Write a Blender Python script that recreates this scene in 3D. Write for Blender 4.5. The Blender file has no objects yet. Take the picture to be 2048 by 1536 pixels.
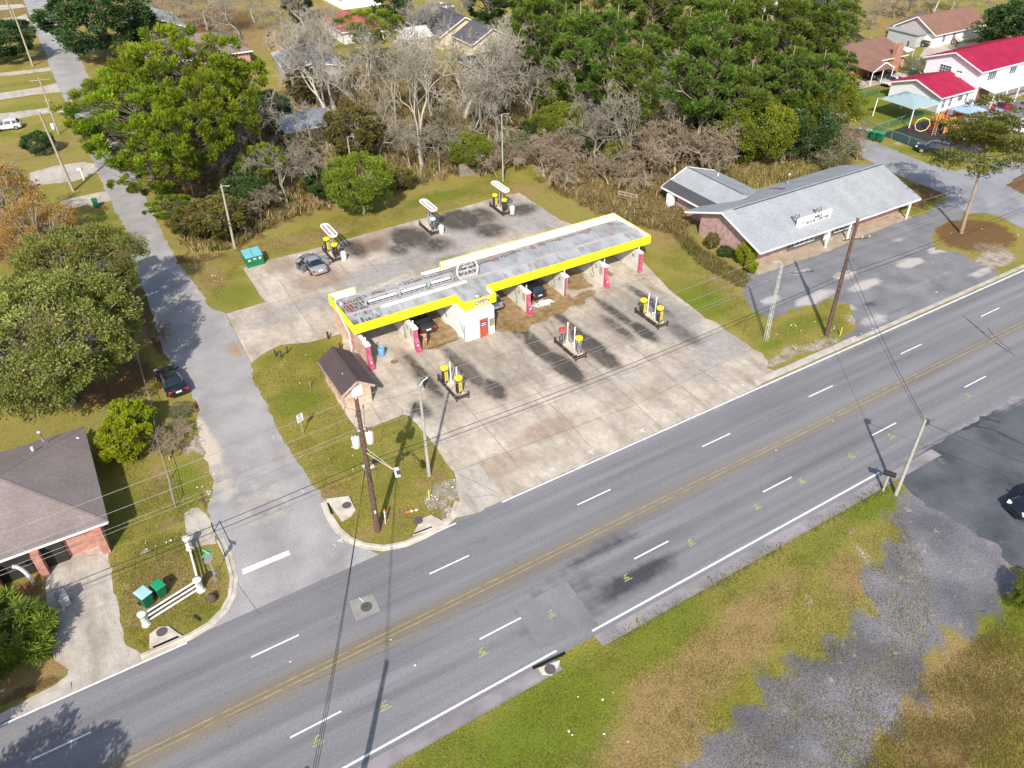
import bpy, bmesh, math, random
import numpy as np
from mathutils import Vector, Matrix
from mathutils.geometry import delaunay_2d_cdt
R = math.radians
PI = math.pi
random.seed(7)
rng = np.random.default_rng(11)
S = bpy.context.scene
C = S.collection
# ---------------------------------------------------------------- camera, sky, sun, exposure
F, TH, RO, H, BZ = 1579.1, R(37.063), R(-.8336), 42.404, R(30.2)
fw = Vector((0, math.cos(TH), -math.sin(TH)))
r0 = Vector((1, 0, 0)); u0 = r0.cross(fw)
cr = math.cos(RO)*r0 + math.sin(RO)*u0
cu = -math.sin(RO)*r0 + math.cos(RO)*u0
rot = Matrix.Rotation(-BZ, 3, 'Z')
fw, cr, cu = rot@fw, rot@cr, rot@cu
cd = bpy.data.cameras.new('camera'); cam = bpy.data.objects.new('camera', cd); C.objects.link(cam)
cam.matrix_world = Matrix(((cr.x, cu.x, -fw.x, 0), (cr.y, cu.y, -fw.y, 0), (cr.z, cu.z, -fw.z, H), (0, 0, 0, 1)))
cd.sensor_width = 36; cd.lens = 36*F/2048; cd.clip_end = 4000; cd.clip_start = .5
S.camera = cam
S.render.resolution_x = 1024; S.render.resolution_y = 768
w = bpy.data.worlds.new('World'); S.world = w; w.use_nodes = True
nt = w.node_tree; bg = nt.nodes['Background']
sky = nt.nodes.new('ShaderNodeTexSky'); sky.sky_type = 'NISHITA'; sky.sun_disc = False
SUN_AZ, SUN_EL = 234.5, 39.5          # direction towards the sun, counter-clockwise from +x
sky.sun_elevation = R(SUN_EL); sky.sun_rotation = R(90-SUN_AZ)
sky.air_density = 1.0; sky.dust_density = 1.5
nt.links.new(sky.outputs[0], bg.inputs[0]); bg.inputs[1].default_value = .15
sl = bpy.data.lights.new('sun', 'SUN'); sl.energy = 4.4; sl.angle = R(.55); sl.color = (1, .95, .87)
so = bpy.data.objects.new('sun', sl); C.objects.link(so)
sd = Vector((math.cos(R(SUN_AZ))*math.cos(R(SUN_EL)), math.sin(R(SUN_AZ))*math.cos(R(SUN_EL)), math.sin(R(SUN_EL))))
so.rotation_euler = sd.to_track_quat('Z', 'Y').to_euler(); so.location = sd*200
S.view_settings.view_transform = 'Standard'; S.view_settings.look = 'None'
S.view_settings.exposure = .45; S.view_settings.gamma = 1
S.render.engine = 'CYCLES'
S.cycles.max_bounces = 5; S.cycles.diffuse_bounces = 3; S.cycles.transparent_max_bounces = 12

def G(px, py, h=0):
    """point at height h seen at pixel (px,py) of the 2048x1536 photograph (survey of the place)"""
    d = fw + cr*((px-1024)/F) - cu*((py-768)/F)
    t = (h-H)/d.z
    return Vector((d.x*t, d.y*t, h))
PHI = R(.57)
def RD(s, t, z=0): return Vector((s*math.cos(PHI)-t*math.sin(PHI), s*math.sin(PHI)+t*math.cos(PHI), z))

# ---------------------------------------------------------------- materials
def nodes(name):
    m = bpy.data.materials.new(name); m.use_nodes = True
    t = m.node_tree; return m, t, t.nodes['Principled BSDF']
class N:
    def __init__(s, t): s.t = t
    def n(s, typ, ins={}, **kw):
        o = s.t.nodes.new(typ)
        for k, v in kw.items(): setattr(o, k, v)
        for k, v in ins.items():
            if hasattr(v, 'is_output') or isinstance(v, bpy.types.NodeSocket): s.t.links.new(v, o.inputs[k])
            else:
                try: o.inputs[k].default_value = v
                except Exception: o.inputs[k].default_value = tuple(v)+(1,)
        return o
    def pos(s, kind='Object'): return s.n('ShaderNodeTexCoord').outputs[kind]
    def noise(s, scale, detail=4, vec=None, rough=.55, sc=None):
        v = vec or s.pos()
        if sc: v = s.n('ShaderNodeMapping', {'Vector': v, 'Scale': sc}).outputs[0]
        return s.n('ShaderNodeTexNoise', {'Vector': v, 'Scale': scale, 'Detail': detail, 'Roughness': rough}).outputs[0]
    def ramp(s, f, stops):
        o = s.n('ShaderNodeValToRGB', {0: f}); e = o.color_ramp.elements
        while len(e) < len(stops): e.new(.5)
        for i, (p, c) in enumerate(stops):
            e[i].position = p; e[i].color = (c, c, c, 1) if isinstance(c, (int, float)) else tuple(c)+(1,)
        return o.outputs[0]
    def mix(s, f, a, b, bt='MIX'):
        o = s.n('ShaderNodeMix', data_type='RGBA', blend_type=bt)
        for k, v in ((0, f), (6, a), (7, b)):
            if isinstance(v, bpy.types.NodeSocket): s.t.links.new(v, o.inputs[k])
            elif k == 0: o.inputs[0].default_value = v
            else: o.inputs[k].default_value = tuple(v)+(1,)
        return o.outputs[2]
    def math(s, op, a, b=0., c=0.):
        o = s.n('ShaderNodeMath', operation=op)
        for i, v in enumerate((a, b, c)):
            if isinstance(v, bpy.types.NodeSocket): s.t.links.new(v, o.inputs[i])
            else: o.inputs[i].default_value = v
        return o.outputs[0]
    def bump(s, h, bsdf, st=.3, dist=.05):
        o = s.n('ShaderNodeBump', {'Height': h, 'Strength': st, 'Distance': dist}); s.t.links.new(o.outputs[0], bsdf.inputs['Normal'])
MC = {}
def M(name, col, rough=.6, metal=0., var=.12, scale=2., bump=0., coat=0., col2=None, spec=.4, det=5):
    """plain painted / cast / timber material with noise wear"""
    if name in MC: return MC[name]
    m, t, b = nodes(name); k = N(t)
    f = k.ramp(k.noise(scale, det), [(.3, 0.), (.7, 1.)])
    c2 = col2 or tuple(min(1, c*(1+var)) for c in col)
    c1 = tuple(c*(1-var) for c in col)
    t.links.new(k.mix(f, c1, c2), b.inputs['Base Color'])
    b.inputs['Roughness'].default_value = rough; b.inputs['Metallic'].default_value = metal
    b.inputs['Specular IOR Level'].default_value = spec; b.inputs['Coat Weight'].default_value = coat
    if bump: k.bump(k.noise(scale*8, 3), b, bump, .02)
    MC[name] = m; return m
def Mbrick(name, c1, c2, mortar, sx=1., w=.22, h=.075):
    m, t, b = nodes(name); k = N(t)
    p = k.n('ShaderNodeSeparateXYZ', {0: k.pos()})
    u = k.math('ADD', p.outputs[0], p.outputs[1])
    v = k.n('ShaderNodeCombineXYZ', {0: u, 1: p.outputs[2], 2: 0.}).outputs[0]
    br = k.n('ShaderNodeTexBrick', {'Vector': v, 'Scale': 1., 'Brick Width': w, 'Row Height': h, 'Mortar Size': .012, 'Color1': c1, 'Color2': c2, 'Mortar': mortar, 'Bias': 0.})
    n = k.ramp(k.noise(2.2, 5), [(.3, .7), (.7, 1.25)])
    t.links.new(k.mix(1., br.outputs[0], n, 'MULTIPLY'), b.inputs['Base Color'])
    b.inputs['Roughness'].default_value = .85; k.bump(br.outputs[1], b, -.4, .02); return m
def Mshingle(name, c, dark, rows=.16, warm=None):
    m, t, b = nodes(name); k = N(t)
    br = k.n('ShaderNodeTexBrick', {'Vector': k.pos(), 'Scale': 1., 'Brick Width': .33, 'Row Height': rows, 'Mortar Size': .02, 'Color1': tuple(x*1.06 for x in c), 'Color2': tuple(x*.93 for x in c), 'Mortar': tuple(.55*x+.45*y for x, y in zip(c, dark))})
    n = k.ramp(k.noise(.45, 6), [(.3, .87), (.7, 1.1)])
    n2 = k.ramp(k.noise(6, 4), [(.3, .85), (.7, 1.12)])
    x = k.mix(1., br.outputs[0], n, 'MULTIPLY'); x = k.mix(1., x, n2, 'MULTIPLY')
    t.links.new(x, b.inputs['Base Color']); b.inputs['Roughness'].default_value = .9
    k.bump(br.outputs[1], b, -.4, .02); return m
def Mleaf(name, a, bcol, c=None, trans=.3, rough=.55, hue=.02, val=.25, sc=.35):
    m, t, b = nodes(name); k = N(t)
    att = k.n('ShaderNodeAttribute', attribute_name='rnd_toplit').outputs['Fac']  # leaf tone: random, plus top light painted into tree crowns
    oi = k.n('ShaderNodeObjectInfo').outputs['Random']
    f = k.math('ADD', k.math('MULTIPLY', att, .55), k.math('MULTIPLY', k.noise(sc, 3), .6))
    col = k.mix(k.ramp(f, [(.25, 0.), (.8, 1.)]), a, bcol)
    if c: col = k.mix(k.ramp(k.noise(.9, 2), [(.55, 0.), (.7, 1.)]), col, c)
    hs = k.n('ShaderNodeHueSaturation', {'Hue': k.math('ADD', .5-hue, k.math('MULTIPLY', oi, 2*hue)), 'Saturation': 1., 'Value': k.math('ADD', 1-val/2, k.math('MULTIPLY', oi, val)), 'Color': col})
    t.links.new(hs.outputs[0], b.inputs['Base Color']); b.inputs['Roughness'].default_value = rough
    b.inputs['Specular IOR Level'].default_value = .25
    tr = k.n('ShaderNodeBsdfTranslucent', {'Color': hs.outputs[0]}); mx = k.n('ShaderNodeMixShader', {0: trans})
    t.links.new(b.outputs[0], mx.inputs[1]); t.links.new(tr.outputs[0], mx.inputs[2])
    t.links.new(mx.outputs[0], t.nodes['Material Output'].inputs[0]); return m

def mask4(k):
    a = k.n('ShaderNodeAttribute', attribute_name='mask')
    s = k.n('ShaderNodeSeparateColor', {0: a.outputs['Color']})
    return [s.outputs[0], s.outputs[1], s.outputs[2], a.outputs['Alpha']]
def ragged(k, m, nz, amp=.5, lo=.42, hi=.58):
    """mask broken up with noise"""
    f = k.math('ADD', m, k.math('MULTIPLY', k.math('SUBTRACT', nz, .5), amp))
    return k.ramp(f, [(lo, 0.), (hi, 1.)])
def Mgrass():
    m, t, b = nodes('grass_ground'); k = N(t); d, l, g, a = mask4(k)
    n1, n2, n3, n4 = k.noise(.23, 7), k.noise(1.3, 5), k.noise(7, 4), k.noise(.06, 5)
    nf = k.noise(26, 2)
    base = k.mix(k.ramp(n1, [(.35, 0.), (.62, 1.)]), (.2, .195, .03), (.34, .275, .065))
    base = k.mix(k.ramp(n4, [(.42, 0.), (.6, 1.)]), base, (.31, .255, .07))
    nb = k.math('ADD', k.math('MULTIPLY', n1, .6), k.math('MULTIPLY', n2, .4))
    base = k.mix(k.math('MULTIPLY', ragged(k, d, nb, 1.8, .2, .8), .9), base, (.34, .225, .1))
    base = k.mix(k.math('MULTIPLY', ragged(k, l, nb, 1.8, .25, .9), .85), base, (.14, .2, .014))
    base = k.mix(ragged(k, a, n2, .8, .35, .6), base, (.19, .105, .045))
    nn = k.math('ADD', k.math('MULTIPLY', n1, .5), k.math('MULTIPLY', n3, .5))
    dirt = k.mix(k.ramp(n2, [(.35, 0.), (.65, 1.)]), (.3, .24, .18), (.5, .43, .35))
    base = k.mix(ragged(k, g, nn, 1.6, .45, .6), base, dirt)
    base = k.mix(k.ramp(n2, [(.25, .3), (.5, 0.)]), base, (.11, .115, .02))
    gv = k.n('ShaderNodeAttribute', attribute_name='gravel').outputs['Fac']
    gc = k.mix(k.ramp(n1, [(.35, 0.), (.65, 1.)]), (.145, .138, .148), (.265, .25, .258))
    gc = k.mix(k.ramp(n2, [(.62, 0.), (.72, .8)]), gc, (.4, .34, .27))
    gc = k.mix(k.ramp(k.noise(.8, 6), [(.24, .8), (.3, 0.)]), gc, (.07, .06, .045))
    base = k.mix(ragged(k, gv, k.math('ADD', k.math('MULTIPLY', k.noise(1.1, 9, rough=.7), .75), k.math('MULTIPLY', n3, .25)), 1.7, .34, .66), base, gc)
    x = k.mix(1., base, k.ramp(n3, [(.3, .72), (.7, 1.22)]), 'MULTIPLY')
    x = k.mix(1., x, k.ramp(nf, [(.3, .7), (.7, 1.3)]), 'MULTIPLY')
    t.links.new(x, b.inputs['Base Color']); b.inputs['Roughness'].default_value = .95; b.inputs['Specular IOR Level'].default_value = .1
    k.bump(k.math('ADD', n3, nf), b, .7, .12); return m
def Masphalt(name, c1, c2, streak=True, speck=True, warm=(.2, .15, .075), dark=(.035, .035, .04), light=(.36, .31, .27), edge=None, lo=.35, hi=.7):
    """R dark stain, G worn yellow band, B pale sandy patches, A very dark / wet"""
    m, t, b = nodes(name); k = N(t); r, g, bl, a = mask4(k)
    n1, n3 = k.noise(.35, 6), k.noise(9, 3)
    n0 = k.noise(.09, 4)
    st = k.noise(.9, 5, sc=(.035, 1., 1.)) if streak else n1
    base = k.mix(k.ramp(st, [(.33, 0.), (.66, 1.)]), c1, c2)
    base = k.mix(k.ramp(n0, [(.4, 0.), (.65, .5)]), base, tuple((x+y)/2*1.15 for x, y in zip(c1, c2)))
    base = k.mix(k.math('MULTIPLY', k.ramp(k.math('ADD', g, k.math('MULTIPLY', n3, .2)), [(.2, 0.), (.9, 1.)]), .75), base, warm)
    base = k.mix(ragged(k, bl, k.noise(.9, 6), .9, .3, .75), base, light)
    base = k.mix(k.math('MULTIPLY', k.ramp(k.math('ADD', r, k.math('MULTIPLY', k.math('SUBTRACT', k.noise(1.1, 6), .5), .8)), [(.25, 0.), (.9, 1.)]), .85), base, dark)
    base = k.mix(ragged(k, a, k.noise(1.2, 5), .5, .4, .6), base, (.045, .047, .055))
    if speck:
        v = k.n('ShaderNodeTexNoise', {'Vector': k.pos(), 'Scale': 1.9, 'Detail': 3., 'Roughness': .7}).outputs[0]
        base = k.mix(k.ramp(v, [(.27, .5), (.33, 0.)]), base, (.07, .07, .075))
        base = k.mix(k.ramp(v, [(.7, 0.), (.76, .5)]), base, (.24, .23, .23))
    x = k.mix(1., base, k.ramp(n3, [(.3, .86), (.7, 1.13)]), 'MULTIPLY')
    x = k.mix(1., x, k.ramp(k.noise(45, 2), [(.3, .8), (.7, 1.2)]), 'MULTIPLY')
    t.links.new(x, b.inputs['Base Color']); b.inputs['Roughness'].default_value = .88; b.inputs['Specular IOR Level'].default_value = .25
    k.bump(n3, b, .25, .02); return m
def Mconcrete(name='lot_concrete', c1=(.375, .31, .24), c2=(.555, .475, .385), vary=True):
    """R oil, G wet brown, B grey, A brown grime"""
    m, t, b = nodes(name); k = N(t); r, g, bl, a = mask4(k)
    n1, n2, n3, n4 = k.noise(.3, 7), k.noise(1.6, 6), k.noise(11, 4), k.noise(.6, 7, sc=(1, .25, 1))
    base = k.mix(k.ramp(n1, [(.3, 0.), (.66, 1.)]), c1, c2)
    base = k.mix(k.ramp(k.noise(.8, 6, sc=(1, .3, 1)), [(.5, 0.), (.72, .55)]), base, tuple(c*.7 for c in c1))
    base = k.mix(k.math('MULTIPLY', ragged(k, bl, n1, .5, .2, .9), .85), base, (.33, .3, .28))
    base = k.mix(k.math('MULTIPLY', ragged(k, a, n1, .9, .2, 1.), .75), base, (.27, .165, .1))
    oil = k.math('MULTIPLY', k.math('MULTIPLY', r, 1.9), k.ramp(k.math('ADD', k.math('MULTIPLY', k.noise(.5, 7, sc=(1, .4, 1)), .5), k.math('MULTIPLY', k.noise(2.2, 7, sc=(1, .6, 1)), .5)), [(.3, .35), (.62, 1.)]))
    base = k.mix(k.ramp(oil, [(.02, 0.), (1., .93)]), base, (.05, .043, .037))
    base = k.mix(k.math('MULTIPLY', k.ramp(k.noise(.55, 7, sc=(1, .16, 1)), [(.5, 0.), (.68, 1.)]), .42), base, (.21, .17, .13))
    wet = ragged(k, g, k.math('ADD', k.math('MULTIPLY', k.noise(.8, 6), .6), k.math('MULTIPLY', k.noise(4, 4), .4)), 1.3, .42, .58)
    base = k.mix(k.math('MULTIPLY', wet, .8), base, k.mix(k.ramp(n2, [(.35, 0.), (.65, 1.)]), (.17, .09, .022), (.29, .185, .06)))
    base = k.mix(k.ramp(k.noise(3.2, 6, sc=(1, .22, 1), rough=.65), [(.54, 0.), (.66, .3)]), base, (.22, .18, .14))
    v = k.noise(2.6, 2, rough=.7)
    base = k.mix(k.ramp(v, [(.24, .7), (.3, 0.)]), base, (.1, .085, .07))
    cr_ = k.n('ShaderNodeTexVoronoi', {'Vector': k.n('ShaderNodeVectorMath', {0: k.pos(), 1: k.n('ShaderNodeTexNoise', {'Vector': k.pos(), 'Scale': .7, 'Detail': 5.}).outputs[1]}, operation='ADD').outputs[0], 'Scale': .11}, feature='DISTANCE_TO_EDGE').outputs[0]
    base = k.mix(k.ramp(cr_, [(.0, .4), (.0035, 0.)]), base, (.13, .1, .075))
    x = k.mix(1., base, k.ramp(n2, [(.3, .86), (.7, 1.1)]), 'MULTIPLY')
    x = k.mix(1., x, k.ramp(n3, [(.3, .84), (.7, 1.12)]), 'MULTIPLY')
    x = k.mix(1., x, k.ramp(k.noise(30, 2), [(.3, .85), (.7, 1.15)]), 'MULTIPLY')
    t.links.new(x, b.inputs['Base Color'])
    t.links.new(k.ramp(wet, [(0., .88), (1., .38)]), b.inputs['Roughness']); b.inputs['Specular IOR Level'].default_value = .3
    k.bump(n3, b, .12, .01); return m

# ---------------------------------------------------------------- object helpers
def tag(o, label=None, cat=None, group=None, kind=None):
    for k_, v in (('label', label), ('category', cat), ('group', group), ('kind', kind)):
        if v: o[k_] = v
    return o
def thing(name, label, cat, loc=(0, 0, 0), rz=0, group=None):
    o = bpy.data.objects.new(name, None); C.objects.link(o); o.location = loc; o.rotation_euler = (0, 0, rz)
    o.empty_display_size = .3
    return tag(o, label, cat, group)
def copy_tree(o, parent=None, loc=None, rz=None, scale=None, label=None, group=None):
    c = o.copy(); C.objects.link(c); c.parent = parent
    if loc is not None: c.location = loc
    if rz is not None: c.rotation_euler = (0, 0, rz)
    if scale is not None: c.scale = scale if hasattr(scale, '__len__') else (scale,)*3
    if label: c['label'] = label
    if group: c['group'] = group
    for ch in CH.get(o.name, []): copy_tree(ch, c)
    return c
CH = {}
class MB:
    def __init__(s): s.v = []; s.f = []; s.m = []; s.cur = 0; s.sm = []
    def add(s, vs, fs, smooth=False):
        n = len(s.v); s.v += [tuple(v) for v in vs]
        for f in fs: s.f.append(tuple(n+i for i in f)); s.m.append(s.cur); s.sm.append(smooth)
        return s
    def box(s, c, d, rz=0, mat=None):
        x, y, z = d[0]/2, d[1]/2, d[2]/2
        M4 = mat or Matrix.Rotation(rz, 3, 'Z'); c = Vector(c)
        vs = [c+M4@Vector((i*x, j*y, k*z)) for k in (-1, 1) for j in (-1, 1) for i in (-1, 1)]
        return s.add(vs, [(0, 2, 3, 1), (4, 5, 7, 6), (0, 1, 5, 4), (2, 6, 7, 3), (0, 4, 6, 2), (1, 3, 7, 5)])
    def bb(s, a, b):
        return s.box(((a[0]+b[0])/2, (a[1]+b[1])/2, (a[2]+b[2])/2), (abs(b[0]-a[0]), abs(b[1]-a[1]), abs(b[2]-a[2])))
    def beam(s, p, q, w, h):
        p, q = Vector(p), Vector(q); d = q-p; L = d.length
        m = d.to_track_quat('Y', 'Z').to_matrix()
        return s.box((p+q)/2, (w, L, h), mat=m)
    def tube(s, pts, r, n=8, cap=True, smooth=True):
        pts = [Vector(p) for p in pts]; rs = r if hasattr(r, '__len__') else [r]*len(pts)
        vs = []; up = None
        for i, p in enumerate(pts):
            d = (pts[min(i+1, len(pts)-1)]-pts[max(i-1, 0)])
            if d.length < 1e-6: d = Vector((0, 0, 1))
            d.normalize()
            if up is None:
                up = Vector((0, 0, 1)) if abs(d.z) < .9 else Vector((1, 0, 0))
            a = d.cross(up)
            if a.length < 1e-4: a = d.cross(Vector((0, 1, 0)))
            a.normalize(); b = a.cross(d); up = b
            for j in range(n):
                t = 2*PI*j/n; vs.append(p+(a*math.cos(t)+b*math.sin(t))*rs[i])
        fs = [(i*n+j, i*n+(j+1) % n, (i+1)*n+(j+1) % n, (i+1)*n+j) for i in range(len(pts)-1) for j in range(n)]
        s.add(vs, fs, smooth)
        if cap: s.add(vs[:n], [tuple(range(n-1, -1, -1))]); s.add(vs[-n:], [tuple(range(n))])
        return s
    def cyl(s, c, r, z0, z1, n=16, r2=None):
        return s.tube([(c[0], c[1], z0), (c[0], c[1], z1)], [r, r if r2 is None else r2], n)
    def lathe(s, c, prof, n=16):
        vs = [(c[0]+r*math.cos(2*PI*j/n), c[1]+r*math.sin(2*PI*j/n), c[2]+z) for r, z in prof for j in range(n)]
        fs = [(i*n+j, i*n+(j+1) % n, (i+1)*n+(j+1) % n, (i+1)*n+j) for i in range(len(prof)-1) for j in range(n)]
        s.add(vs, fs, True); s.add(vs[:n], [tuple(range(n-1, -1, -1))]); return s.add(vs[-n:], [tuple(range(n))])
    def prism(s, poly, z0, z1):
        n = len(poly); vs = [(p[0], p[1], z0) for p in poly]+[(p[0], p[1], z1) for p in poly]
        a = sum(poly[i][0]*poly[(i+1) % n][1]-poly[(i+1) % n][0]*poly[i][1] for i in range(n))
        fs = [(i, (i+1) % n, n+(i+1) % n, n+i) for i in range(n)]+[tuple(range(n-1, -1, -1)), tuple(range(n, 2*n))]
        if a < 0: fs = [tuple(reversed(f)) for f in fs]
        return s.add(vs, fs)
    def build(s, name, mat, parent=None, label=None, cat=None, group=None, kind=None, loc=None, bevel=0, smooth=None):
        me = bpy.data.meshes.new(name); me.from_pydata(s.v, [], s.f)
        for m_ in (mat if isinstance(mat, (list, tuple)) else [mat]): me.materials.append(m_)
        me.polygons.foreach_set('material_index', s.m)
        me.polygons.foreach_set('use_smooth', s.sm if smooth is None else [smooth]*len(s.f))
        me.update()
        o = bpy.data.objects.new(name, me); C.objects.link(o)
        if parent: o.parent = parent; CH.setdefault(parent.name, []).append(o)
        if loc is not None: o.location = loc
        if bevel:
            b = o.modifiers.new('bevel', 'BEVEL'); b.width = bevel; b.segments = 2; b.limit_method = 'ANGLE'; b.angle_limit = R(40)
        return tag(o, label, cat, group, kind)
def npmesh(name, V, Fa, mat, rnd_toplit=None, smooth=False):
    me = bpy.data.meshes.new(name); V = np.asarray(V, np.float32); Fa = np.asarray(Fa, np.int32)
    me.vertices.add(len(V)); me.vertices.foreach_set('co', V.ravel())
    k = Fa.shape[1]; me.loops.add(Fa.size); me.loops.foreach_set('vertex_index', Fa.ravel())
    me.polygons.add(len(Fa)); me.polygons.foreach_set('loop_start', np.arange(0, Fa.size, k, dtype=np.int32))
    me.update(calc_edges=True)
    if rnd_toplit is not None:
        a = me.attributes.new('rnd_toplit', 'FLOAT', 'POINT'); a.data.foreach_set('value', np.asarray(rnd_toplit, np.float32))
    me.materials.append(mat)
    if smooth: me.polygons.foreach_set('use_smooth', [True]*len(Fa))
    return me
def text(name, body, size, mat, parent, M4, depth=.01, bold=.0, align='CENTER', sx=1):
    cv = bpy.data.curves.new(name, 'FONT'); cv.body = body; cv.size = size; cv.extrude = depth; cv.align_x = align; cv.align_y = 'CENTER'; cv.offset = bold; cv.space_line = .9
    o = bpy.data.objects.new(name, cv); C.objects.link(o)
    bpy.context.view_layer.update()
    me = bpy.data.meshes.new_from_object(o.evaluated_get(bpy.context.evaluated_depsgraph_get()))
    bpy.data.objects.remove(o); me.materials.clear(); me.materials.append(mat)
    o = bpy.data.objects.new(name, me); C.objects.link(o)
    if parent: o.parent = parent; CH.setdefault(parent.name, []).append(o)
    me.transform(M4@Matrix.Diagonal((sx, 1, 1, 1))); return o
def frame(o, x, z=(0, 0, 1)):
    """4x4 with local x along x, local y along z, origin o"""
    x = Vector(x).normalized(); y = Vector(z); y = (y-x*y.dot(x)).normalized(); n = x.cross(y)
    return Matrix(((x.x, y.x, n.x, o[0]), (x.y, y.y, n.y, o[1]), (x.z, y.z, n.z, o[2]), (0, 0, 0, 1)))

# ---------------------------------------------------------------- ground sheets
def paint(P, blobs):
    """P (n,2) world; blobs: (channel, x, y, rx, ry, angle_deg, strength)"""
    A = np.zeros((len(P), 4), np.float32)
    for ch, x, y, rx, ry, an, st in blobs:
        a = R(an); dx = P[:, 0]-x; dy = P[:, 1]-y
        e = np.sqrt(((dx*math.cos(a)+dy*math.sin(a))/rx)**2+((-dx*math.sin(a)+dy*math.cos(a))/ry)**2)
        m = np.clip((1.5-e)/1.0, 0, 1); m = m*m*(3-2*m)*st
        A[:, ch] = np.maximum(A[:, ch], m) if st > 0 else np.clip(A[:, ch]+m, 0, 1)
    return A
def setmask(me, A):
    c = me.color_attributes.new('mask', 'FLOAT_COLOR', 'POINT'); c.data.foreach_set('color', np.ascontiguousarray(A, np.float32).ravel())
def sheet(name, poly, z, mat, res=1., blobs=(), jit=0., kind='structure', step=.5, fn=None):
    """flat sheet with an outline given in world metres, densified and roughened"""
    rr = random.Random(name); out = []; n = len(poly)
    for i in range(n):
        p, q = Vector(poly[i][:2]), Vector(poly[(i+1) % n][:2]); L = (q-p).length; m = max(1, int(L/step)) if jit else 1
        if m > 120: m = 120
        nn = Vector((-(q-p).y, (q-p).x)).normalized() if L > 1e-6 else Vector((0, 0))
        for j in range(m):
            out.append(p.lerp(q, j/m)+nn*(rr.gauss(0, jit) if jit and j else 0))
    xs = [p.x for p in out]; ys = [p.y for p in out]
    pts = list(out); px, py = np.meshgrid(np.arange(min(xs), max(xs), res), np.arange(min(ys), max(ys), res))
    gp = np.column_stack([px.ravel(), py.ravel()]); ins = np.zeros(len(gp), bool); m = len(out)
    for i in range(m):
        x1, y1 = out[i]; x2, y2 = out[(i+1) % m]
        if y1 == y2: continue
        c = ((gp[:, 1] >= min(y1, y2)) & (gp[:, 1] < max(y1, y2)) & (gp[:, 0] < (x2-x1)*(gp[:, 1]-y1)/(y2-y1)+x1)); ins ^= c
    gp = gp[ins]
    vs, _, fs, *_ = delaunay_2d_cdt(pts+[Vector(p) for p in gp], [], [list(range(m))], 1, 1e-4)
    me = bpy.data.meshes.new(name); me.from_pydata([(v.x, v.y, z) for v in vs], [], [tuple(f) for f in fs])
    bm = bmesh.new(); bm.from_mesh(me); bm.normal_update()
    for f in bm.faces:
        if f.normal.z < 0: f.normal_flip()
    bm.to_mesh(me); bm.free()
    P = np.array([(v.co.x, v.co.y) for v in me.vertices]); A = paint(P, blobs)
    if fn: fn(P, A)
    setmask(me, A)
    me.materials.append(mat); o = bpy.data.objects.new(name, me); C.objects.link(o); o['kind'] = kind; return o
def PX(l, h=0): return [G(a, b, h).xy for a, b in l]
def B(ch, px, py, rx, ry, an, st): p = G(px, py); return (ch, p.x, p.y, rx, ry, an, st)
def inpoly(P, poly):
    ins = np.zeros(len(P), bool); m = len(poly)
    for i in range(m):
        x1, y1 = poly[i][0], poly[i][1]; x2, y2 = poly[(i+1) % m][0], poly[(i+1) % m][1]
        if y1 == y2: continue
        ins ^= ((P[:, 1] >= min(y1, y2)) & (P[:, 1] < max(y1, y2)) & (P[:, 0] < (x2-x1)*(P[:, 1]-y1)/(y2-y1)+x1))
    return ins
WOODS = PX([(330, 420), (365, 505), (470, 500), (560, 445), (690, 405), (850, 365), (1000, 335), (1080, 320), (1115, 385), (1190, 425), (1290, 455), (1370, 470), (1375, 430), (1330, 372), (1420, 335), (1500, 372), (1600, 332), (1725, 322), (1705, 275), (1650, 215), (1560, 150), (1300, 40), (1100, 30), (1050, 120), (900, 150), (800, 120), (640, 110), (560, 200), (480, 190), (330, 300)])
def softpoly(P, poly, sg=.8, n=12, box=None, wob=.5):
    o = np.zeros(len(P)); r3 = np.random.default_rng(4); xs = [p[0] for p in poly]; ys = [p[1] for p in poly]
    near = np.where((P[:, 0] > min(xs)-3) & (P[:, 0] < max(xs)+3) & (P[:, 1] > min(ys)-3) & (P[:, 1] < max(ys)+3))[0]; Q_ = P[near]
    Q_ = Q_+wob*np.column_stack([np.sin(Q_[:, 1]*1.9+np.sin(Q_[:, 0]*1.3)), np.sin(Q_[:, 0]*2.3+1.7*np.sin(Q_[:, 1]*.9))])
    for q in range(n): o[near] += inpoly(Q_+r3.normal(size=2)*sg, poly)/n
    return o
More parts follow.
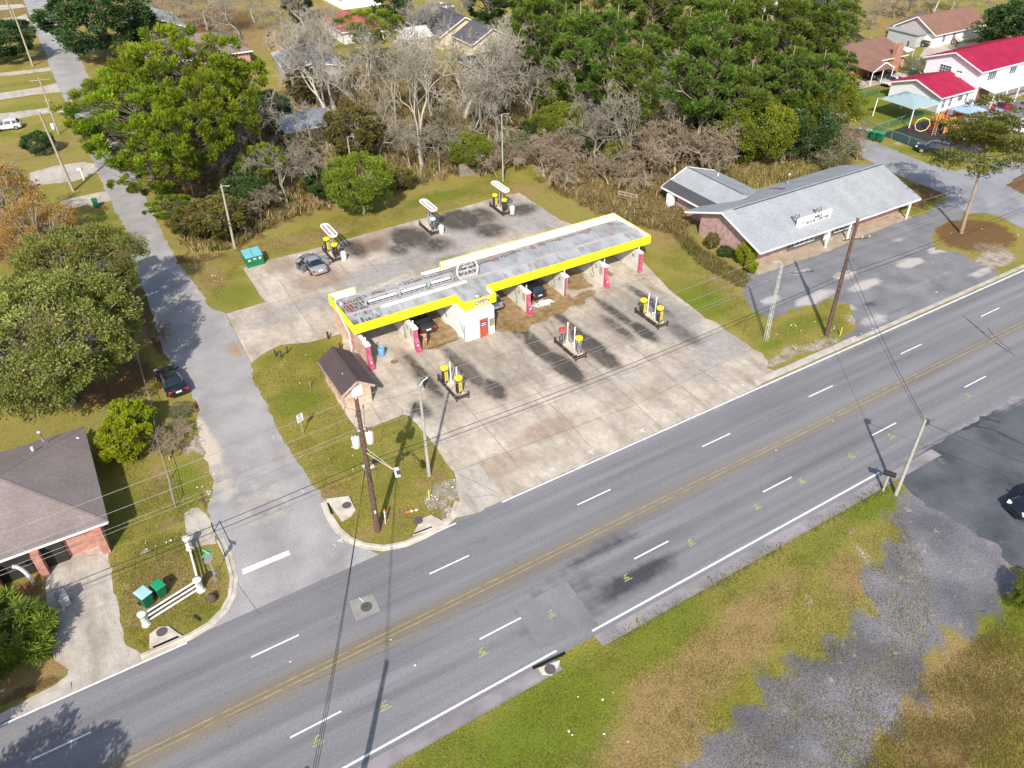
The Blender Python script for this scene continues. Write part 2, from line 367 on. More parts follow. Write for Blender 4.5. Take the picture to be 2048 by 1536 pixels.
def ground():
    gx = np.concatenate([-np.geomspace(900, 60, 14), np.arange(-50, 70, .55), np.arange(70, 150, 1.), np.geomspace(152, 1200, 24)])
    gy = np.concatenate([-np.geomspace(300, 20, 8), np.arange(-12, 80, .55), np.arange(80, 130, 1.), np.arange(130, 260, 2.5), np.geomspace(263, 1500, 20)])
    X, Y = np.meshgrid(gx, gy); nx, ny = len(gx), len(gy)
    V = np.column_stack([X.ravel(), Y.ravel(), np.zeros(X.size)])
    i = np.arange(ny-1)[:, None]*nx+np.arange(nx-1)[None, :]; i = i.ravel()
    Fa = np.column_stack([i, i+1, i+nx+1, i+nx])
    me = npmesh('ground', V, Fa, Mgrass())
    P = V[:, :2]
    bl = [  # dry / lush / dirt / litter patches read off the photograph: channel, pixel, radii, angle, strength
        B(1, 1080, 1480, 7, 3.2, 20, 1), B(1, 1330, 1250, 5, 2, 10, .8), B(1, 1750, 1010, 3, 1.3, 0, 1), B(1, 1640, 1090, 3.5, 1.4, 0, .7), B(1, 900, 1510, 3, 1.5, 0, .9),
        B(1, 2020, 1230, 2.5, 2.2, 60, 1), B(1, 1450, 1180, 2, 1.2, 0, .5),
        B(0, 1330, 1430, 3.5, 2.4, 40, 1), B(0, 1500, 1260, 3.2, 1.8, 30, 1), B(0, 1420, 1330, 3, 2, 20, .9), B(0, 1560, 1180, 3, 1.2, 10, .7), B(0, 1700, 1150, 2.4, 1.6, 30, .8), B(0, 1280, 1500, 3, 1.3, 20, 1), B(0, 1160, 1530, 4, 1., 10, .8),
        B(0, 1850, 1420, 4, 3.4, 30, 1), B(0, 1950, 1350, 3, 3, 0, .9), B(3, 1880, 1500, 3, 2, 0, .5), B(3, 2000, 1430, 2, 2, 0, .4),
        B(2, 1620, 1200, 1.3, .7, 40, .5), B(2, 1730, 1110, 1.8, .7, 70, .6), B(2, 1700, 1070, 1.4, .4, 20, .5), B(2, 1590, 1270, 2., .7, 40, .4), B(2, 1480, 1130, 1.6, .4, 10, .4), B(2, 1405, 1120, 1.2, .4, 10, .4),
        B(2, 885, 990, 1.7, 1.2, 30, .95), B(2, 900, 1030, 1., .6, 30, .9), B(0, 860, 960, 1.4, .8, 0, .9), B(0, 760, 1050, 3, .5, 10, .8), B(0, 660, 990, 1.2, 1.2, 0, .8), B(2, 770, 1040, .5, .3, 0, .6),
        B(1, 600, 800, 2.4, 2.2, 0, .8), B(1, 720, 920, 2.2, 1.2, 0, .7), B(1, 540, 720, 1.6, 1, 0, .6), B(1, 820, 880, 1.5, 1.5, 0, .5),
        B(0, 420, 560, 2, 3, 0, .8), B(0, 600, 480, 9, 1.6, 0, .9), B(1, 470, 590, 2.5, 3, 0, .7), B(1, 880, 395, 6, 1.6, 0, .9), B(0, 1060, 380, 3, 2, 0, .8), B(1, 720, 430, 3, 1.4, 0, .4),
        B(1, 1400, 600, 4, 3, 60, .9), B(0, 1330, 470, 4, 3, 70, .8), B(0, 1450, 560, 3, 2, 0, .8), B(1, 1600, 650, 3, 1.3, 0, .8), B(2, 1640, 690, 3, .7, 0, .8), B(2, 1590, 700, 2, 1, 0, .6), B(2, 1560, 720, 2, .6, 0, .8), B(1, 1540, 690, 1.5, .8, 0, .9), B(2, 1710, 640, 1, 1.2, 0, .7),
        B(3, 1950, 470, 5, 4, 0, .9), B(2, 1990, 520, 3, 1.6, 0, .9), B(2, 1980, 500, 3, 2.5, 0, .5), B(3, 1830, 390, 6, 3, 0, .7), B(3, 1500, 545, 1.4, 1.2, 0, 1), B(3, 2045, 360, 5, 6, 0, .8),
        B(0, 320, 1170, 2.4, 2, 20, 1), B(0, 340, 1120, 1.4, .9, 0, .9), B(0, 430, 1180, .9, 1., 0, .9), B(2, 290, 1105, .5, .25, 0, .9), B(1, 235, 1080, .9, .5, 0, 1), B(0, 300, 1230, 2, .8, 0, .8), B(2, 430, 1150, .4, 1., 0, .6),
        B(1, 270, 1020, 1., 1.4, 0, .5), B(1, 380, 960, 1, 2.6, 0, .9), B(0, 320, 960, .6, 2, 0, .9), B(0, 330, 1050, 1.2, .6, 0, .9), B(2, 400, 890, .5, 1.6, 0, .9), B(2, 375, 900, .5, 1., 0, .6), B(3, 408, 1000, .3, 1.4, 0, .6), B(1, 360, 830, .8, 1, 0, 1), B(3, 395, 815, .5, 1, 0, .8),
        B(0, 60, 1350, 3, 1.2, 0, 1), B(3, 60, 1380, 2, .5, 0, .8), B(3, 90, 1300, .7, 1, 0, .8), B(3, 20, 1200, 2, 1.4, 0, .8),
        B(3, 300, 640, 1, 8, 0, .9), B(3, 200, 520, 4, 4, 0, .9), B(3, 220, 760, 4, 4, 0, .8), B(1, 215, 435, 3, 1.6, 0, .9), B(1, 200, 460, 2, 1.5, 0, .8), B(3, 370, 520, 1, 5, 70, .9), B(3, 100, 700, 6, 10, 0, .7), B(3, 60, 480, 7, 6, 0, .7),
        B(1, 60, 165, 8, 2, 0, .7), B(1, 60, 215, 8, 2, 0, .8), B(0, 60, 300, 8, 5, 0, .7), B(0, 90, 120, 6, 5, 0, .7), B(1, 130, 340, 3, 3, 0, .5), B(0, 190, 120, 3, 5, 0, .7), B(0, 280, 210, 8, 8, 0, .7),
        B(0, 540, 70, 9, 16, 0, .95), B(0, 600, 20, 10, 10, 0, .8), B(1, 640, 30, 9, 5, 0, .6), B(3, 430, 40, 9, 14, 0, .9), B(3, 560, 250, 20, 20, 0, .8),
        B(3, 760, 210, 22, 16, 0, .9), B(0, 1780, 30, 20, 30, 0, .8), B(3, 1900, 30, 20, 30, 0, .4), B(1, 1740, 200, 9, 7, 0, .9), B(1, 1800, 230, 7, 6, 0, .9), B(1, 1900, 300, 12, 2, -30, .8), B(2, 1800, 286, 2, .6, 0, .7), B(0, 1630, 130, 6, 4, 0, .8),
        B(0, 1550, 340, 3, 4, 0, 1), B(2, 2040, 690, 1, 1, 0, .2)]
    A = paint(P, bl)
    wi = softpoly(P, WOODS, 1.6, 14, wob=1.2); A[:, 3] = np.maximum(A[:, 3], .8*wi); A[:, 0] = np.maximum(A[:, 0], .5*wi); A[:, 1] *= 1-.8*wi
    far = np.clip((P[:, 1]-170)/60, 0, 1); A[:, 0] = np.maximum(A[:, 0], far*.6); A[:, 3] = np.maximum(A[:, 3], far*.45)
    A[:, :2] *= .9
    gm = softpoly(P, GVP, 1.0, 16, wob=.6)
    at = me.attributes.new('gravel', 'FLOAT', 'POINT'); at.data.foreach_set('value', gm)
    setmask(me, A); o = bpy.data.objects.new('ground', me); C.objects.link(o); o['kind'] = 'structure'
GVP = PX([(1800, 960), (1900, 1000), (2048, 1110), (2020, 1170), (1985, 1215), (1975, 1251), (1921, 1281), (1880, 1270), (1860, 1290), (1815, 1317), (1846, 1340), (1849, 1384), (1800, 1425), (1798, 1460), (1740, 1491), (1700, 1560), (1690, 1800), (1330, 1800), (1379, 1536), (1404, 1455), (1460, 1460), (1507, 1389), (1537, 1333), (1588, 1348), (1624, 1307), (1686, 1266), (1732, 1225), (1727, 1148), (1768, 1102), (1783, 1051), (1790, 1010)])
ground()
CONC = Mconcrete(); CONC2 = Mconcrete('drive_concrete', (.4, .35, .29), (.52, .46, .39))
GRAV = Masphalt('gravel_lot', (.13, .125, .135), (.25, .235, .245), False, False, warm=(.3, .21, .13), dark=(.06, .055, .05), light=(.4, .34, .28))
ASPH = Masphalt('main_asphalt', (.138, .133, .138), (.225, .217, .22), True, True, light=(.36, .34, .33))
ASPS = Masphalt('side_asphalt', (.24, .222, .215), (.36, .337, .322), False, False, light=(.5, .42, .33), dark=(.1, .09, .09), warm=(.33, .2, .1))
ASPD = Masphalt('old_lot_asphalt', (.135, .134, .14), (.225, .22, .223), False, False, light=(.42, .38, .35), dark=(.03, .03, .03), warm=(.25, .17, .08))
ASPK = Masphalt('dark_lot_asphalt', (.05, .054, .062), (.115, .12, .13), False, True, light=(.25, .235, .23))
# main road
road = []
for s_ in range(-70, 381, 10): road.append(RD(s_, 23.15))
for s_ in range(380, -71, -10): road.append(RD(s_, 36.35))
rb = []
rb += [B(0, 1272, 1156, 3.6, .8, 3, 1), B(0, 1205, 1098, 3.2, .6, 3, .8)]
rb += [B(0, 1130, 1210, 4, 2.6, 10, .45), B(0, 960, 1085, 2, .8, 0, .3)]
def rfn(P, A):
    t = -P[:, 0]*math.sin(PHI)+P[:, 1]*math.cos(PHI); s = P[:, 0]*math.cos(PHI)+P[:, 1]*math.sin(PHI)
    band = np.exp(-((t-29.95)/.8)**2)*np.interp(s, [-20, 8, 14, 22, 45, 90], [.75, .9, .75, .7, .5, .25]); A[:, 1] = np.maximum(A[:, 1], band)
    A[:, 2] = np.maximum(A[:, 2], np.clip(1-np.abs(t-36.3)/.7, 0, 1)*np.interp(s, [14, 22, 40, 60], [0, .2, .6, .7]))
    A[:, 2] = np.maximum(A[:, 2], np.clip(1-np.abs(t-23.2)/1.2, 0, 1)*np.interp(s, [25, 42, 60], [0, .25, .5]))
    for tt in (24.3, 26.0, 27.6, 29.0, 31.0, 32.4, 33.8, 35.2): A[:, 0] = np.maximum(A[:, 0], np.exp(-((t-tt)/.3)**2)*.22)
sheet('main_road', road, .014, ASPH, .7, rb, fn=rfn)
# side street on the left
side = PX([(385, 1290), (440, 1238), (466, 1195), (470, 1150), (458, 1100), (432, 1072), (420, 1040), (416, 1010), (426, 985), (428, 960), (418, 935), (412, 905), (396, 880), (392, 850), (400, 820), (384, 790), (365, 765), (350, 735), (325, 700), (314, 660), (303, 622), (295, 600), (286, 575), (275, 545), (262, 520), (258, 480), (246, 445), (229, 420), (218, 395), (206, 370), (190, 330), (170, 280), (150, 240), (137, 215), (121, 182), (110, 160), (100, 135), (92, 107), (82, 87), (66, 50), (59, 30), (47, 0)])
side += [Vector((5.0, 320)), Vector((11.5, 320))]
side += PX([(95, 0), (118, 40), (140, 80), (150, 97), (162, 120), (180, 158), (200, 205), (225, 262), (255, 320), (285, 380), (307, 426), (325, 466), (347, 506), (362, 534), (382, 556), (402, 584), (412, 606), (428, 620), (452, 628), (477, 679), (502, 727), (505, 755), (522, 790), (536, 820), (560, 868), (592, 920), (620, 960), (650, 1000), (662, 1035), (680, 1062), (700, 1086), (760, 1110), (830, 1092)])
a0 = RD(14.5, 36.0); a1 = RD(-3.5, 36.0); side += [a0.xy, a1.xy]
sb = [B(2, 395, 860, .8, 2., 0, 1), B(2, 415, 900, 1., 2.4, 0, .95), B(2, 440, 960, 1.2, 3, 0, .5), B(1, 470, 700, .5, 1.4, 0, 1), B(2, 385, 590, 2, .8, 40, .5), B(2, 520, 1000, 3, 4, 0, .35), B(0, 140, 90, 3, 6, 0, .25), B(0, 120, 30, 3, 9, 0, .25), B(1, 550, 915, .8, .4, 0, .5)]
sheet('side_street', side, .010, ASPS, .7, sb, jit=.09)
# wash lot
lot = PX([(452, 628), (532, 604), (524, 596), (506, 568), (486, 537), (540, 520), (600, 505), (645, 493), (743, 465), (850, 436), (1000, 393), (1039, 386), (1120, 440)])
lot += [Vector((51.6, 70)), Vector((52.2, 60))]+PX([(1340, 581), (1371, 605), (1393, 621), (1411, 637), (1430, 643), (1455, 663), (1497, 691), (1506, 699), (1525, 707), (1537, 723), (1534, 737), (1555, 744)])
lot += [RD(46.6, 36.3).xy, RD(20.4, 36.3).xy]+PX([(960, 1022), (912, 1036), (918, 1000), (912, 958), (908, 944), (895, 930), (871, 892), (848, 866), (833, 847), (818, 832), (807, 829), (747, 853), (712, 857), (689, 823), (650, 760), (690, 712), (682, 668), (620, 685), (560, 690), (540, 700), (520, 712), (502, 727), (477, 679)])
lb = [(0, u, 53.5, .55, 3.6, 0, .4) for u in (22.0, 25.6, 33.6, 38.0, 43.2, 47.6)]+[(0, u, 80.3, 1.4, 2.4, 0, .5) for u in (26, 32.5, 38.5, 43)]+[  # oil
    B(0, 1130, 735, .9, 2.4, 0, .95), B(0, 1080, 700, .7, 2.8, 0, .6), B(0, 1180, 690, .9, 3., 0, .75), B(0, 1215, 720, 1., 1.6, 0, .6), B(0, 1235, 655, .6, 2.4, 0, .4), B(0, 1290, 665, .7, 2, 0, .55), B(0, 1370, 670, 1., 2, 0, .4),
    B(0, 940, 745, .6, 2.4, 0, .55), B(0, 990, 780, .8, 1.6, 0, .6), B(0, 850, 760, .5, 2.2, 0, .4), B(0, 845, 820, .8, 1.2, 0, .55), B(0, 1030, 660, .6, 2, 0, .35), B(0, 820, 720, .4, 2.4, 0, .25),
    B(0, 795, 500, 1.2, 1.6, 0, .4), B(0, 760, 490, 2., 1.8, 0, .25), B(0, 820, 475, 2.2, 2.6, 0, .7), B(0, 920, 440, 2.6, 3, 0, .7), B(0, 980, 460, 2, 2, 0, .5), B(0, 1040, 420, 2.2, 1.6, 0, .5), B(0, 870, 490, 2, 2, 0, .45), B(0, 900, 520, 2, 1, 0, .3), B(0, 1000, 400, 1.5, 1, 0, .4),
    # brown grime
    B(3, 560, 530, 2, 2, 0, .7), B(3, 640, 560, 3, 2, 0, .8), B(3, 730, 490, 2.6, 2.2, 0, 1), B(3, 760, 470, 2.6, 1.4, 0, .8), B(3, 600, 600, 2, 1, 0, .4), B(3, 1090, 860, 3, 1.3, 0, .7), B(3, 1000, 930, 3, 1.3, 0, .6), B(3, 1240, 800, 2.5, 1., 0, .45), B(3, 1160, 770, 2, 1.4, 0, .35), B(3, 760, 830, 1.2, 1, 0, .4),
    # grey parts
    B(2, 800, 530, 9, 1.8, 0, 1), B(2, 640, 600, 6, 1.3, 0, .8), B(2, 540, 640, 3, 1.2, 0, .7), B(2, 900, 480, 9, 3, 0, .8), B(2, 1060, 430, 5, 5, 0, 1), B(2, 1330, 640, 3, 5, 0, 1), B(2, 1450, 690, 4, 2.5, 0, .9), B(2, 1400, 740, 3, 2, 0, .7), B(2, 1250, 620, 2.4, 3, 0, .6), B(2, 1220, 760, 4, 1.6, 0, .5), B(2, 750, 560, 4, 1, 0, 1),
    # wet
    (1, 25.7, 60.8, 1.9, 2.4, 0, 1), B(1, 880, 690, 1.1, .5, 20, .9), (1, 32.9, 61.0, 1.7, 3.2, 0, 1), (1, 38.2, 60.2, 2.0, 3.2, 0, 1), B(1, 1090, 620, 3.2, 1.2, 0, 1), B(1, 1050, 640, 1.8, .9, 0, 1), B(1, 1010, 640, 1.5, 1.4, 0, 1), (1, 43., 61.5, 1.7, 2.6, 0, .8), B(1, 1170, 590, 1.8, .7, 10, .75), (1, 47.8, 62.5, 1.2, 1.8, 0, .55)]
def wetfn(P, A):
    x, y = P[:, 0], P[:, 1]; w_ = np.zeros(len(P))
    for pl, sg in (([(31.3, 66), (31.3, 56.2), (33, 55.3), (36, 55.9), (38.5, 56.3), (41.5, 56.6), (43.2, 57.4), (41, 58), (40.6, 66)], .18), ([(23.6, 66), (23.6, 57.6), (27.8, 57.5), (27.8, 66)], .12), ([(41, 66), (41.2, 59), (44.4, 59), (44.4, 66)], .5), ([(45.8, 65), (46, 60), (47.5, 59.5), (48.4, 65)], .5)): w_ = np.maximum(w_, softpoly(P, pl, sg, 10, wob=.22))
    A[:, 1] = np.maximum(A[:, 1], w_*.9)
    A[:, 0] = np.clip(A[:, 0]*1.3+.18*((y > 48) & (y < 57.5) & (x > 21) & (x < 50)), 0, 1)
sheet('concrete_lot', lot, .018, CONC, .3, lb, jit=.03, fn=wetfn)
sheet('corner_apron', PX([(908, 944), (958, 930), (1000, 986), (962, 1024), (912, 1036), (920, 1000), (912, 958)]), .021, CONC2, .6, jit=.03)
# joints cut in the slabs
jb = MB()
def joint(p, q, w_=.045, z=.022):
    p, q = Vector(p[:2]), Vector(q[:2]); n = int((q-p).length/1.6)+1; rr = random.Random(str(p)); prev = None; d = (q-p).normalized(); nn = Vector((-d.y, d.x))
    for i in range(n+1):
        c = p.lerp(q, i/n)+nn*rr.gauss(0, .012); ww = w_*rr.uniform(.55, 1.2)
        cur = ((c+nn*ww/2).to_3d()+Vector((0, 0, z)), (c-nn*ww/2).to_3d()+Vector((0, 0, z)))
        if prev: jb.add([prev[1], cur[1], cur[0], prev[0]], [(0, 1, 2, 3)])
        prev = cur
def JP(l):
    for i in range(len(l)-1): joint(G(*l[i]), G(*l[i+1]))
JP([(962, 676), (1001, 714), (1066, 775), (1144, 853), (1180, 893)]); JP([(1057, 630), (1090, 655), (1186, 733), (1240, 781), (1272, 809), (1323, 856)]); JP([(1139, 598), (1200, 645), (1277, 703), (1356, 768), (1420, 820)])
JP([(835, 703), (870, 740), (924, 803), (1001, 890), (1030, 925)]); JP([(1213, 575), (1262, 612), (1300, 640)]); JP([(1400, 740), (1480, 790)]); JP([(1450, 765), (1470, 785)])
JP([(777, 745), (840, 738), (945, 730), (1105, 677), (1200, 645), (1268, 617), (1312, 606)]) if 0 else JP([(860, 753), (945, 729.6), (1105, 677), (1200, 645), (1268, 617), (1345, 590)])
JP([(908, 944), (1005, 908), (1147, 855), (1272, 809), (1356, 769), (1440, 728), (1506, 698)]); JP([(750, 802), (790, 795), (880, 765)]); JP([(945, 830), (1040, 800), (1150, 760), (1275, 700), (1404, 640)]); JP([(835, 703), (890, 683), (940, 672), (1057, 632), (1134, 598), (1213, 575), (1285, 550)])
JP([(908, 944), (998, 988)]); JP([(545, 540), (565, 570), (582, 596), (620, 650), (650, 690)]); JP([(625, 575), (637, 588)]); JP([(680, 530), (710, 562)]); JP([(745, 465), (808, 530)]); JP([(735, 520), (757, 545)]); JP([(500, 620), (582, 596), (670, 565), (757, 543), (860, 505), (960, 470), (1100, 425)]); JP([(565, 570), (620, 553), (700, 535), (808, 527)])
JP([(700, 765), (735, 800), (770, 853)]); JP([(452, 628), (477, 679), (502, 727)])
jb.build('slab_joints', M('joint', (.14, .115, .085), .95, col2=(.2, .165, .11)), kind='structure')
# bookshop parking
pk = PX([(1484, 549), (1490, 597), (1500, 615), (1515, 626), (1543, 640), (1569, 628), (1577, 620), (1610, 612), (1640, 609), (1650, 598), (1662, 597), (1672, 608), (1699, 606), (1705, 634), (1713, 657)])
pk += [RD(57.5, 37.2).xy, RD(62, 36.5).xy, RD(78.7, 36.5).xy]+PX([(2021, 545), (1997, 552), (1988, 538), (1966, 530), (1934, 515), (1917, 505), (1869, 501), (1864, 475), (1872, 457), (1889, 446), (1898, 440), (1921, 442), (1924, 428), (1935, 410), (1895, 397), (1850, 427), (1800, 443), (1780, 444), (1700, 470), (1600, 510), (1550, 527), (1520, 535)])
pb = [B(2, 1690, 550, 1.6, .7, 0, 1), B(2, 1640, 590, 2, .8, 0, .9), B(2, 1620, 600, 2, .8, 0, 1), B(2, 1730, 570, 2.5, .8, 0, .9), B(2, 1820, 525, 2, .8, 0, 1), B(2, 1875, 500, 1.5, .8, 0, .8), B(2, 1540, 600, 1.5, .6, 0, .8), B(2, 1680, 620, 2, 1, 0, .8), B(2, 1600, 545, 2, .5, 0, .6), B(2, 1800, 480, 1.5, .4, 0, .6), B(2, 1960, 545, 2, .6, 0, .8), B(2, 1860, 560, 6, .5, 0, .4), B(0, 1745, 608, 1.1, .35, 0, 1), B(0, 1530, 515, 1, .6, 0, .9), B(0, 1710, 450, 2, .4, 0, .8), B(1, 1560, 510, 4, .6, 0, .7), B(2, 1750, 640, 2, .8, 0, .7), B(0, 1790, 620, 1.6, .3, 0, .6)]
sheet('bookshop_parking', pk, .008, ASPD, .6, pb, jit=.12)
sheet('bookshop_walk', [(60.9, 51.4), (60.9, 53.6), (87, 53.6), (87, 51.9), (78, 51.7), (72, 51.2), (66, 51.3)], .016, M('walk_sand', (.34, .26, .18), .95, var=.15, scale=.8, col2=(.44, .35, .26)), 2., jit=.05)
# street on the right
rs = PX([(1690, 262), (1711, 275), (1771, 292), (1826, 317), (1871, 332), (1906, 342), (1976, 332), (2048, 305), (2110, 280), (2140, 330), (2048, 345), (2012, 372), (2060, 395), (2130, 430), (2160, 520), (2048, 458), (2022, 446), (2002, 434), (1971, 425), (1935, 428), (1895, 395), (1881, 384), (1806, 355), (1756, 330), (1713, 310), (1690, 300)])
sheet('cross_street', rs, .012, Masphalt('cross_asphalt', (.2, .2, .21), (.3, .29, .3), False, False, light=(.45, .42, .38)), .9, [B(2, 1720, 300, 1, 1, 0, .8)], jit=.1)
# dark lot and gravel lower right
dk = PX([(1771, 951), (1800, 958), (1812, 975), (1827, 991), (1847, 1003), (1851, 1013), (1879, 1021), (1931, 1053), (1957, 1073), (1998, 1089), (2004, 1114), (2020, 1130), (2045, 1139), (2100, 1165), (2300, 1200)])
dk += [RD(75, 23.3).xy, RD(52, 23.3).xy]
sheet('dark_parking_lot', dk, .020, ASPK, .6, [B(2, 1900, 860, 6, .25, 0, .7), B(2, 1830, 900, 4, .5, 4, .8), B(2, 1930, 1060, 2, .8, 0, .3), B(2, 1880, 930, 1, 1, 0, .3), B(2, 2000, 1090, 1, .5, 0, .4), B(2, 2030, 800, 3, .8, 0, .6)], jit=.1)
# driveways
DR = [('house_driveway', [(95, 1150), (92, 1183), (100, 1250), (109, 1320), (137, 1339), (135, 1350), (109, 1371), (59, 1396), (8, 1423), (30, 1436), (120, 1398), (220, 1353), (300, 1317), (284, 1308), (252, 1291), (240, 1230), (223, 1150), (212, 1088), (180, 1068), (120, 1090)]),
      ('corner_sidewalk', [(369, 1027), (372, 1060), (380, 1096), (432, 1088), (430, 1075), (424, 1050), (414, 1030), (395, 1014), (380, 1018)]),
      ('driveway', [(-40, 192), (75, 175), (114, 166), (123, 184), (75, 188), (-40, 206)]), ('driveway', [(-40, 232), (87, 217), (134, 208), (138, 224), (95, 226), (-40, 252)]),
      ('driveway', [(-40, 150), (67, 139), (100, 134), (106, 141), (-40, 158)]), ('driveway', [(-40, 42), (35, 34), (52, 28), (62, 46), (-40, 48)]), ('driveway', [(-40, 12), (44, 8), (53, 14), (-40, 26)]),
      ('driveway', [(60, 345), (110, 332), (165, 324), (205, 330), (222, 336), (150, 362), (60, 372)]), ('driveway', [(120, 402), (200, 384), (222, 382), (226, 400), (202, 406), (125, 420)]),
      ('driveway', [(168, 76), (200, 72), (215, 96), (173, 105)]), ('driveway', [(215, 150), (320, 130), (330, 165), (250, 192), (225, 185)]),
      ('gravel_driveway', [(175, 549), (185, 531), (220, 520), (262, 515), (272, 535), (240, 545), (200, 552), (160, 565)]),
      ('school_walk', [(1988, 190), (1960, 205), (1975, 212), (2048, 190), (2160, 150), (2160, 110)]), ('school_parking', [(1880, 225), (1935, 200), (2060, 200), (2160, 260), (2060, 300), (1980, 262), (1940, 250)]),
      ('brick_house_driveway', [(1660, 180), (1640, 160), (1700, 135), (1720, 160), (1780, 150), (1810, 140), (1850, 150), (1775, 165), (1650, 195)]), ('white_house_driveway', [(1835, 120), (1850, 95), (1950, 85), (1990, 95), (1880, 130)])]
for nm, pts in DR:
    mt = CONC2 if 'school_p' not in nm and 'gravel' not in nm else ASPD
    sheet(nm, PX(pts), {'gravel_driveway': .013, 'school_walk': .019, 'driveway': .007, 'white_house_driveway': .009}.get(nm, .016), mt, 1.2, [B(3, 120, 1330, .6, 1.2, 0, .6), B(3, 150, 1120, 1, 1, 0, .6)] if nm == 'house_driveway' else (), jit=.05)
sheet('playground_surface', [(106.5, 60.5), (107.5, 73.2), (118.5, 73.6), (124, 68), (124, 60)], .02, M('rubber', (.03, .03, .035), .95), 2.)
# concrete corner apron and inlet boxes, kerbs
KB = M('kerb_concrete', (.46, .39, .31), .9, var=.2, scale=1.2, col2=(.6, .53, .44), bump=.2)
def kerb(name, pts, wd=.5, h=.11, lip=True):
    mb = MB(); P = [Vector(p[:2]) for p in pts]; q = []
    for i in range(len(P)-1):
        for j in range(4): q.append(P[i].lerp(P[i+1], j/4))
    q.append(P[-1]); row = []
    for i, p in enumerate(q):
        d = (q[min(i+1, len(q)-1)]-q[max(i-1, 0)]).normalized(); n = Vector((-d.y, d.x)); row.append((p+n*wd*.5, p+n*wd*.05, p-n*wd*.02, p-n*wd*.55))
    vs = []
    for a, b, c, d in row: vs += [(a.x, a.y, h*.85), (b.x, b.y, h), (c.x, c.y, .05), (d.x, d.y, .024)]
    fs = [(4*i+j, 4*i+j+1, 4*i+j+5, 4*i+j+4) for i in range(len(q)-1) for j in range(3)]
    mb.add(vs, [tuple(reversed(f)) for f in fs]); n0 = len(q)
    for i in range(n0-1):
        a = row[i][0]; b = row[i+1][0]; mb.add([(a.x, a.y, h*.85), (b.x, b.y, h*.85), (b.x, b.y, 0), (a.x, a.y, 0)], [(0, 1, 2, 3)])
    return mb.build(name, KB, kind='structure')
kerb('kerb', [G(*p) for p in [(648, 1005), (660, 1036), (676, 1060), (698, 1080), (728, 1092), (768, 1097), (810, 1089), (850, 1072), (888, 1050), (908, 1030), (916, 1004)]])
kerb('kerb', [G(*p) for p in [(283, 1316), (330, 1296), (382, 1273), (420, 1250), (448, 1222), (464, 1192), (468, 1155), (458, 1115), (440, 1080)]])
ks = MB()
for s_ in np.arange(-60, 52.5, 1.5):
    if 16.4 < s_ < 19.5: continue
    a = RD(s_, 23.15); b = RD(s_+1.5, 23.15); c = RD(s_+1.5, 22.35); d = RD(s_, 22.35); e = RD(s_, 22.2); f = RD(s_+1.5, 22.2)
    for p, z in ((a, .018), (b, .018), (c, .06), (d, .06), (e, .09), (f, .09)): p.z = z
    ks.add([a, b, c, d, e, f], [(0, 3, 2, 1), (3, 4, 5, 2)])
ks.build('gutter', M('gutter_stone', (.24, .215, .215), .9, var=.25, scale=.5, col2=(.33, .3, .295)), kind='structure')
ks = MB()
for s0, s1 in ((-60, -9.5),):
    if s1 < s0: continue
    for s_ in np.arange(s0, s1, 1.5):
        a = RD(s_, 36.3); b = RD(s_+1.5, 36.3); c = RD(s_+1.5, 36.9); d = RD(s_, 36.9)
        for p, z in ((a, .02), (b, .02), (c, .09), (d, .09)): p.z = z
        ks.add([a, b, c, d], [(0, 1, 2, 3)])
for s_ in np.arange(47., 60, 1.5):
    a = RD(s_, 36.5); b = RD(s_+1.5, 36.5); c = RD(s_+1.5, 37.2); d = RD(s_, 37.2)
    for p, z in ((a, .02), (b, .02), (c, .11), (d, .11)): p.z = z
    ks.add([a, b, c, d], [(0, 1, 2, 3)])
for s_ in np.arange(60, 140, 1.5):
    a = RD(s_, 36.5); b = RD(s_+1.5, 36.5); c = RD(s_+1.5, 36.95); d = RD(s_, 36.95)
    for p, z in ((a, .02), (b, .02), (c, .05), (d, .05)): p.z = z
    ks.add([a, b, c, d], [(0, 1, 2, 3)])
ks.build('road_edge_kerb', M('gutter_pale', (.36, .31, .27), .9, var=.2, scale=.8, col2=(.5, .44, .38)), kind='structure')
def inlet(label, pts, hole, cover):
    t = thing('storm_drain', label, 'storm drain', G(*pts[0]))
    o = t.location
    l = [G(*p)-o for p in pts]; MB().prism([(p.x, p.y) for p in l], 0, .125).build('slab', KB, t)
    c = G(*cover)-o; m = MB(); m.cyl((c.x, c.y), .34, .12, .145, 20); m.cyl((c.x, c.y), .27, .14, .155, 20); m.build('cover', M('cast_iron', (.12, .1, .1), .7, .3), t)
    a, b = [G(*p)-o for p in hole]; m = MB(); m.beam((a.x, a.y, .07), (b.x, b.y, .07), .12, .12); m.build('opening', M('black_void', (.004, .004, .004), 1.), t)
inlet('storm drain with round iron cover at the kerb right of the tall dark pole', [(826, 1072), (842, 1040), (862, 1032), (890, 1046), (886, 1054)], [(828, 1070), (864, 1056)], (837, 1044))
inlet('square concrete storm drain box in the grass beside the side street', [(652, 1000), (668, 998), (698, 994), (712, 1022), (704, 1032), (684, 1044)], [(656, 1008), (664, 1030)], (694, 1013))
inlet('storm drain with round cover near the house driveway and white rail fence', [(300, 1298), (300, 1270), (320, 1256), (338, 1254), (356, 1268), (364, 1272)], [(307, 1297), (357, 1275)], (325, 1266))
inlet('small storm drain in the grass on the near side of the main road', [(1076, 1338), (1084, 1350), (1104, 1352), (1118, 1332), (1120, 1322)], [(1066, 1338), (1130, 1308)], (1100, 1341))
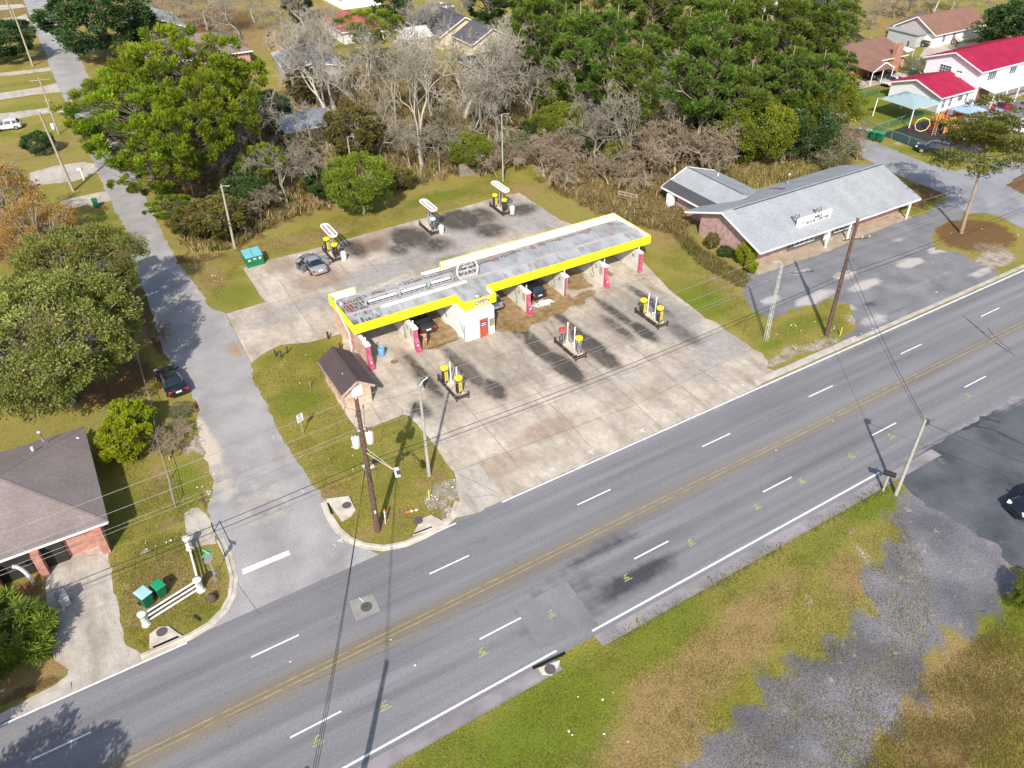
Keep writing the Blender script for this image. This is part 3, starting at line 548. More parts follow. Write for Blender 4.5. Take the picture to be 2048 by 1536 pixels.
# manhole in the road
t = thing('manhole', 'round iron manhole in a square concrete patch in the near lanes of the road', 'manhole', G(733, 1214))
o = t.location; l = [G(*p)-o for p in ((698, 1203), (746, 1188), (761, 1222), (712, 1242))]
MB().prism([(p.x, p.y) for p in l], .004, .026).build('patch', M('patch_conc', (.25, .235, .215), .9, var=.15), t); m = MB(); m.cyl((0, 0), .38, .02, .034, 24)
for a in range(6): m.beam((0, 0, .04), (.34*math.cos(a), .34*math.sin(a), .04), .05, .012)
m.build('cover', M('cast_iron', (.12, .1, .1)), t)
# markings
WH = M('road_white', (.68, .68, .66), .8, var=.18, scale=3); YE = M('road_yellow', (.3, .235, .135), .85, var=.35, scale=1.5)
ml = MB()
def strip(m, s0, s1, t, w_, z=.03):
    n = max(1, int((s1-s0)/8))
    for i in range(n):
        a, b = s0+(s1-s0)*i/n, s0+(s1-s0)*(i+1)/n
        m.add([RD(a, t-w_/2, z), RD(b, t-w_/2, z), RD(b, t+w_/2, z), RD(a, t+w_/2, z)], [(0, 1, 2, 3)])
for i in range(-6, 30): strip(ml, -11.476+i*12.192, -8.43+i*12.192, 32.96, .12); strip(ml, 1.076+i*12.192, 4.12+i*12.192, 26.70, .12)
strip(ml, -70, -2.4, 36.1, .13); strip(ml, 13.2, 16.6, 36.1, .13); strip(ml, 20.5, 380, 36.15, .14)
strip(ml, -70, 16.9, 23.5, .15); strip(ml, 19.6, 46.8, 23.5, .15)
a = [G(*p) for p in ((484, 1139), (577, 1101), (581, 1110), (486, 1150))]
ml.add([(p.x, p.y, .03) for p in a], [(0, 3, 2, 1)])
ml.build('lane_markings', WH, kind='structure')
ml = MB(); strip(ml, -70, 380, 29.85, .085); strip(ml, -70, 380, 30.2, .085); ml.build('centre_line', YE, kind='structure')
# patch of newer asphalt
sheet('asphalt_patch', PX([(1030, 1215), (1133, 1164), (1200, 1252), (1080, 1300)]), .020, Masphalt('patch_asphalt', (.14, .135, .14), (.22, .215, .22), False, False), .6, jit=.02)
sheet('asphalt_patch', PX([(895, 1053), (1015, 1004), (1025, 1012), (915, 1064)]), .020, Masphalt('patch_asphalt2', (.12, .12, .125), (.18, .18, .185), False, False), .6, jit=.02)
# utility survey marks sprayed on the road
def smark(col, pts, rev):
    m = MB()
    for px, py, s in pts:
        o = G(px, py); d = -1 if rev else 1
        for (x0, y0, x1, y1) in ((-.55, 0, .55, 0), (0, 0, -.1*d, .7*d), (-.1*d, .7*d, .35, .75*d), (-.35, .4*d, .15, .38*d), (-.3, .2*d, -.3, .55*d), (.1, .2*d, .3, .3*d)):
            m.beam((o.x+x0*s*.65, o.y+y0*s*.65, .036), (o.x+x1*s*.65, o.y+y1*s*.65, .036), .055, .003)
    m.build('survey_marks', col, kind='structure')
smark(M('spray_yellow', (.45, .43, .14), .8, var=.3, scale=6), [(773, 1418, 1), (638, 1488, 1), (968, 1310, 1), (1106, 1233, .9), (1257, 1160, .9), (1385, 1090, .9), (1517, 1017, .8), (1607, 966, .9), (1706, 916, .9), (1785, 876, .9), (1938, 793, .8)], False)
smark(M('spray_white', (.75, .74, .72), .8), [(1104, 938, .6), (1180, 903, .8), (1282, 860, .8), (1390, 820, .4), (1484, 770, .5), (680, 1080, .6), (1745, 657, .4), (1872, 584, .4)], True)
m = MB()
for px, py, dx, dy in ((547, 878, .1, .35), (608, 985, -.1, .4), (672, 1093, -.1, .3), (728, 1205, -.15, .5)):
    o = G(px, py); m.beam((o.x, o.y, .036), (o.x+dx, o.y+dy, .036), .07, .003)
m.build('survey_marks_green', M('spray_green', (.35, .65, .5), .8), kind='structure')
m = MB(); 
m2 = MB()
for l in ([(1475, 768), (1605, 1035), (1640, 1100)], [(1755, 545), (1770, 640)], [(440, 560), (520, 800), (545, 850)], [(540, 1230), (480, 1130)]):
    pass
tk = MB()
def seal(pts, w_):
    for i in range(len(pts)-1):
        a, b = Vector(pts[i]), Vector(pts[i+1]); n = 6
        for j in range(n):
            p, q = a.lerp(b, j/n), a.lerp(b, (j+1)/n); o = random.uniform(-.06, .06); d = (q-p).normalized(); nn = Vector((-d.y, d.x, 0))*w_*random.uniform(.3, 1)
            tk.add([p+nn, p-nn, q-nn, q+nn], [(0, 1, 2, 3)] if True else [])
def zz(l, w_, z=.0245):
    P = []
    for x, y in l: g = G(x, y); g.z = z; P.append(g)
    seal(P, w_)
zz([(1927, 632), (1950, 652), (1985, 682), (2030, 712)], .09); zz([(1975, 655), (1990, 675), (2020, 700)], .05); zz([(1600, 800), (1500, 850), (1380, 905)], .012); zz([(520, 1230), (470, 1160), (440, 1100)], .012); zz([(760, 1290), (900, 1235), (1100, 1150), (1300, 1065)], .012); zz([(300, 1500), (560, 1390), (800, 1290)], .012)
zz([(1830, 905), (1900, 870), (1990, 830), (2048, 800)], .03, .026); zz([(1940, 850), (1985, 860), (2048, 890)], .16, .027); zz([(1960, 835), (2000, 845)], .2, .028); zz([(1925, 860), (1960, 845)], .18, .029)
zz([(1090, 655), (1120, 690), (1150, 738), (1172, 745)], .035, .023); zz([(1100, 640), (1130, 700)], .03, .0235)
tk.build('tar_seams', M('tar_seam', (.045, .045, .05), .8), kind='structure')
# litter: scraps of paper
lp = MB(); rr = random.Random(3)
LZ = [((400, 465), 60, 1), ((390, 565), 20, .6)]
for (x0, y0, x1, y1, n) in ((375, 500, 440, 545, 26), (420, 560, 445, 560, 6), (560, 405, 700, 420, 20), (860, 345, 990, 350, 30), (830, 365, 870, 375, 12), (450, 480, 640, 470, 20), (1480, 545, 1530, 560, 8), (1540, 640, 1720, 690, 26), (860, 960, 905, 1040, 18), (1860, 460, 2040, 520, 18), (290, 1100, 360, 1080, 6), (560, 700, 620, 800, 4), (1080, 1280, 1300, 1500, 8), (400, 870, 425, 1000, 18), (610, 960, 800, 870, 7), (1200, 900, 1900, 800, 6), (480, 1350, 900, 1250, 3)):
    for i in range(n):
        p = G(rr.uniform(x0, x1)+rr.gauss(0, 6), rr.uniform(min(y0, y1), max(y0, y1))+rr.gauss(0, 5)); s = rr.uniform(.04, .13); a = rr.uniform(0, 3)
        z = .05; v = [(p.x+s*math.cos(a+k*PI/2)*rr.uniform(.5, 1), p.y+s*math.sin(a+k*PI/2)*rr.uniform(.5, 1), z+rr.uniform(0, .06)) for k in range(4)]
        lp.add(v, [(0, 1, 2, 3)])
lp.build('litter', M('litter_paper', (.7, .68, .64), .8, var=.2), kind='stuff')
OFW = M('weathered_white', (.36, .35, .33), .7, var=.25, scale=3, col2=(.52, .5, .47))
# ---------------------------------------------------------------- car wash
YEL = M('yellow_metal', (.82, .74, .012), .5, var=.1, scale=.9, col2=(.88, .82, .02)); WHT = M('white_paint', (.78, .77, .74), .6, var=.08, scale=1.2, col2=(.84, .83, .8))
GRY = M('galvanised', (.48, .49, .5), .45, .5, var=.15); BLK = M('black_metal', (.02, .02, .022), .5); DKB = M('dark_steel', (.07, .05, .04), .7, .2, var=.4, col2=(.14, .09, .06))
CREAM = M('bay_wall', (.6, .58, .5), .7, var=.15, scale=.8, col2=(.7, .68, .61)); PINK = M('pink_stone', (.42, .06, .12), .8, var=.35, scale=5, col2=(.6, .15, .24), bump=.6)
BRK = Mbrick('orange_brick', (.5, .2, .11), (.62, .33, .22), (.62, .55, .46)); BRR = Mbrick('rose_brick', (.3, .13, .11), (.46, .25, .22), (.46, .38, .35))
BRW = M('brown_sign', (.35, .22, .13), .7, var=.3, scale=8); RED = M('red_paint', (.35, .03, .03), .6, var=.2, scale=4, col2=(.5, .14, .06)); GLS = M('glass_dark', (.015, .02, .025), .08, 0, spec=.8, coat=.4)
GLL = M('window_glass', (.06, .07, .09), .1, 0, spec=.8)
mR, tR, bR = nodes('wash_roof_metal'); k = N(tR); mk = mask4(k)
nn = k.noise(1.3, 6, sc=(1, .35, 1)); base = k.mix(k.ramp(k.noise(.5, 5, sc=(1, .3, 1)), [(.35, 0.), (.65, 1.)]), (.27, .27, .27), (.42, .425, .43))
base = k.mix(k.ramp(nn, [(.5, 0.), (.64, .7)]), base, (.22, .19, .17))
base = k.mix(ragged(k, mk[1], k.noise(2.5, 5, sc=(1.6, .4, 1)), 1.5, .4, .55), base, (.1, .08, .07))
base = k.mix(ragged(k, mk[0], k.noise(1.8, 4, sc=(1.5, .6, 1)), 1.2, .38, .48), base, (.26, .075, .03))
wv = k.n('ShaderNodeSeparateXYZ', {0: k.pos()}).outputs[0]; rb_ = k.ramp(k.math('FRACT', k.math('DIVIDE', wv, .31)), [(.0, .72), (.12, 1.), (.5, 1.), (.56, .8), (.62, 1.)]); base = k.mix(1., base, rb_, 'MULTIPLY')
tR.links.new(base, bR.inputs['Base Color']); bR.inputs['Roughness'].default_value = .65; bR.inputs['Metallic'].default_value = .0
def roofslab(bl, u0, u1, v0, z0, v1, z1, rib, parent, name='roof_sheet'):
    us = np.arange(u0, u1+.01, (u1-u0)/max(2, int((u1-u0)/.35))); vs = np.linspace(v0, v1, max(2, int(abs(v1-v0)/.3)))
    X, Y = np.meshgrid(us, vs); Z = z0+(Y-v0)/(v1-v0)*(z1-z0); V = np.column_stack([X.ravel(), Y.ravel(), Z.ravel()]); nx = len(us)
    i = (np.arange(len(vs)-1)[:, None]*nx+np.arange(nx-1)[None]).ravel(); me = npmesh(name, V, np.column_stack([i, i+1, i+nx+1, i+nx]), mR); setmask(me, paint(V[:, :2], bl))
    bm = bmesh.new(); bm.from_mesh(me)
    lay = bm.verts.layers.float_color.get('mask')
    for u in np.arange(u0+.1, u1, rib):
        q = [bm.verts.new(p) for p in ((u-.03, v0, z0), (u+.03, v0, z0), (u+.015, v0, z0+.05), (u-.015, v0, z0+.05), (u-.03, v1, z1), (u+.03, v1, z1), (u+.015, v1, z1+.05), (u-.015, v1, z1+.05))]
        for f in ((1, 5, 6, 2), (3, 7, 4, 0), (2, 6, 7, 3)): bm.faces.new([q[j] for j in f])
    for v in bm.verts[-8*int((u1-u0)/rib+2):] if False else []: pass
    nb0 = len(V)
    bm.verts.ensure_lookup_table()
    for v in bm.verts[nb0:]: v[lay] = (0, 0, 0, 0)
    bm.to_mesh(me); bm.free(); me.update(); o = bpy.data.objects.new(name, me); C.objects.link(o); o.parent = parent; CH.setdefault(parent.name, []).append(o); return o
def fascia(parent, pts, z0, z1, t=.07, inner=True):
    """ribbed yellow outside, white inside, along a list of (u,v) corners"""
    m = MB(); mi = MB(); cap = MB()
    for i in range(len(pts)-1):
        p, q = Vector(pts[i]), Vector(pts[i+1]); d = (q-p).normalized(); n = Vector((d.y, -d.x)); L = (q-p).length
        def seg(mb, off0, off1, za, zb, a=0, b=L):
            P = [p+d*a+n*off0, p+d*b+n*off0, p+d*b+n*off1, p+d*a+n*off1]; mb.prism([(x.x, x.y) for x in P], za, zb)
        seg(m, -t/2, t/2, z0, z1, -t/2 if i == 0 else t/2, L+t/2); seg(mi, -t/2-.03, -t/2-.003, z0+.05, z1-.05, .08, L-.08)
        k_ = .0
        while k_ < L-.06: seg(m, t/2-.002, t/2+.016, z0, z1, k_, k_+.05); k_ += .24
    m.build('yellow_fascia', YEL, parent); mi.build('fascia_lining', WHT, parent)
wash = thing('car_wash', 'long yellow-edged self-service car wash with rusty metal roof on the concrete lot', 'car wash', (0, 0, 0))
u0, u1, v0, v1 = 17.93, 51.8, 59.0, 65.5
fascia(wash, [(u0, v1), (u0, v0), (28.25, v0), (28.25, 57.25), (31.65, 57.25), (31.65, v0), (u1, v0), (u1, v1+.1), (29.9, v1+.1)], 2.98, 3.92)
fascia(wash, [(20.6, v1), (u0, v1)], 2.98, 3.92)
rbl = [(0, 22.6, 64.2, .3, .5, 0, .9), (0, 23.0, 63.2, .2, .8, 0, .9), (0, 21.9, 64.1, .3, .2, 0, .8), (0, 18.8, 62.7, .4, 1.1, 0, .9), (0, 19.5, 63.6, .3, .5, 0, .7), (0, 29.9, 64.2, .3, .25, 0, .9), (0, 35.2, 64., .5, .6, 0, 1), (0, 40.1, 64.1, .35, .5, 0, 1), (0, 41.3, 64.2, .6, .35, 0, .9), (0, 43.4, 64.1, .6, .35, 0, .7), (0, 46.9, 64.1, .5, .5, 0, 1), (0, 50.4, 64.2, .4, .4, 0, 1), (0, 33, 64.4, .8, .3, 0, .5), (0, 27, 64.5, 1.2, .3, 0, .5),
       (1, 20, 62.5, 2, 2, 0, .55), (1, 19.5, 59.8, 2, .8, 0, .5), (1, 26, 64.4, 1.5, .5, 0, .7), (1, 29.5, 64.4, 4, .5, 0, .7), (1, 33, 64.2, 3, .6, 0, .85), (1, 37, 64.2, 2, .5, 0, .7), (1, 45, 64.3, 4, .4, 0, .6), (1, 22.5, 64.3, 1.5, .4, 0, .5)]
roofslab(rbl, u0+.05, u1-.05, v0+.04, 3.42, 61.3, 3.72, .31, wash); roofslab(rbl, u0+.05, u1-.05, 61.3, 3.72, v1-.7, 3.4, .31, wash)
roofslab([], 28.3, 31.6, 57.3, 3.3, v0+.04, 3.42, .31, wash, 'office_roof')
m = MB(); m.box((34.9, 61.3, 3.735), (33.6, .34, .04)); m.build('ridge_cap', M('ridge_pink', (.45, .37, .35), .6, var=.2, scale=.6, col2=(.5, .45, .43)), wash)
m = MB()
for z in (63.3, 64.4): m.box((23.5, z, 3.72-(z-61.3)*.105+.09), (11, .05, .05))
m.box((32.5, 64.2, 3.53), (10, .04, .04)); m.box((23, 64.83, 3.46), (9.5, .09, .08)); m.build('batten', OFW, wash)
# structure under the roof
m = MB(); m.bb((u0+.1, v0+.06, 3.02), (u1-.1, v0+.2, 3.3)); m.bb((u0+.1, v1-.9, 3.02), (u1-.1, v1-.75, 3.3)); m.bb((u0+.1, 62, 3.1), (u1-.1, 62.15, 3.35)); m.build('roof_beam', GRY, wash)
def hexp(cx, cy): return
DIV = [(18.5, 'brick', 56.9), (23.35, 'stepped', 57.2), (35.75, 'stepped', 57.2), (40.75, 'panel', 57.9), (45.5, 'stepped', 57.5), (50.45, 'plain', 58.0)]
WV1 = 66.2
for u, kd, vf in DIV:
    m = MB(); m.bb((u-.16, vf+.8, 0), (u+.16, WV1, 2.35)); m.build('bay_wall', BRK if kd == 'brick' else CREAM, wash)
    m = MB(); m.bb((u-.26, vf+.55, 2.3), (u+.26, vf+1.35, 2.42)); m.bb((u-.18, vf+1.36, 2.352), (u+.18, WV1, 2.40)); m.build('wall_cap', WHT, wash)
    m = MB()
    if kd in ('brick', 'stepped'):
        m.bb((u-.2, vf+.6, 0), (u+.2, vf+.797, 2.29)); m.bb((u-.2, vf+.33, 0), (u+.2, vf+.597, .95))
        m.add([(u-.2, vf+.33, .95), (u+.2, vf+.33, .95), (u+.2, vf+.6, 1.25), (u-.2, vf+.6, 1.25), (u-.2, vf+.6, .95), (u+.2, vf+.6, .95)], [(0, 1, 2, 3), (0, 3, 4), (1, 5, 2)])
        m.bb((u-.2, vf+.12, 0), (u+.2, vf+.33, .5)); m.bb((u-.3, vf+.05, 0), (u+.3, vf+.5, .035))
    elif kd == 'plain': m.bb((u-.19, vf+.45, 0), (u+.19, vf+.797, 2.29))
    else: m.bb((u-.09, vf+.76, .1), (u+.09, vf+.797, 2.2))
    p = m.build('pillar_front', PINK, wash)
    if kd in ('brick', 'stepped'): MB().bb((u-.06, vf+.31, .6), (u+.08, vf+.335, .78)).build('coin_slot', WHT, wash)
    if kd == 'panel': MB().bb((u-.2, vf+.8, .0), (u+.2, vf+.95, 2.29)).build('pillar_frame', WHT, wash)
    m = MB(); m.tube([(u, vf+1.1, 2.4), (u, vf+1.1, 3.02)], .06, 8); m.tube([(u, 64.9, 2.38), (u, 64.9, 3.02)], .06, 8); m.build('roof_post', WHT, wash)
    if kd == 'stepped':
        for dv, z, w_, h_, mm in ((1.35, 1.6, .5, .75, BRW), (2.25, 1.75, .34, .3, BLK), (3.1, 1.75, .34, .3, RED)):
            m = MB(); m.bb((u-.185, vf+dv-w_/2, z-h_/2), (u-.163, vf+dv+w_/2, z+h_/2)); o = m.build('instruction_sign', mm, wash)
            if mm is not BRW: MB().bb((u-.19, vf+dv-w_*.3, z-h_*.3), (u-.186, vf+dv+w_*.3, z+h_*.3)).build('sign_face', WHT, wash)
            else:
                m = MB()
                for i in range(8): m.bb((u-.19, vf+dv-w_*.38, z-.3+i*.085), (u-.186, vf+dv+w_*.3*random.uniform(.3, 1), z-.275+i*.085))
                m.build('sign_lines', M('sign_cream', (.6, .5, .38), .7), wash)
    if kd in ('stepped', 'panel', 'plain'):
        m = MB(); q = [(u-.18, vf+3.2, 1.55), (u-.3, vf+3.0, 1.65), (u-.34, vf+2.7, 1.5), (u-.3, vf+2.5, .9), (u-.26, vf+2.5, .35), (u-.24, vf+2.9, .2), (u-.2, vf+3.2, .5)]
        if kd != 'plain': m.tube(q, .022, 6); m.build('wash_hose', BLK, wash)
        if kd != 'stepped': MB().bb((u-.2, vf+1.5, 1.5), (u-.163, vf+1.9, 1.85)).build('control_box', GRY, wash); 
# office
m = MB(); m.bb((27.95, 56.55, 0), (31.05, WV1, 2.98)); m.build('office_wall', WHT, wash)
m = MB(); m.bb((29.42, 56.5, 0), (30.32, 56.545, 2.02)); dr = m.build('door', RED, wash)
m = MB(); m.bb((29.36, 56.49, 0), (29.42, 56.56, 2.08)); m.bb((30.32, 56.49, 0), (30.38, 56.56, 2.08)); m.bb((29.36, 56.49, 2.02), (30.38, 56.56, 2.1)); m.build('door_frame', M('frame_rusty', (.55, .4, .3), .7, var=.3, scale=6, col2=(.7, .6, .5)), wash)
MB().bb((29.56, 56.475, 1.2), (30.14, 56.497, 1.72)).build('door_sign', M('sign_blue', (.02, .04, .2), .5), wash)
m = MB()
for r_ in range(2):
    for q in range(5): m.bb((29.6+q*.1, 56.47, 1.28+r_*.2+.02*(q % 2)), (29.66+q*.1, 56.476, 1.4+r_*.2))
m.build('door_sign_marks', WHT, wash)
MB().bb((30.5, 56.51, .95), (30.95, 56.548, 1.75)).build('office_window', M('poster_grey', (.2, .2, .15), .5, var=.5, scale=6, col2=(.35, .34, .28)), wash)
m = MB(); [m.bb(a, b) for a, b in (((30.47, 56.5, .92), (30.5, 56.55, 1.78)), ((30.95, 56.5, .92), (30.98, 56.55, 1.78)), ((30.47, 56.5, 1.75), (30.98, 56.55, 1.79)))]; m.build('window_frame', GRY, wash)
MB().bb((29.3, 57.165, 3.2), (30.95, 57.188, 3.8)).build('sign_board', M('sign_lime', (.7, .68, .4), .6), wash)
text('open_lettering', 'OPEN', .6, M('maroon', (.16, .015, .035), .6), wash, frame((30.12, 57.16, 3.5), (1, 0, 0)), .008, .012, sx=1.05)
m = MB(); m.tube([(27.9, 56.8, 1.8), (27.85, 56.75, 1.2), (27.86, 56.8, .2)], .035, 6); m.tube([(27.9, 57.6, 1.7), (27.82, 57.2, 1.5), (27.82, 56.95, .9)], .03, 6); m.build('blue_hose', M('hose_blue', (.12, .25, .45), .5), wash)
MB().tube([(27.88, 56.62, .02), (27.88, 56.62, 2.4)], .025, 6).build('pipe', WHT, wash)
m = MB(); m.tube([(27.9, 61.2, 1.4), (27.7, 61.0, 1.7), (27.75, 60.6, 1.3), (27.8, 60.4, .8)], .022, 6); m.build('wash_hose', BLK, wash)
m = MB(); m.lathe((30.0, 57.95, 3.35), [(.12, 0), (.12, .25), (.3, .3), (.34, .42), (.28, .55), (.1, .62)], 14); m.build('roof_vent', GRY, wash)
# side post, meter pipe, antenna at left end
m = MB(); m.tube([(17.86, 60.6, 0), (17.86, 60.6, 2.3), (17.75, 61.4, 3.0), (17.8, 63.0, 3.9), (17.8, 63.1, 5.0)], .05, 8); m.box((17.8, 60.6, 1.3), (.12, .2, .3)); m.build('electric_conduit', WHT, wash)
m = MB(); m.lathe((18.4, 63.4, 3.5), [(.25, 0), (.3, .2), (.2, .5), (.05, .55)], 10); m.build('light_fitting', GRY, wash)
# sign frames standing on the roof ridge: three stadium tubes and one round one
def stadium(parent, u, L, r, v, z, name):
    t = thing(name, 'x', 'sign frame', (u, v, z)); t.rotation_euler = (R(-14), 0, 0)
    pts = [(-L/2+r-r*math.sin(a), 0, r+r*math.cos(a)) for a in np.linspace(0, PI, 9)]+[(L/2-r+r*math.sin(a), 0, r-r*math.cos(a)) for a in np.linspace(0, PI, 9)]; pts.append(pts[0])
    m = MB(); m.tube(pts, .035, 6, False); m.tube([(p[0], .28, p[2]) for p in pts], .035, 6, False)
    for i in range(0, len(pts)-1, 2): m.tube([pts[i], (pts[i][0], .28, pts[i][2])], .025, 5)
    m.build('frame', OFW, t); m = MB(); m.tube([(-L/2+.3, .14, r*1.15), (L/2-.3, .14, r*1.15)], .13, 8); m.build('lamp_tube', WHT, t)
    m = MB()
    for x in np.linspace(-L/2+.5, L/2-.5, 5): m.tube([(x, 0, .03), (x, 0, 2*r-.03)], .02, 5)
    m.tube([(-L/2+.3, 0, r*.6), (L/2-.3, 0, r*.6)], .03, 5); m.build('strut', OFW, t); return t
lab = ['white oval sign frame on the wash roof, leftmost of the three in the row', 'white oval sign frame on the wash roof, middle one of the three', 'white oval sign frame on the wash roof, next to the round frame']
for i, (u, L) in enumerate(((22.0, 3.5), (25.2, 3.1), (28.1, 2.6))):
    t = stadium(wash, u, L, .42, 61.55, 3.75, 'sign_frame'); tag(t, lab[i], 'sign frame', 'oval sign frames on the wash roof')
t = thing('round_sign_frame', 'large round white sign frame standing on the wash roof ridge above the office', 'sign frame', (31.1, 61.6, 3.35)); t.rotation_euler = (R(-10), 0, 0)
m = MB(); c_ = [(1.15*math.sin(a), 0, 1.1+1.15*math.cos(a)) for a in np.linspace(0, 2*PI, 25)]
m.tube(c_, .05, 6, False); m.tube([(p[0], .2, p[2]) for p in c_], .04, 6, False); m.build('rim', M('rim_cream', (.7, .68, .5), .6), t)
m = MB(); m.box((0, .1, 1.1), (1.9, .07, .16)); m.box((.1, .1, 1.5), (1.3, .07, .12)); m.box((-.2, .1, 1.85), (.8, .07, .1)); m.box((0, .1, .8), (.1, .08, 1.0)); m.beam((-.7, .1, .5), (.7, .1, 1.9), .06, .06); m.beam((.7, .1, .6), (-.5, .1, 1.9), .06, .06); m.build('lamp_tube', OFW, t)
MB().box((0, 0, .5), (2.0, .05, .34)).build('backing', M('ridge_pink', (.5, .4, .38)), t)
tag(MB().box((26.0, 60.95, 3.76), (9.0, .42, .07)).build('white_board', WHT), 'long flat white board lying along the wash roof ridge', 'board')
# soap foam
m = MB(); rr = random.Random(5)
for i in range(260):
    a = rr.random(); x = 37.6+rr.gauss(0, .55)+.7*a; y = 58.45+rr.gauss(0, .22)+.35*a; s = rr.uniform(.02, .11) * (1.4 if x > 37.9 else .8)
    m.add([(x-s, y, .03), (x, y-s*.7, .03), (x+s, y, .03), (x, y+s*.8, .03), (x, y, .05+s*.4)], [(0, 1, 4), (1, 2, 4), (2, 3, 4), (3, 0, 4)], True)
m.build('soap_foam', M('foam', (.8, .82, .85), .5), kind='stuff')
# drain grate in bay
tag(MB().box((25.7, 57.4, .026), (2.9, .16, .012)).build('drain_grate', M('grate', (.12, .08, .03), .8, var=.5)), 'long narrow drain grate in front of the left wash bay', 'drain')
tag(MB().lathe((20.7, 57.15, .02), [(.36, 0), (.36, .02), (.3, .035), (.3, .02)], 18).build('drain_cover', M('cover_brown', (.2, .15, .1), .8)), 'round brown drain cover beside the blue barrel', 'drain cover')
# ---------------------------------------------------------------- vacuum shed / brick hut
BRS = M('hut_shingle', (.04, .03, .032), .9, var=.4, scale=3, col2=(.06, .045, .045))
DSH = Mshingle('hut_shingles', (.085, .058, .056), (.04, .028, .028))
GRS = Mshingle('grey_shingles', (.23, .185, .17), (.14, .11, .1)); LGS = Mshingle('pale_shingles', (.32, .33, .34), (.25, .26, .27)); BNS = Mshingle('brown_shingles', (.23, .12, .085), (.12, .06, .04)); MAR = M('maroon_roof', (.3, .009, .04), .6, var=.14, scale=.5, col2=(.37, .014, .055))
WTR = M('white_trim', (.76, .76, .74), .6, var=.06)
def house(name, label, cat, u0, v0, u1, v1, hw, hr, axis, roof, wall, over=.45, hip=0., rz=0, trim=WTR, z0=0., group=None, gable=None, thick=.14, ridge=None, ov=None, wh=None):
    """walls u0..u1 x v0..v1; ridge along axis; hip = inset of the ridge ends; ridge = offset of the ridge line"""
    cx, cy = (u0+u1)/2, (v0+v1)/2; t = thing(name, label, cat, (cx, cy, z0), rz, group)
    a, b = (u1-u0)/2, (v1-v0)/2; sw = axis == 'v'
    if sw: a, b = b, a
    def T(x, y, z): return (y, x, z) if sw else (x, y, z)
    rg = ridge or 0.
    m = MB(); sl = (hr-hw)/(b+over); zr = hr
    V = [T(-a, -b, 0), T(a, -b, 0), T(a, b, 0), T(-a, b, 0), T(-a, -b, wh or hw), T(a, -b, wh or hw), T(a, b, wh or hw), T(-a, b, wh or hw)]
    Fc = [(0, 1, 5, 4), (2, 3, 7, 6), (1, 2, 6, 5), (3, 0, 4, 7)]
    if hip == 0:
        zz = hw+(hr-hw)*.93
        V += [T(-a, rg, zz), T(a, rg, zz)]; Fc += [(5, 6, 9), (7, 4, 8)]
    if sw: Fc = [tuple(reversed(f)) for f in Fc]
    m.add(V, Fc); m.build('wall', wall, t)
    if hip == 0 and gable:
        for sx in (-1, 1): MB().add([T(sx*(a+.02), -b, hw-.05), T(sx*(a+.02), b, hw-.05), T(sx*(a+.02), rg, zz)], [(0, 1, 2)]).build('gable', gable, t)
    A, Bb = a+over, b+(ov or over); ze = hw+.02-.0; m = MB(); hp = hip
    def slab(P):
        P = [Vector(p) for p in P]; n = (P[1]-P[0]).cross(P[2]-P[0]).normalized()
        if n.z < 0: P.reverse(); n = -n
        k_ = len(P); m.add([p+n*thick for p in P]+[p for p in P], [tuple(range(k_)), tuple(range(2*k_-1, k_-1, -1))]+[(k_+i, k_+(i+1) % k_, (i+1) % k_, i) for i in range(k_)])
    zl = ze-.12
    if hip == 0:
        slab([T(-A, -Bb, zl), T(A, -Bb, zl), T(A, rg, zr), T(-A, rg, zr)]); slab([T(A, Bb, zl), T(-A, Bb, zl), T(-A, rg, zr), T(A, rg, zr)])
    else:
        r1 = T(-A+hp, rg, zr); r2 = T(A-hp, rg, zr)
        slab([T(-A, -Bb, zl), T(A, -Bb, zl), r2, r1]); slab([T(A, Bb, zl), T(-A, Bb, zl), r1, r2]); slab([T(-A, Bb, zl), T(-A, -Bb, zl), r1]); slab([T(A, -Bb, zl), T(A, Bb, zl), r2])
    rf = m.build('roof', roof, t); tr = MB()
    if roof is MAR:
        sm_ = MB()
        for x in np.arange(-A+.3, A, .45):
            for sy in (-1, 1): sm_.beam(T(x, sy*Bb, zl+thick*1.03), T(x, rg, zr+thick*1.03), .04, .05)
        sm_.build('roof_seam', MAR, t)
    def tb(p, q): tr.beam(p, q, .05, .2)
    e = .03
    tb(T(-A, -Bb-e, zl), T(A, -Bb-e, zl)); tb(T(-A, Bb+e, zl), T(A, Bb+e, zl))
    if hip == 0:
        for sx in (-1, 1): tb(T(sx*(A+e), -Bb, zl), T(sx*(A+e), rg, zr)); tb(T(sx*(A+e), rg, zr), T(sx*(A+e), Bb, zl))
    else:
        for sx in (-1, 1): tb(T(sx*(A+e), -Bb, zl), T(sx*(A+e), Bb, zl))
    if trim: tr.build('eave_trim', trim, t)
    m = MB(); rl = (A-hp if hip else A); m.beam(T(-rl, rg, zr+thick*1.05), T(rl, rg, zr+thick*1.05), .22, .05)
    if hip:
        for sx in (-1, 1):
            for sy in (-1, 1): m.beam(T(sx*(A-hp), rg, zr+thick*1.02), T(sx*A, sy*Bb, zl+thick*1.02), .2, .04)
    m.build('ridge_cap', roof, t)
    return t
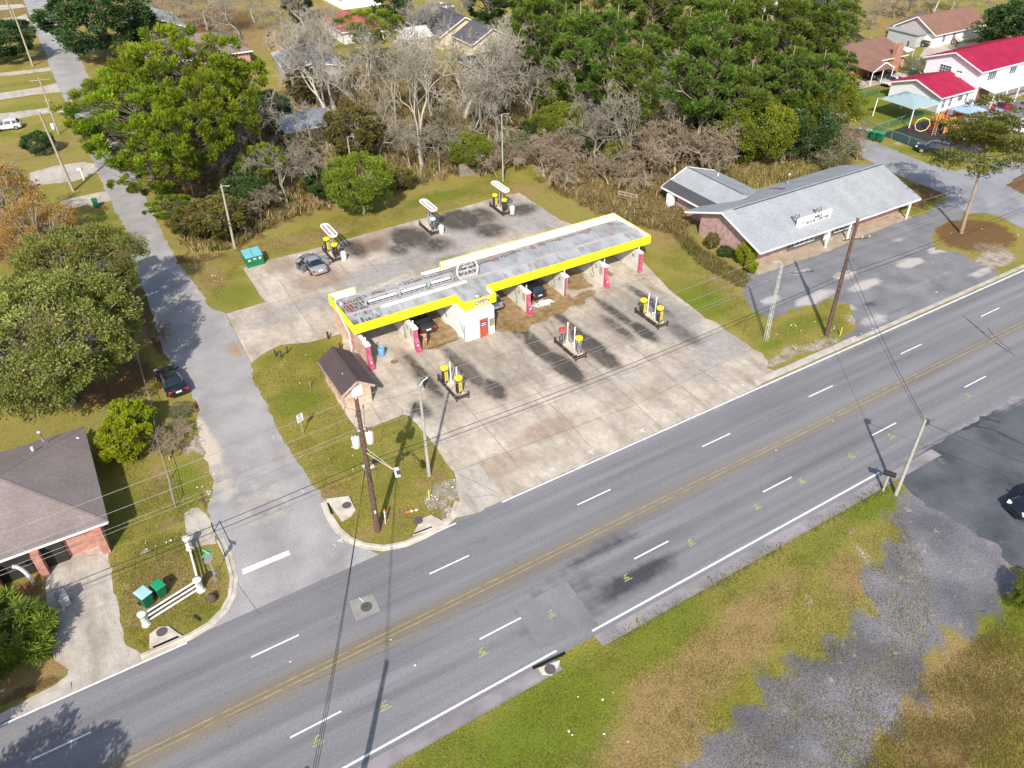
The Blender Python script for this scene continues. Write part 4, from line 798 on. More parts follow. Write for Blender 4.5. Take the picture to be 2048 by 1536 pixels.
def win(t, o, x, w_, h_, nm='window', fr=WTR, gl=None, mull=(1, 1), kids=True):
    """window on a wall of thing t: o centre (local), x direction along the wall"""
    x = Vector(x); n = x.cross(Vector((0, 0, 1))); o = Vector(o)
    m = MB(); Mx = Matrix((x, n, Vector((0, 0, 1)))).transposed()
    m.box(o+n*.02, (w_, .04, h_), mat=Mx); g = m.build(nm, gl or GLL, t)
    f = MB(); e = .07
    for sx in (-1, 1): f.box(o+x*sx*(w_/2+e/2)+n*.035, (e, .07, h_+2*e), mat=Mx)
    for sz in (-1, 1): f.box(o+Vector((0, 0, sz*(h_/2+e/2)))+n*.035, (w_, .07, e), mat=Mx)
    for i in range(1, mull[0]+1): f.box(o+x*(w_*(i/(mull[0]+1)-.5))+n*.035, (.04, .05, h_), mat=Mx)
    for i in range(1, mull[1]+1): f.box(o+Vector((0, 0, h_*(i/(mull[1]+1)-.5)))+n*.035, (w_, .048, .04), mat=Mx)
    ff = f.build('frame', fr, g); return g
hut = house('brick_hut', 'small orange brick hut with dark shingle roof beside the tall dark pole', 'hut', 14.3, 52.6, 16.6, 57.9, 2.0, 2.85, 'v', DSH, BRK, .3, trim=M('hut_trim', (.4, .28, .25), .8, var=.3, scale=6, col2=(.55, .45, .4)))
m = MB(); m.box((-.05, -2.68, 1.75), (.95, .04, 1.0)); m.build('white_panel', WTR, hut)
m = MB(); rr = random.Random(8)
for i in range(26): m.box((-1.46+rr.uniform(-.1, .05), -2.7+i*.2, 1.86+rr.uniform(-.05, .06)), (rr.uniform(.1, .3), .2, rr.uniform(.05, .16)), rr.uniform(-.3, .3))
m.build('rotten_eave', M('rot_wood', (.22, .16, .12), .9, var=.5, scale=5, col2=(.45, .38, .33)), hut)
MB().lathe((-.5, -.9, 2.45), [(.06, 0), (.06, .15), (.1, .17), (.1, .22)], 8).build('roof_vent', WHT, hut)
# ---------------------------------------------------------------- bookshop
bk = house('bookshop', 'low rose-brick shop with long pale grey shingle roof and a sign above its parking lot', 'shop', 61.9, 53.7, 86.6, 62.1, 2.45, 4.5, 'u', LGS, BRR, .8, ridge=.3, ov=1.9, wh=2.8)
cx, cy = 74.25, 57.9
def L_(u, v, z): return (u-cx, v-cy, z)
m = MB(); m.bb(L_(67.6, 53.55, 0), L_(78.4, 53.72, 2.3)); m.build('shop_front', M('front_glass', (.1, .1, .1), .3), bk)
m = MB()
for u in (72, 75.6, 86): m.bb(L_(u-.08, 51.95, 0), L_(u+.08, 52.12, 2.4))
m.build('porch_post', WTR, bk)
win(bk, L_(70, 53.53, 1.3), (1, 0, 0), 3, 1.6, mull=(3, 0)); win(bk, L_(76.5, 53.53, 1.3), (1, 0, 0), 3, 1.6, mull=(3, 0)); win(bk, L_(82, 53.68, 1.4), (1, 0, 0), 1.6, 1.2)
MB().bb(L_(73.3, 53.46, 0), L_(74.4, 53.52, 2.1)).build('door', WTR, bk)
# rear wing
m = MB(); V = [L_(*p) for p in ((64.4, 62.5, 0), (71.6, 62.5, 0), (71.6, 70.6, 0), (64.4, 70.6, 0), (64.4, 62.5, 2.45), (71.6, 62.5, 2.45), (71.6, 70.6, 2.45), (64.4, 70.6, 2.45), (67.5, 70.6, 3.8))]
m.add(V, [(0, 1, 5, 4), (1, 2, 6, 5), (3, 0, 4, 7), (2, 3, 7, 8, 6)]); m.build('wing_wall', BRR, bk)
def wslab(P, name, mt, th=.12):
    m = MB(); P = [Vector(L_(*p)) for p in P]; n = (P[1]-P[0]).cross(P[2]-P[0]).normalized()
    if n.z < 0: P.reverse(); n = -n
    k_ = len(P); m.add([p+n*th for p in P]+P, [tuple(range(k_)), tuple(range(2*k_-1, k_-1, -1))]+[(k_+i, k_+(i+1) % k_, (i+1) % k_, i) for i in range(k_)]); m.build(name, mt, bk)
wslab([(65.0, 71.3, 2.75), (65.0, 62.4, 2.75), (67.5, 60.6, 3.9), (67.5, 71.3, 3.9)], 'wing_roof', LGS); wslab([(72.4, 71.3, 2.42), (72.4, 63.6, 2.42), (67.5, 60.6, 3.9), (67.5, 71.3, 3.9)], 'wing_roof', LGS)
wslab([(63.6, 71.35, 2.16), (63.6, 64.0, 2.16), (65.0, 62.9, 2.82), (65.0, 71.35, 2.82)], 'dark_roof_strip', Mshingle('charcoal_shingles', (.07, .07, .075), (.03, .03, .03)), .13)
m = MB(); m.beam(L_(63.55, 64.0, 2.22), L_(63.55, 71.35, 2.22), .06, .22); m.beam(L_(63.6, 71.4, 2.22), L_(67.5, 71.4, 3.98), .05, .2); m.beam(L_(67.5, 71.4, 3.98), L_(72.4, 71.4, 2.5), .05, .2); m.build('wing_trim', WTR, bk)
m = MB(); m.beam(L_(67.5, 61.4, 4.05), L_(67.5, 71.3, 4.05), .1, .03); m.beam(L_(62.6, 57.95, 4.69), L_(87.2, 57.95, 4.69), .12, .03); m.build('ridge_dark_line', M('tar', (.06, .06, .06), .9), bk)  # thin dark strips along both roof ridges
def tar(P):  # torn felt patches in the roof valley
    m = MB(); rr = random.Random(2)
    for (u, v, z, a, b) in P:
        pts = [(u+a*math.cos(t)*rr.uniform(.6, 1.2), v+b*math.sin(t)*rr.uniform(.6, 1.2)) for t in np.linspace(0, 2*PI, 11)[:-1]]
        def zz(x, y): return max(2.33+.14+(63.2+.8-y)*.3555, 2.2) if y > 58.2 else 0
        m.add([L_(x, y, 2.33+(64.0-y)*(4.5-2.33)/(64.0-58.2)+.165) for x, y in pts], [tuple(range(10))])
    m.build('torn_patch', M('torn_felt', (.16, .08, .065), .95, var=.3, scale=4), bk)
tar([(73.3, 62.0, 0, .35, 1.1), (74.6, 62.9, 0, 1.1, .25), (73.0, 60.6, 0, .45, .5)])
m = MB(); m.lathe(L_(76.0, 62.4, 2.9), [(.07, 0), (.07, 1.2), (.18, 1.25), (.16, 1.5), (.05, 1.55)], 10); m.build('vent_pipe', M('vent_tan', (.4, .36, .3)), bk)
MB().lathe(L_(70.3, 68.6, 3.1), [(.08, 0), (.08, .45)], 8).build('vent_pipe', WHT, bk)
m = MB(); m.box((63.75-cx, 69.6-cy, 1.0), (.7, .8, 1.9)); m.build('wing_door', WTR, bk)
sg = thing('roof_sign', 'long white sign board with black lettering standing on the bookshop roof', 'sign', (70.6, 53.35, 2.95))
m = MB(); m.box((0, 0, .5), (5.3, .28, 1.05)); m.build('board', WTR, sg, bevel=.03)
m = MB()
for x in (-2.3, 1.2): m.beam((x, .15, .9), (x, 1.3, .75), .05, .05); m.beam((x, .15, .1), (x, 1.3, .75), .05, .05); m.beam((x, 1.3, .45), (x+.9, 1.3, .75), .04, .04); m.beam((x, .2, .9), (x+1.3, 1.3, .75), .05, .05)
m.build('brace', BLK, sg)
text('lettering', 'BIBLE\nBOOK CENTER', .46, BLK, sg, frame((.45, -.15, .5), (1, 0, 0)), .008, .012, sx=1.15)
m = MB(); m.box((-1.9, -.143, .52), (.4, .01, .5)); m.beam((-2.1, -.146, .35), (-1.7, -.146, .8), .03, .01); m.build('emblem', M('emblem_grey', (.4, .4, .38)), sg)
# ---------------------------------------------------------------- houses
hL = house('corner_house', 'grey-roofed house at the left edge of the photo beside the driveway', 'house', -24.5, 47.5, -5.7, 58.2, 2.35, 4.5, 'u', GRS, Mbrick('red_brick', (.4, .12, .07), (.5, .2, .13), (.4, .3, .25)), .55, hip=5.8)
# photo's near part: front porch piers and garage mouth
m = MB(); m.bb((-24.2+15.1, 47.2-52.85, 0), (-8.2+15.1, 47.48-52.85, 2.1)); m.build('garage_opening', M('garage_dark', (.03, .025, .02), .9), hL)
RB2 = Mbrick('red_brick2', (.4, .1, .06), (.52, .19, .12), (.4, .3, .25))
for u in (-12.6, -9.8, -5.9): MB().bb((u-.25+15.1, 46.4-52.85, 0), (u+.25+15.1, 47.6-52.85, 2.2)).build('brick_pier', RB2, hL)
m = MB(); [m.tube([(u+15.1+.6*s*math.cos(a), 46.3-52.85, .1+1.9*math.sin(a)) for a in np.linspace(0, PI/2, 8)], .13, 6) for u in (-11.2,) for s in (1,)]; m.build('porch_arch', WTR, hL)
m = MB(); m.lathe((-7.9+15.1, 57.3-52.85, 3.2), [(.08, 0), (.08, .8), (.16, .84), (.16, .98), (.06, 1.02)], 10); m.build('vent_pipe', GRY, hL); MB().lathe((-8.6+15.1, 56-52.85, 3.6), [(.1, 0), (.1, .3)], 8).build('vent_pipe', WHT, hL)
MB().lathe((-5.7+15.1, 57.2-52.85, 2.5), [(.2, 0), (.03, .2)], 8).build('vent_cap', WHT, hL)
sc = house('school_wing', 'single-storey white building with bright crimson roof beside the playground', 'building', 123.0, 74.9, 131.0, 84.2, 2.55, 4.1, 'u', MAR, M('white_siding', (.72, .71, .74), .6, var=.06), .55)
for x in (-2.9, -1.2): win(sc, (x, -4.66, 1.3), (1, 0, 0), .7, 1.4)
win(sc, (1.2, -4.66, 1.5), (1, 0, 0), 1.2, .9, mull=(2, 0)); win(sc, (2.9, -4.66, 1.3), (1, 0, 0), .6, 1.3); win(sc, (-4.01, -2.2, 1.4), (0, -1, 0), .5, .5)
s2 = house('school_block', 'two-storey white building with crimson roof behind the parked cars at right', 'building', 131.0, 74.4, 150, 84.2, 5.4, 7.2, 'u', MAR, M('white_siding2', (.74, .73, .77), .6, var=.05), .55)
win(s2, (-9.51, 1.2, 4.3), (0, -1, 0), 2., 1.2, mull=(3, 2)); win(s2, (-9.51, -1.4, 4.2), (0, -1, 0), .9, .8); win(s2, (-6.2, -4.91, 4.2), (1, 0, 0), 2.2, 1.3, mull=(3, 0)); win(s2, (-.6, -4.91, 4.2), (1, 0, 0), 1.8, 1.1, mull=(2, 0))
m = MB(); m.box((-9.62, -1.9+.5, 4.0), (.5, .9, .6)); m.build('air_conditioner', WHT, s2)
m = MB(); m.add([(-9, -4.85, 2.95), (9.4, -4.85, 2.95), (9.4, -7.9, 2.5), (-9, -7.9, 2.5), (-9, -4.85, 3.07), (9.4, -4.85, 3.07), (9.4, -7.9, 2.62), (-9, -7.9, 2.62)], [(0, 1, 2, 3), (7, 6, 5, 4), (3, 2, 6, 7), (0, 3, 7, 4), (1, 5, 6, 2)]); m.build('porch_roof', WTR, s2)
m = MB(); [m.tube([(x, -7.7, 0), (x, -7.7, 2.5)], .1, 8) for x in (-8.6, -5.2, -2, 1.4, 4.8, 8.6)]; m.build('porch_post', WTR, s2)
m = MB(); m.box((-7, -4.94, 1.2), (3.4, .06, 2.3)); m.build('porch_wall', M('porch_brown', (.2, .11, .08), .8, var=.4, scale=3), s2)
m = MB()
for dx in (0, .9): m.tube([(-9.6-dx, 5, 3.2), (-10.2-dx, 3.2, 2.2), (-12.6-dx, 2.6, .4), (-12.6-dx, 2.6, 0)], .06, 6)
for i in range(9): m.box((-10.8-i*.24, 2.9, 2.1-i*.22), (.3, 1.1, .04))
m.build('stair', M('stair_grey', (.35, .32, .3)), s2)
tag(MB().lathe((138.6, 69.2, .9), [(.05, -.1), (.85, -.05), (.85, .05), (.05, .1)], 10).build('red_umbrella', M('red_cloth', (.5, .01, .03))), 'dark red folded umbrella under the white porch', 'umbrella').rotation_euler = (0, 0, 0)
wh = house('white_house', 'white house with brown shingle gable roof at upper right', 'house', 156.3, 100.3, 172.0, 109.3, 2.5, 5.0, 'u', BNS, WHT, .5, gable=M('gable_grey', (.4, .35, .34)))
wh.rotation_euler.z = R(0)
for x in (-4.8, -1.6): win(wh, (x, -4.51, 1.4), (1, 0, 0), .8, 1.3)
win(wh, (-7.86, 0, 1.3), (0, -1, 0), 1, .8)
m = MB(); m.bb((-10.5, -2.5, 0), (-7.9, 4.2, 2.3)); m.build('side_shed', M('shed_wall', (.4, .42, .42), .7), wh); MB().bb((-10.8, -2.9, 2.32), (-7.6, 4.6, 2.44)).build('shed_roof', GRY, wh)
bh = house('brick_house', 'orange brick ranch house with brown roof, white trim and brick chimney at upper right', 'house', 124.8, 94.6, 139.6, 105.5, 2.45, 4.3, 'u', BNS, Mbrick('ranch_brick', (.45, .17, .08), (.52, .24, .14), (.4, .3, .22)), .6)
MB().bb((3.9, -6.3, 0), (5.6, -5.5, 4.7)).build('chimney', Mbrick('chim', (.4, .15, .08), (.48, .2, .12), (.35, .25, .2)), bh)
m = MB(); m.add([(-6.5, -5.2, 2.5), (-1, -5.2, 2.5), (-3.7, -5.2, 3.9), (-6.5, -10, 2.3), (-1, -10, 2.3), (-3.7, -10, 3.6)], [(0, 2, 5, 3), (2, 1, 4, 5), (3, 5, 4)]); m.build('carport_roof', BNS, bh)
m = MB(); [m.tube([(x, -9.9, 0), (x, -9.9, 2.4)], .08, 6) for x in (-6.4, -3.7, -1.1)]; m.beam((-6.5, -10.05, 2.3), (-3.7, -10.05, 3.6), .06, .2); m.beam((-3.7, -10.05, 3.6), (-1, -10.05, 2.3), .06, .2); m.build('carport_frame', WTR, bh)
m = MB(); m.add([(7.8, 4.8, 2.6), (11.6, 5.2, 2.6), (11.2, -5.0, 2.5), (7.8, -5.4, 2.5)], [(0, 3, 2, 1)]); m.add([(7.8, 4.8, 2.7), (11.6, 5.2, 2.7), (11.2, -5.0, 2.6), (7.8, -5.4, 2.6)], [(3, 0, 1, 2)]); m.build('side_canopy', WTR, bh)
m = MB(); [m.tube([(x, y, 0), (x, y, 2.5)], .06, 6) for x, y in ((11, -4.8), (11.2, 4.9), (8, -5.2))]; m.build('canopy_post', WTR, bh)
rh = house('red_roof_house', 'white house with faded red hip roof behind the bare trees at top', 'house', 58.6, 168, 67.4, 180, 2.5, 4.6, 'v', M('faded_red', (.36, .06, .06), .7, var=.2, scale=.5, col2=(.42, .1, .1)), WHT, .5, hip=4)
gs = house('metal_shed', 'long pale corrugated metal shed among the bare trees left of the red-roofed house', 'shed', 40.5, 146, 50.5, 160, 2.3, 3.3, 'v', M('shed_metal', (.38, .4, .43), .5, .3, var=.15, scale=.4, col2=(.48, .5, .54)), M('shed_tin', (.35, .34, .33), .7), .3, rz=R(-8))
tag(MB().box((43.5, 163.5, 1.9), (.9, .9, 3.8)).build('chimney_stack', Mbrick('or', (.5, .17, .05), (.55, .22, .09), (.4, .3, .2))), 'orange brick chimney behind the pale metal shed', 'chimney')
ws = house('cream_shed', 'cream shed with white rusty metal roof in front of the cream gabled house', 'shed', 66.2, 154.6, 72.2, 160.3, 2.7, 3.9, 'u', M('rusty_white', (.5, .49, .46), .6, var=.2, scale=.6, col2=(.6, .59, .57)), M('cream', (.6, .54, .4), .8), .35)
crh = house('cream_gable_house', 'cream house with charcoal double gable roof behind the bare trees', 'house', 76.2, 144, 84.6, 151.5, 2.6, 5.0, 'v', Mshingle('charc', (.09, .085, .095), (.05, .05, .055)), M('cream2', (.62, .54, .38), .8), .5)
house('cream_rear_house', 'second gable of the cream house, farther back with plain charcoal roof', 'house', 73.5, 152.5, 84.0, 166, 2.6, 5.4, 'v', Mshingle('charc2', (.085, .085, .1), (.05, .05, .055)), M('cream2'), .5) if False else None
h2 = house('charcoal_house', 'cream house with plain charcoal gable roof behind the double gabled one', 'house', 73.5, 152.8, 84.5, 168, 2.6, 5.6, 'v', Mshingle('charc2', (.085, .085, .1), (.05, .05, .055)), M('cream2', (.62, .54, .38)), .5)
dh = house('dark_roof_house', 'house with very dark roof and pale eaves half hidden by bare branches, centre top', 'house', 69, 121.5, 80, 136, 2.5, 4.2, 'v', Mshingle('blackish', (.045, .043, .05), (.025, .025, .03)), M('tan_wall', (.35, .28, .2), .8), .5, hip=4.5)
hb = house('stone_house', 'grey-roofed stone house behind the big dark green oak at top left', 'house', 20.5, 190, 31.5, 205, 2.7, 5., 'v', M('pale_roof', (.36, .37, .37), .8, var=.15, scale=.4), M('stone_wall', (.25, .2, .15), .9, var=.4, scale=3), .5)
hc = house('brown_hip_house', 'brown-roofed house behind the bright green pines at upper left', 'house', 20.5, 164, 37.8, 180, 2.6, 4.8, 'u', Mshingle('brn', (.24, .17, .14), (.15, .1, .09)), Mbrick('tanb', (.4, .2, .12), (.45, .25, .16), (.4, .3, .25)), .6, hip=5)
ms = house('blue_grey_shed', 'shed with bluish metal roof in the thicket behind the leaning pines', 'shed', 30, 116.5, 37.5, 124, 2.3, 3.2, 'u', M('blue_metal', (.27, .31, .37), .5, .3, var=.2, scale=.5), M('dark_wood', (.05, .045, .04), .9), .4)
h3 = house('white_barn', 'small white outbuilding with dark roof beside the pool at top right', 'outbuilding', 150, 130, 164, 140, 2.5, 4.6, 'u', Mshingle('cc', (.08, .08, .09), (.05, .05, .05)), WHT, .4)
h4 = house('long_white_shed', 'white shed at the very top edge behind the red-roofed house', 'shed', 70, 199, 80, 214, 2.6, 4, 'v', WHT, WHT, .3)
tag(MB().box((49, 92.5, .9), (6, .08, 1.8)).build('board_fence', M('fence_grey', (.2, .17, .14), .9, var=.4, scale=3)), 'grey board fence in the thicket behind the wash lot', 'fence')
# ---------------------------------------------------------------- vehicles
TYR = M('tyre', (.02, .02, .02), .8); RIM = M('rim', (.5, .5, .5), .35, .7); HLG = M('headlamp', (.7, .7, .7), .15); TLG = M('tail_lamp', (.45, .01, .015), .3); PLT = M('plate', (.7, .7, .66), .5); INT = M('interior', (.025, .025, .03), .8)
KIND = {  # x from rear to front: (x, zbottom, zbelt, ztop, wbelt, wtop, tag)
 'sedan': dict(L=4.75, W=1.82, wr=.33, ax=1.38, st=[(-2.37, .42, .78, .8, .66, .5), (-2.3, .28, .92, .94, .82, .6), (-1.75, .25, .98, 1.0, .89, .66), (-1.62, .25, .98, 1.01, .9, .67), (-.95, .2, .95, 1.38, .91, .56), (-.3, .2, .93, 1.43, .91, .6), (-.22, .2, .93, 1.43, .91, .6), (.35, .2, .92, 1.4, .91, .58), (1.1, .2, .92, .97, .9, .68), (1.2, .22, .9, .96, .9, .68), (1.9, .25, .8, .86, .87, .62), (2.28, .3, .64, .7, .75, .52), (2.38, .38, .55, .58, .6, .45)], glass=(4, 8), rear=(3, 4), front=(7, 8), pil=(5, 6)),
 'suv': dict(L=4.6, W=1.88, wr=.37, ax=1.36, st=[(-2.3, .45, .95, .97, .75, .6), (-2.24, .33, 1.02, 1.05, .88, .66), (-2.15, .3, 1.03, 1.1, .91, .68), (-1.85, .28, 1.02, 1.62, .92, .62), (-1.1, .26, 1.02, 1.7, .93, .66), (-1.0, .26, 1.02, 1.7, .93, .66), (-.15, .26, 1.0, 1.7, .93, .66), (-.05, .26, 1.0, 1.7, .93, .66), (.5, .26, 1.0, 1.64, .93, .62), (1.15, .27, .99, 1.05, .92, .7), (1.25, .28, .97, 1.03, .92, .7), (1.95, .3, .9, .96, .89, .64), (2.24, .36, .74, .8, .78, .55), (2.32, .42, .62, .65, .62, .46)], glass=(3, 9), rear=(2, 3), front=(8, 9), pil=(4, 6)),
 'hatch': dict(L=4.0, W=1.74, wr=.31, ax=1.25, st=[(-2.0, .42, .86, .88, .7, .55), (-1.94, .3, .95, .98, .84, .62), (-1.86, .28, .96, 1.02, .86, .64), (-1.5, .25, .95, 1.46, .87, .58), (-.85, .23, .94, 1.52, .87, .6), (-.77, .23, .94, 1.52, .87, .6), (.3, .23, .92, 1.48, .87, .57), (1.0, .24, .9, .98, .86, .64), (1.1, .25, .88, .95, .86, .64), (1.65, .28, .8, .86, .82, .58), (1.95, .35, .62, .68, .68, .48), (2.0, .4, .55, .58, .55, .42)], glass=(3, 7), rear=(2, 3), front=(6, 7), pil=(4,)),
 'pickup': dict(L=5.4, W=1.9, wr=.38, ax=1.65, st=[(-2.7, .5, 1.0, 1.02, .86, .8), (-2.65, .42, 1.06, 1.08, .92, .84), (-.75, .4, 1.06, 1.08, .93, .84), (-.7, .38, 1.05, 1.12, .93, .7), (-.5, .36, 1.05, 1.68, .93, .62), (.1, .36, 1.04, 1.74, .93, .64), (.18, .36, 1.04, 1.74, .93, .64), (.7, .36, 1.04, 1.66, .93, .6), (1.25, .37, 1.04, 1.12, .93, .74), (2.3, .4, .98, 1.05, .92, .7), (2.62, .45, .8, .86, .84, .6), (2.7, .5, .7, .72, .75, .55)], glass=(4, 8), rear=(3, 4), front=(7, 8), pil=(5,)),
 'van': dict(L=5.2, W=1.95, wr=.36, ax=1.6, st=[(-2.6, .45, 1.1, 1.14, .9, .7), (-2.55, .35, 1.12, 1.2, .95, .74), (-2.4, .32, 1.12, 1.9, .96, .68), (-1.2, .3, 1.1, 1.98, .96, .7), (-1.1, .3, 1.1, 1.98, .96, .7), (.2, .3, 1.1, 1.98, .96, .7), (.3, .3, 1.1, 1.98, .96, .7), (1.1, .3, 1.08, 1.9, .96, .66), (1.75, .3, 1.06, 1.15, .95, .72), (2.35, .34, .95, 1.0, .88, .6), (2.58, .4, .75, .8, .75, .52)], glass=(2, 8), rear=(1, 2), front=(7, 8), pil=(3, 5)),
}
PAINT = {}
def paintmat(name, col, metal=.0, rough=.25): return M('car_'+name, col, rough, metal, var=.04, coat=.8, scale=.6)
def wheel(par, x, y, r):
    s = 1 if y > 0 else -1; m = MB(); n = 20; w_ = .21
    prof = [(r*.62, -w_/2), (r*.95, -w_/2), (r, -w_/2+.03), (r, w_/2-.03), (r*.95, w_/2), (r*.62, w_/2)]
    vs = [(x+a*math.cos(2*PI*j/n), y+b, r+a*math.sin(2*PI*j/n)) for a, b in prof for j in range(n)]
    m.add(vs, [(i*n+j, (i+1)*n+j, (i+1)*n+(j+1) % n, i*n+(j+1) % n) for i in range(5) for j in range(n)], True); wo = m.build('wheel', TYR, par)
    m = MB(); yo = y+s*(w_/2-.02); rr_ = r*.63
    vs = [(x+rr_*math.cos(2*PI*j/n), yo, r+rr_*math.sin(2*PI*j/n)) for j in range(n)]+[(x, yo+s*.02, r)]
    m.add(vs, [(j, (j+1) % n, n) if s < 0 else ((j+1) % n, j, n) for j in range(n)])
    for k_ in range(5):
        a = k_*2*PI/5; m.beam((x, yo+s*.015, r), (x+rr_*math.cos(a), yo+s*.01, r+rr_*math.sin(a)), .05, .07)
    rim = m.build('rim', RIM, wo); return wo
def vehicle(kind, name, label, cat, loc, head, col, group=None, rack=False, stripe=None, doors=None, scale=1.):
    """head = direction the nose points (degrees, ccw from +u)"""
    K = KIND[kind]; t = thing(name, label, cat, (loc[0], loc[1], .02), R(head), group); t.scale = (scale,)*3
    st = K['st']; vs = []; g0, g1 = K['glass']
    for (x, zb, zl, zt, wb, wt) in st:
        zm = zb+(zl-zb)*.55; half = [(wb*.86, zb), (wb*.985, zb+.12), (wb, zm), (wb*.97, zl), (wt+.02, zt-.045), (wt*.82, zt), (0, zt+.02)]
        ring = [(x, y, z) for y, z in half]+[(x, -y, z) for y, z in reversed(half[:-1])]; vs += ring
    n = 13; body = MB(); gl = {'windscreen': MB(), 'rear_window': MB(), 'side_window': MB()}
    body.add(vs, []); order = []
    for i in range(len(st)-1):
        for j in range(n-1):
            f = (i*n+j, (i+1)*n+j, (i+1)*n+j+1, i*n+j+1); tgt = None
            jj = min(j, 11-j)
            if jj == 3 and g0 <= i < g1 and i not in K['pil']: tgt = 'side_window'
            if jj == 3 and (i in K['rear'][:1] or i in K['front'][:1]) and kind != 'pickup': tgt = 'side_window'
            if jj in (4, 5) and i == K['front'][0]: tgt = 'windscreen'
            if jj in (4, 5) and i == K['rear'][0]: tgt = 'rear_window'
            if tgt:
                P = [Vector(vs[q]) for q in f]; c = sum(P, Vector())/4
                if tgt == 'side_window': P = [c+(p-c)*.93 for p in P]
                nn = (P[2]-P[0]).cross(P[3]-P[1]);
                if nn.length: nn.normalize()
                if nn.dot(c-Vector((0, 0, .7))) < 0: nn = -nn
                body.f.append(f); body.m.append(0); body.sm.append(True)
                gl[tgt].add([p+nn*.012 for p in P], [(0, 1, 2, 3)])
            else: body.f.append(f); body.m.append(0); body.sm.append(True)
    L1 = len(st)-1
    body.f += [tuple(range(n-1, -1, -1)), tuple(L1*n+j for j in range(n))]; body.m += [0, 0]; body.sm += [False, False]
    for i in range(L1): body.f.append((i*n, i*n+12, (i+1)*n+12, (i+1)*n)); body.m.append(0); body.sm.append(False)
    bm_ = body.build('body', col, t); bm = bmesh.new(); bm.from_mesh(bm_.data); bmesh.ops.recalc_face_normals(bm, faces=bm.faces); bm.to_mesh(bm_.data); bm.free()
    for k_, mb in gl.items():
        if mb.f: mb.build(k_, GLS, t)
    ax, W, wr = K['ax'], K['W']/2, K['wr']; xf, xr = st[-1][0], st[0][0]
    m = MB()
    for x in (-ax, ax):
        for s in (-1, 1):
            n2 = 16; m.add([(x+(wr+.05)*math.cos(a), s*(W*.985+.015), wr+(wr+.05)*math.sin(a)) for a in np.linspace(-.35, PI+.35, n2)]+[(x, s*(W*.985+.015), wr*.6)], [tuple(range(n2+1))])
    m.build('wheel_arch', BLK, t)
    for x in (-ax, ax):
        for s in (-1, 1): wheel(t, x, s*(W-.06), wr)
    zf, zr_ = st[-3][2]-.06, st[1][2]-.14
    for s in (-1, 1):
        MB().box((st[-3][0]+.16, s*(W-.27), zf-.04), (.3, .3, .14), s*-.45).build('headlight', HLG, t)
        MB().box((st[1][0]+.02, s*(W-.2), zr_), (.2, .3, .2), s*.35).build('taillight', TLG, t)
        MB().box((K['st'][K['front'][1]][0]-.18, s*(W+.08), st[6][2]+.06), (.14, .2, .13)).build('mirror', col if kind != 'van' else BLK, t)
    MB().box((xr-.005, 0, .72), (.03, .5, .16)).build('licence_plate', PLT, t); MB().box((xf-.01, 0, .52), (.06, 1.0, .16)).build('grille', BLK, t)
    MB().box((xr+.03, 0, .46), (.14, 1.5, .14)).build('rear_bumper', col if kind in ('sedan', 'hatch') else BLK, t, bevel=.03)
    MB().box((xf-.03, 0, .38), (.14, 1.35, .1)).build('front_bumper', BLK, t, bevel=.02)
    if kind == 'pickup': MB().box((-1.7, 0, 1.1), (1.75, 1.45, .03)).build('truck_bed', BLK, t)
    if rack: m = MB(); [m.tube([(-1.9, s*.55, 1.74), (.2, s*.55, 1.76)], .025, 6) for s in (-1, 1)]; [m.tube([(x, -.55, 1.76), (x, .55, 1.76)], .02, 6) for x in (-1.5, -.4)]; m.build('roof_rack', GRY, t)
    if stripe:
        m = MB(); [m.box((0, s*(W+.012), z), (4.0, .02, .035)) for s in (-1, 1) for z in (.62, .36)]; m.build('chrome_strip', RIM, t)
    if doors:
        for s, a, xh, ln in doors:
            d = MB(); dx, dy = -math.cos(R(a))*ln, math.sin(R(a))*ln*s; y0_ = s*(W-.03); p = Vector((xh, y0_, 0)); q = Vector((xh+dx, y0_+dy, 0))
            def at(f, z): v = p.lerp(q, f); return (v.x, v.y, z)
            d.beam(at(.5, .6)[:2]+(.6,), at(.5, .6)[:2]+(.6,), .1, .1) if False else None
            dd = (q-p).normalized(); mm_ = Matrix((dd, Vector((-dd.y, dd.x, 0)), Vector((0, 0, 1)))).transposed()
            d.box((p+q)/2+Vector((0, 0, .6)), (ln, .07, .66), mat=mm_); d.build('door', col, t)
            MB().box((p+q)/2+Vector((0, 0, .62))+mm_@Vector((0, .045*(1 if s < 0 else -1)*-1, 0))*0+mm_@Vector((0, (-.04 if s > 0 else .04), 0)), (ln*.9, .03, .55), mat=mm_).build('door_trim', INT, t)
            f = MB(); h_ = 1.32; f.tube([at(0, .92), at(.3, h_), at(.95, h_-.03), at(1, .92)], .02, 6); f.build('window_frame', BLK, t)
            MB().box((xh-ln*.5, s*(W-.0), .6), (ln*.92, .03, .6)).build('door_opening', INT, t)
    return t
SILV = paintmat('silver', (.36, .37, .385), .4); BLKP = paintmat('black', (.012, .012, .014)); WHTP = paintmat('white', (.75, .76, .78)); DGR = paintmat('dark_grey', (.05, .046, .045), .3); MRN = paintmat('maroon', (.25, .004, .02), .1)
vehicle('sedan', 'parked_car', 'silver sedan with its side doors open beside the left rear vacuum island', 'car', (20.35, 78.55), 93, SILV, doors=[(1, 62, .75, 1.05), (1, 60, -.3, .85), (-1, 62, .75, 1.05), (-1, 58, -.3, .85)])
vehicle('sedan', 'parked_car', 'dark grey sedan in the wash bay left of the office', 'car', (25.35, 61.75), 90, DGR)
vehicle('suv', 'parked_car', 'silver SUV partly hidden in the bay just right of the office', 'car', (32.95, 61.8), 90, SILV)
vehicle('suv', 'parked_car', 'black hatchback with red tail lamp being washed amid white foam', 'car', (38.0, 61.35), 90, BLKP, scale=.92)
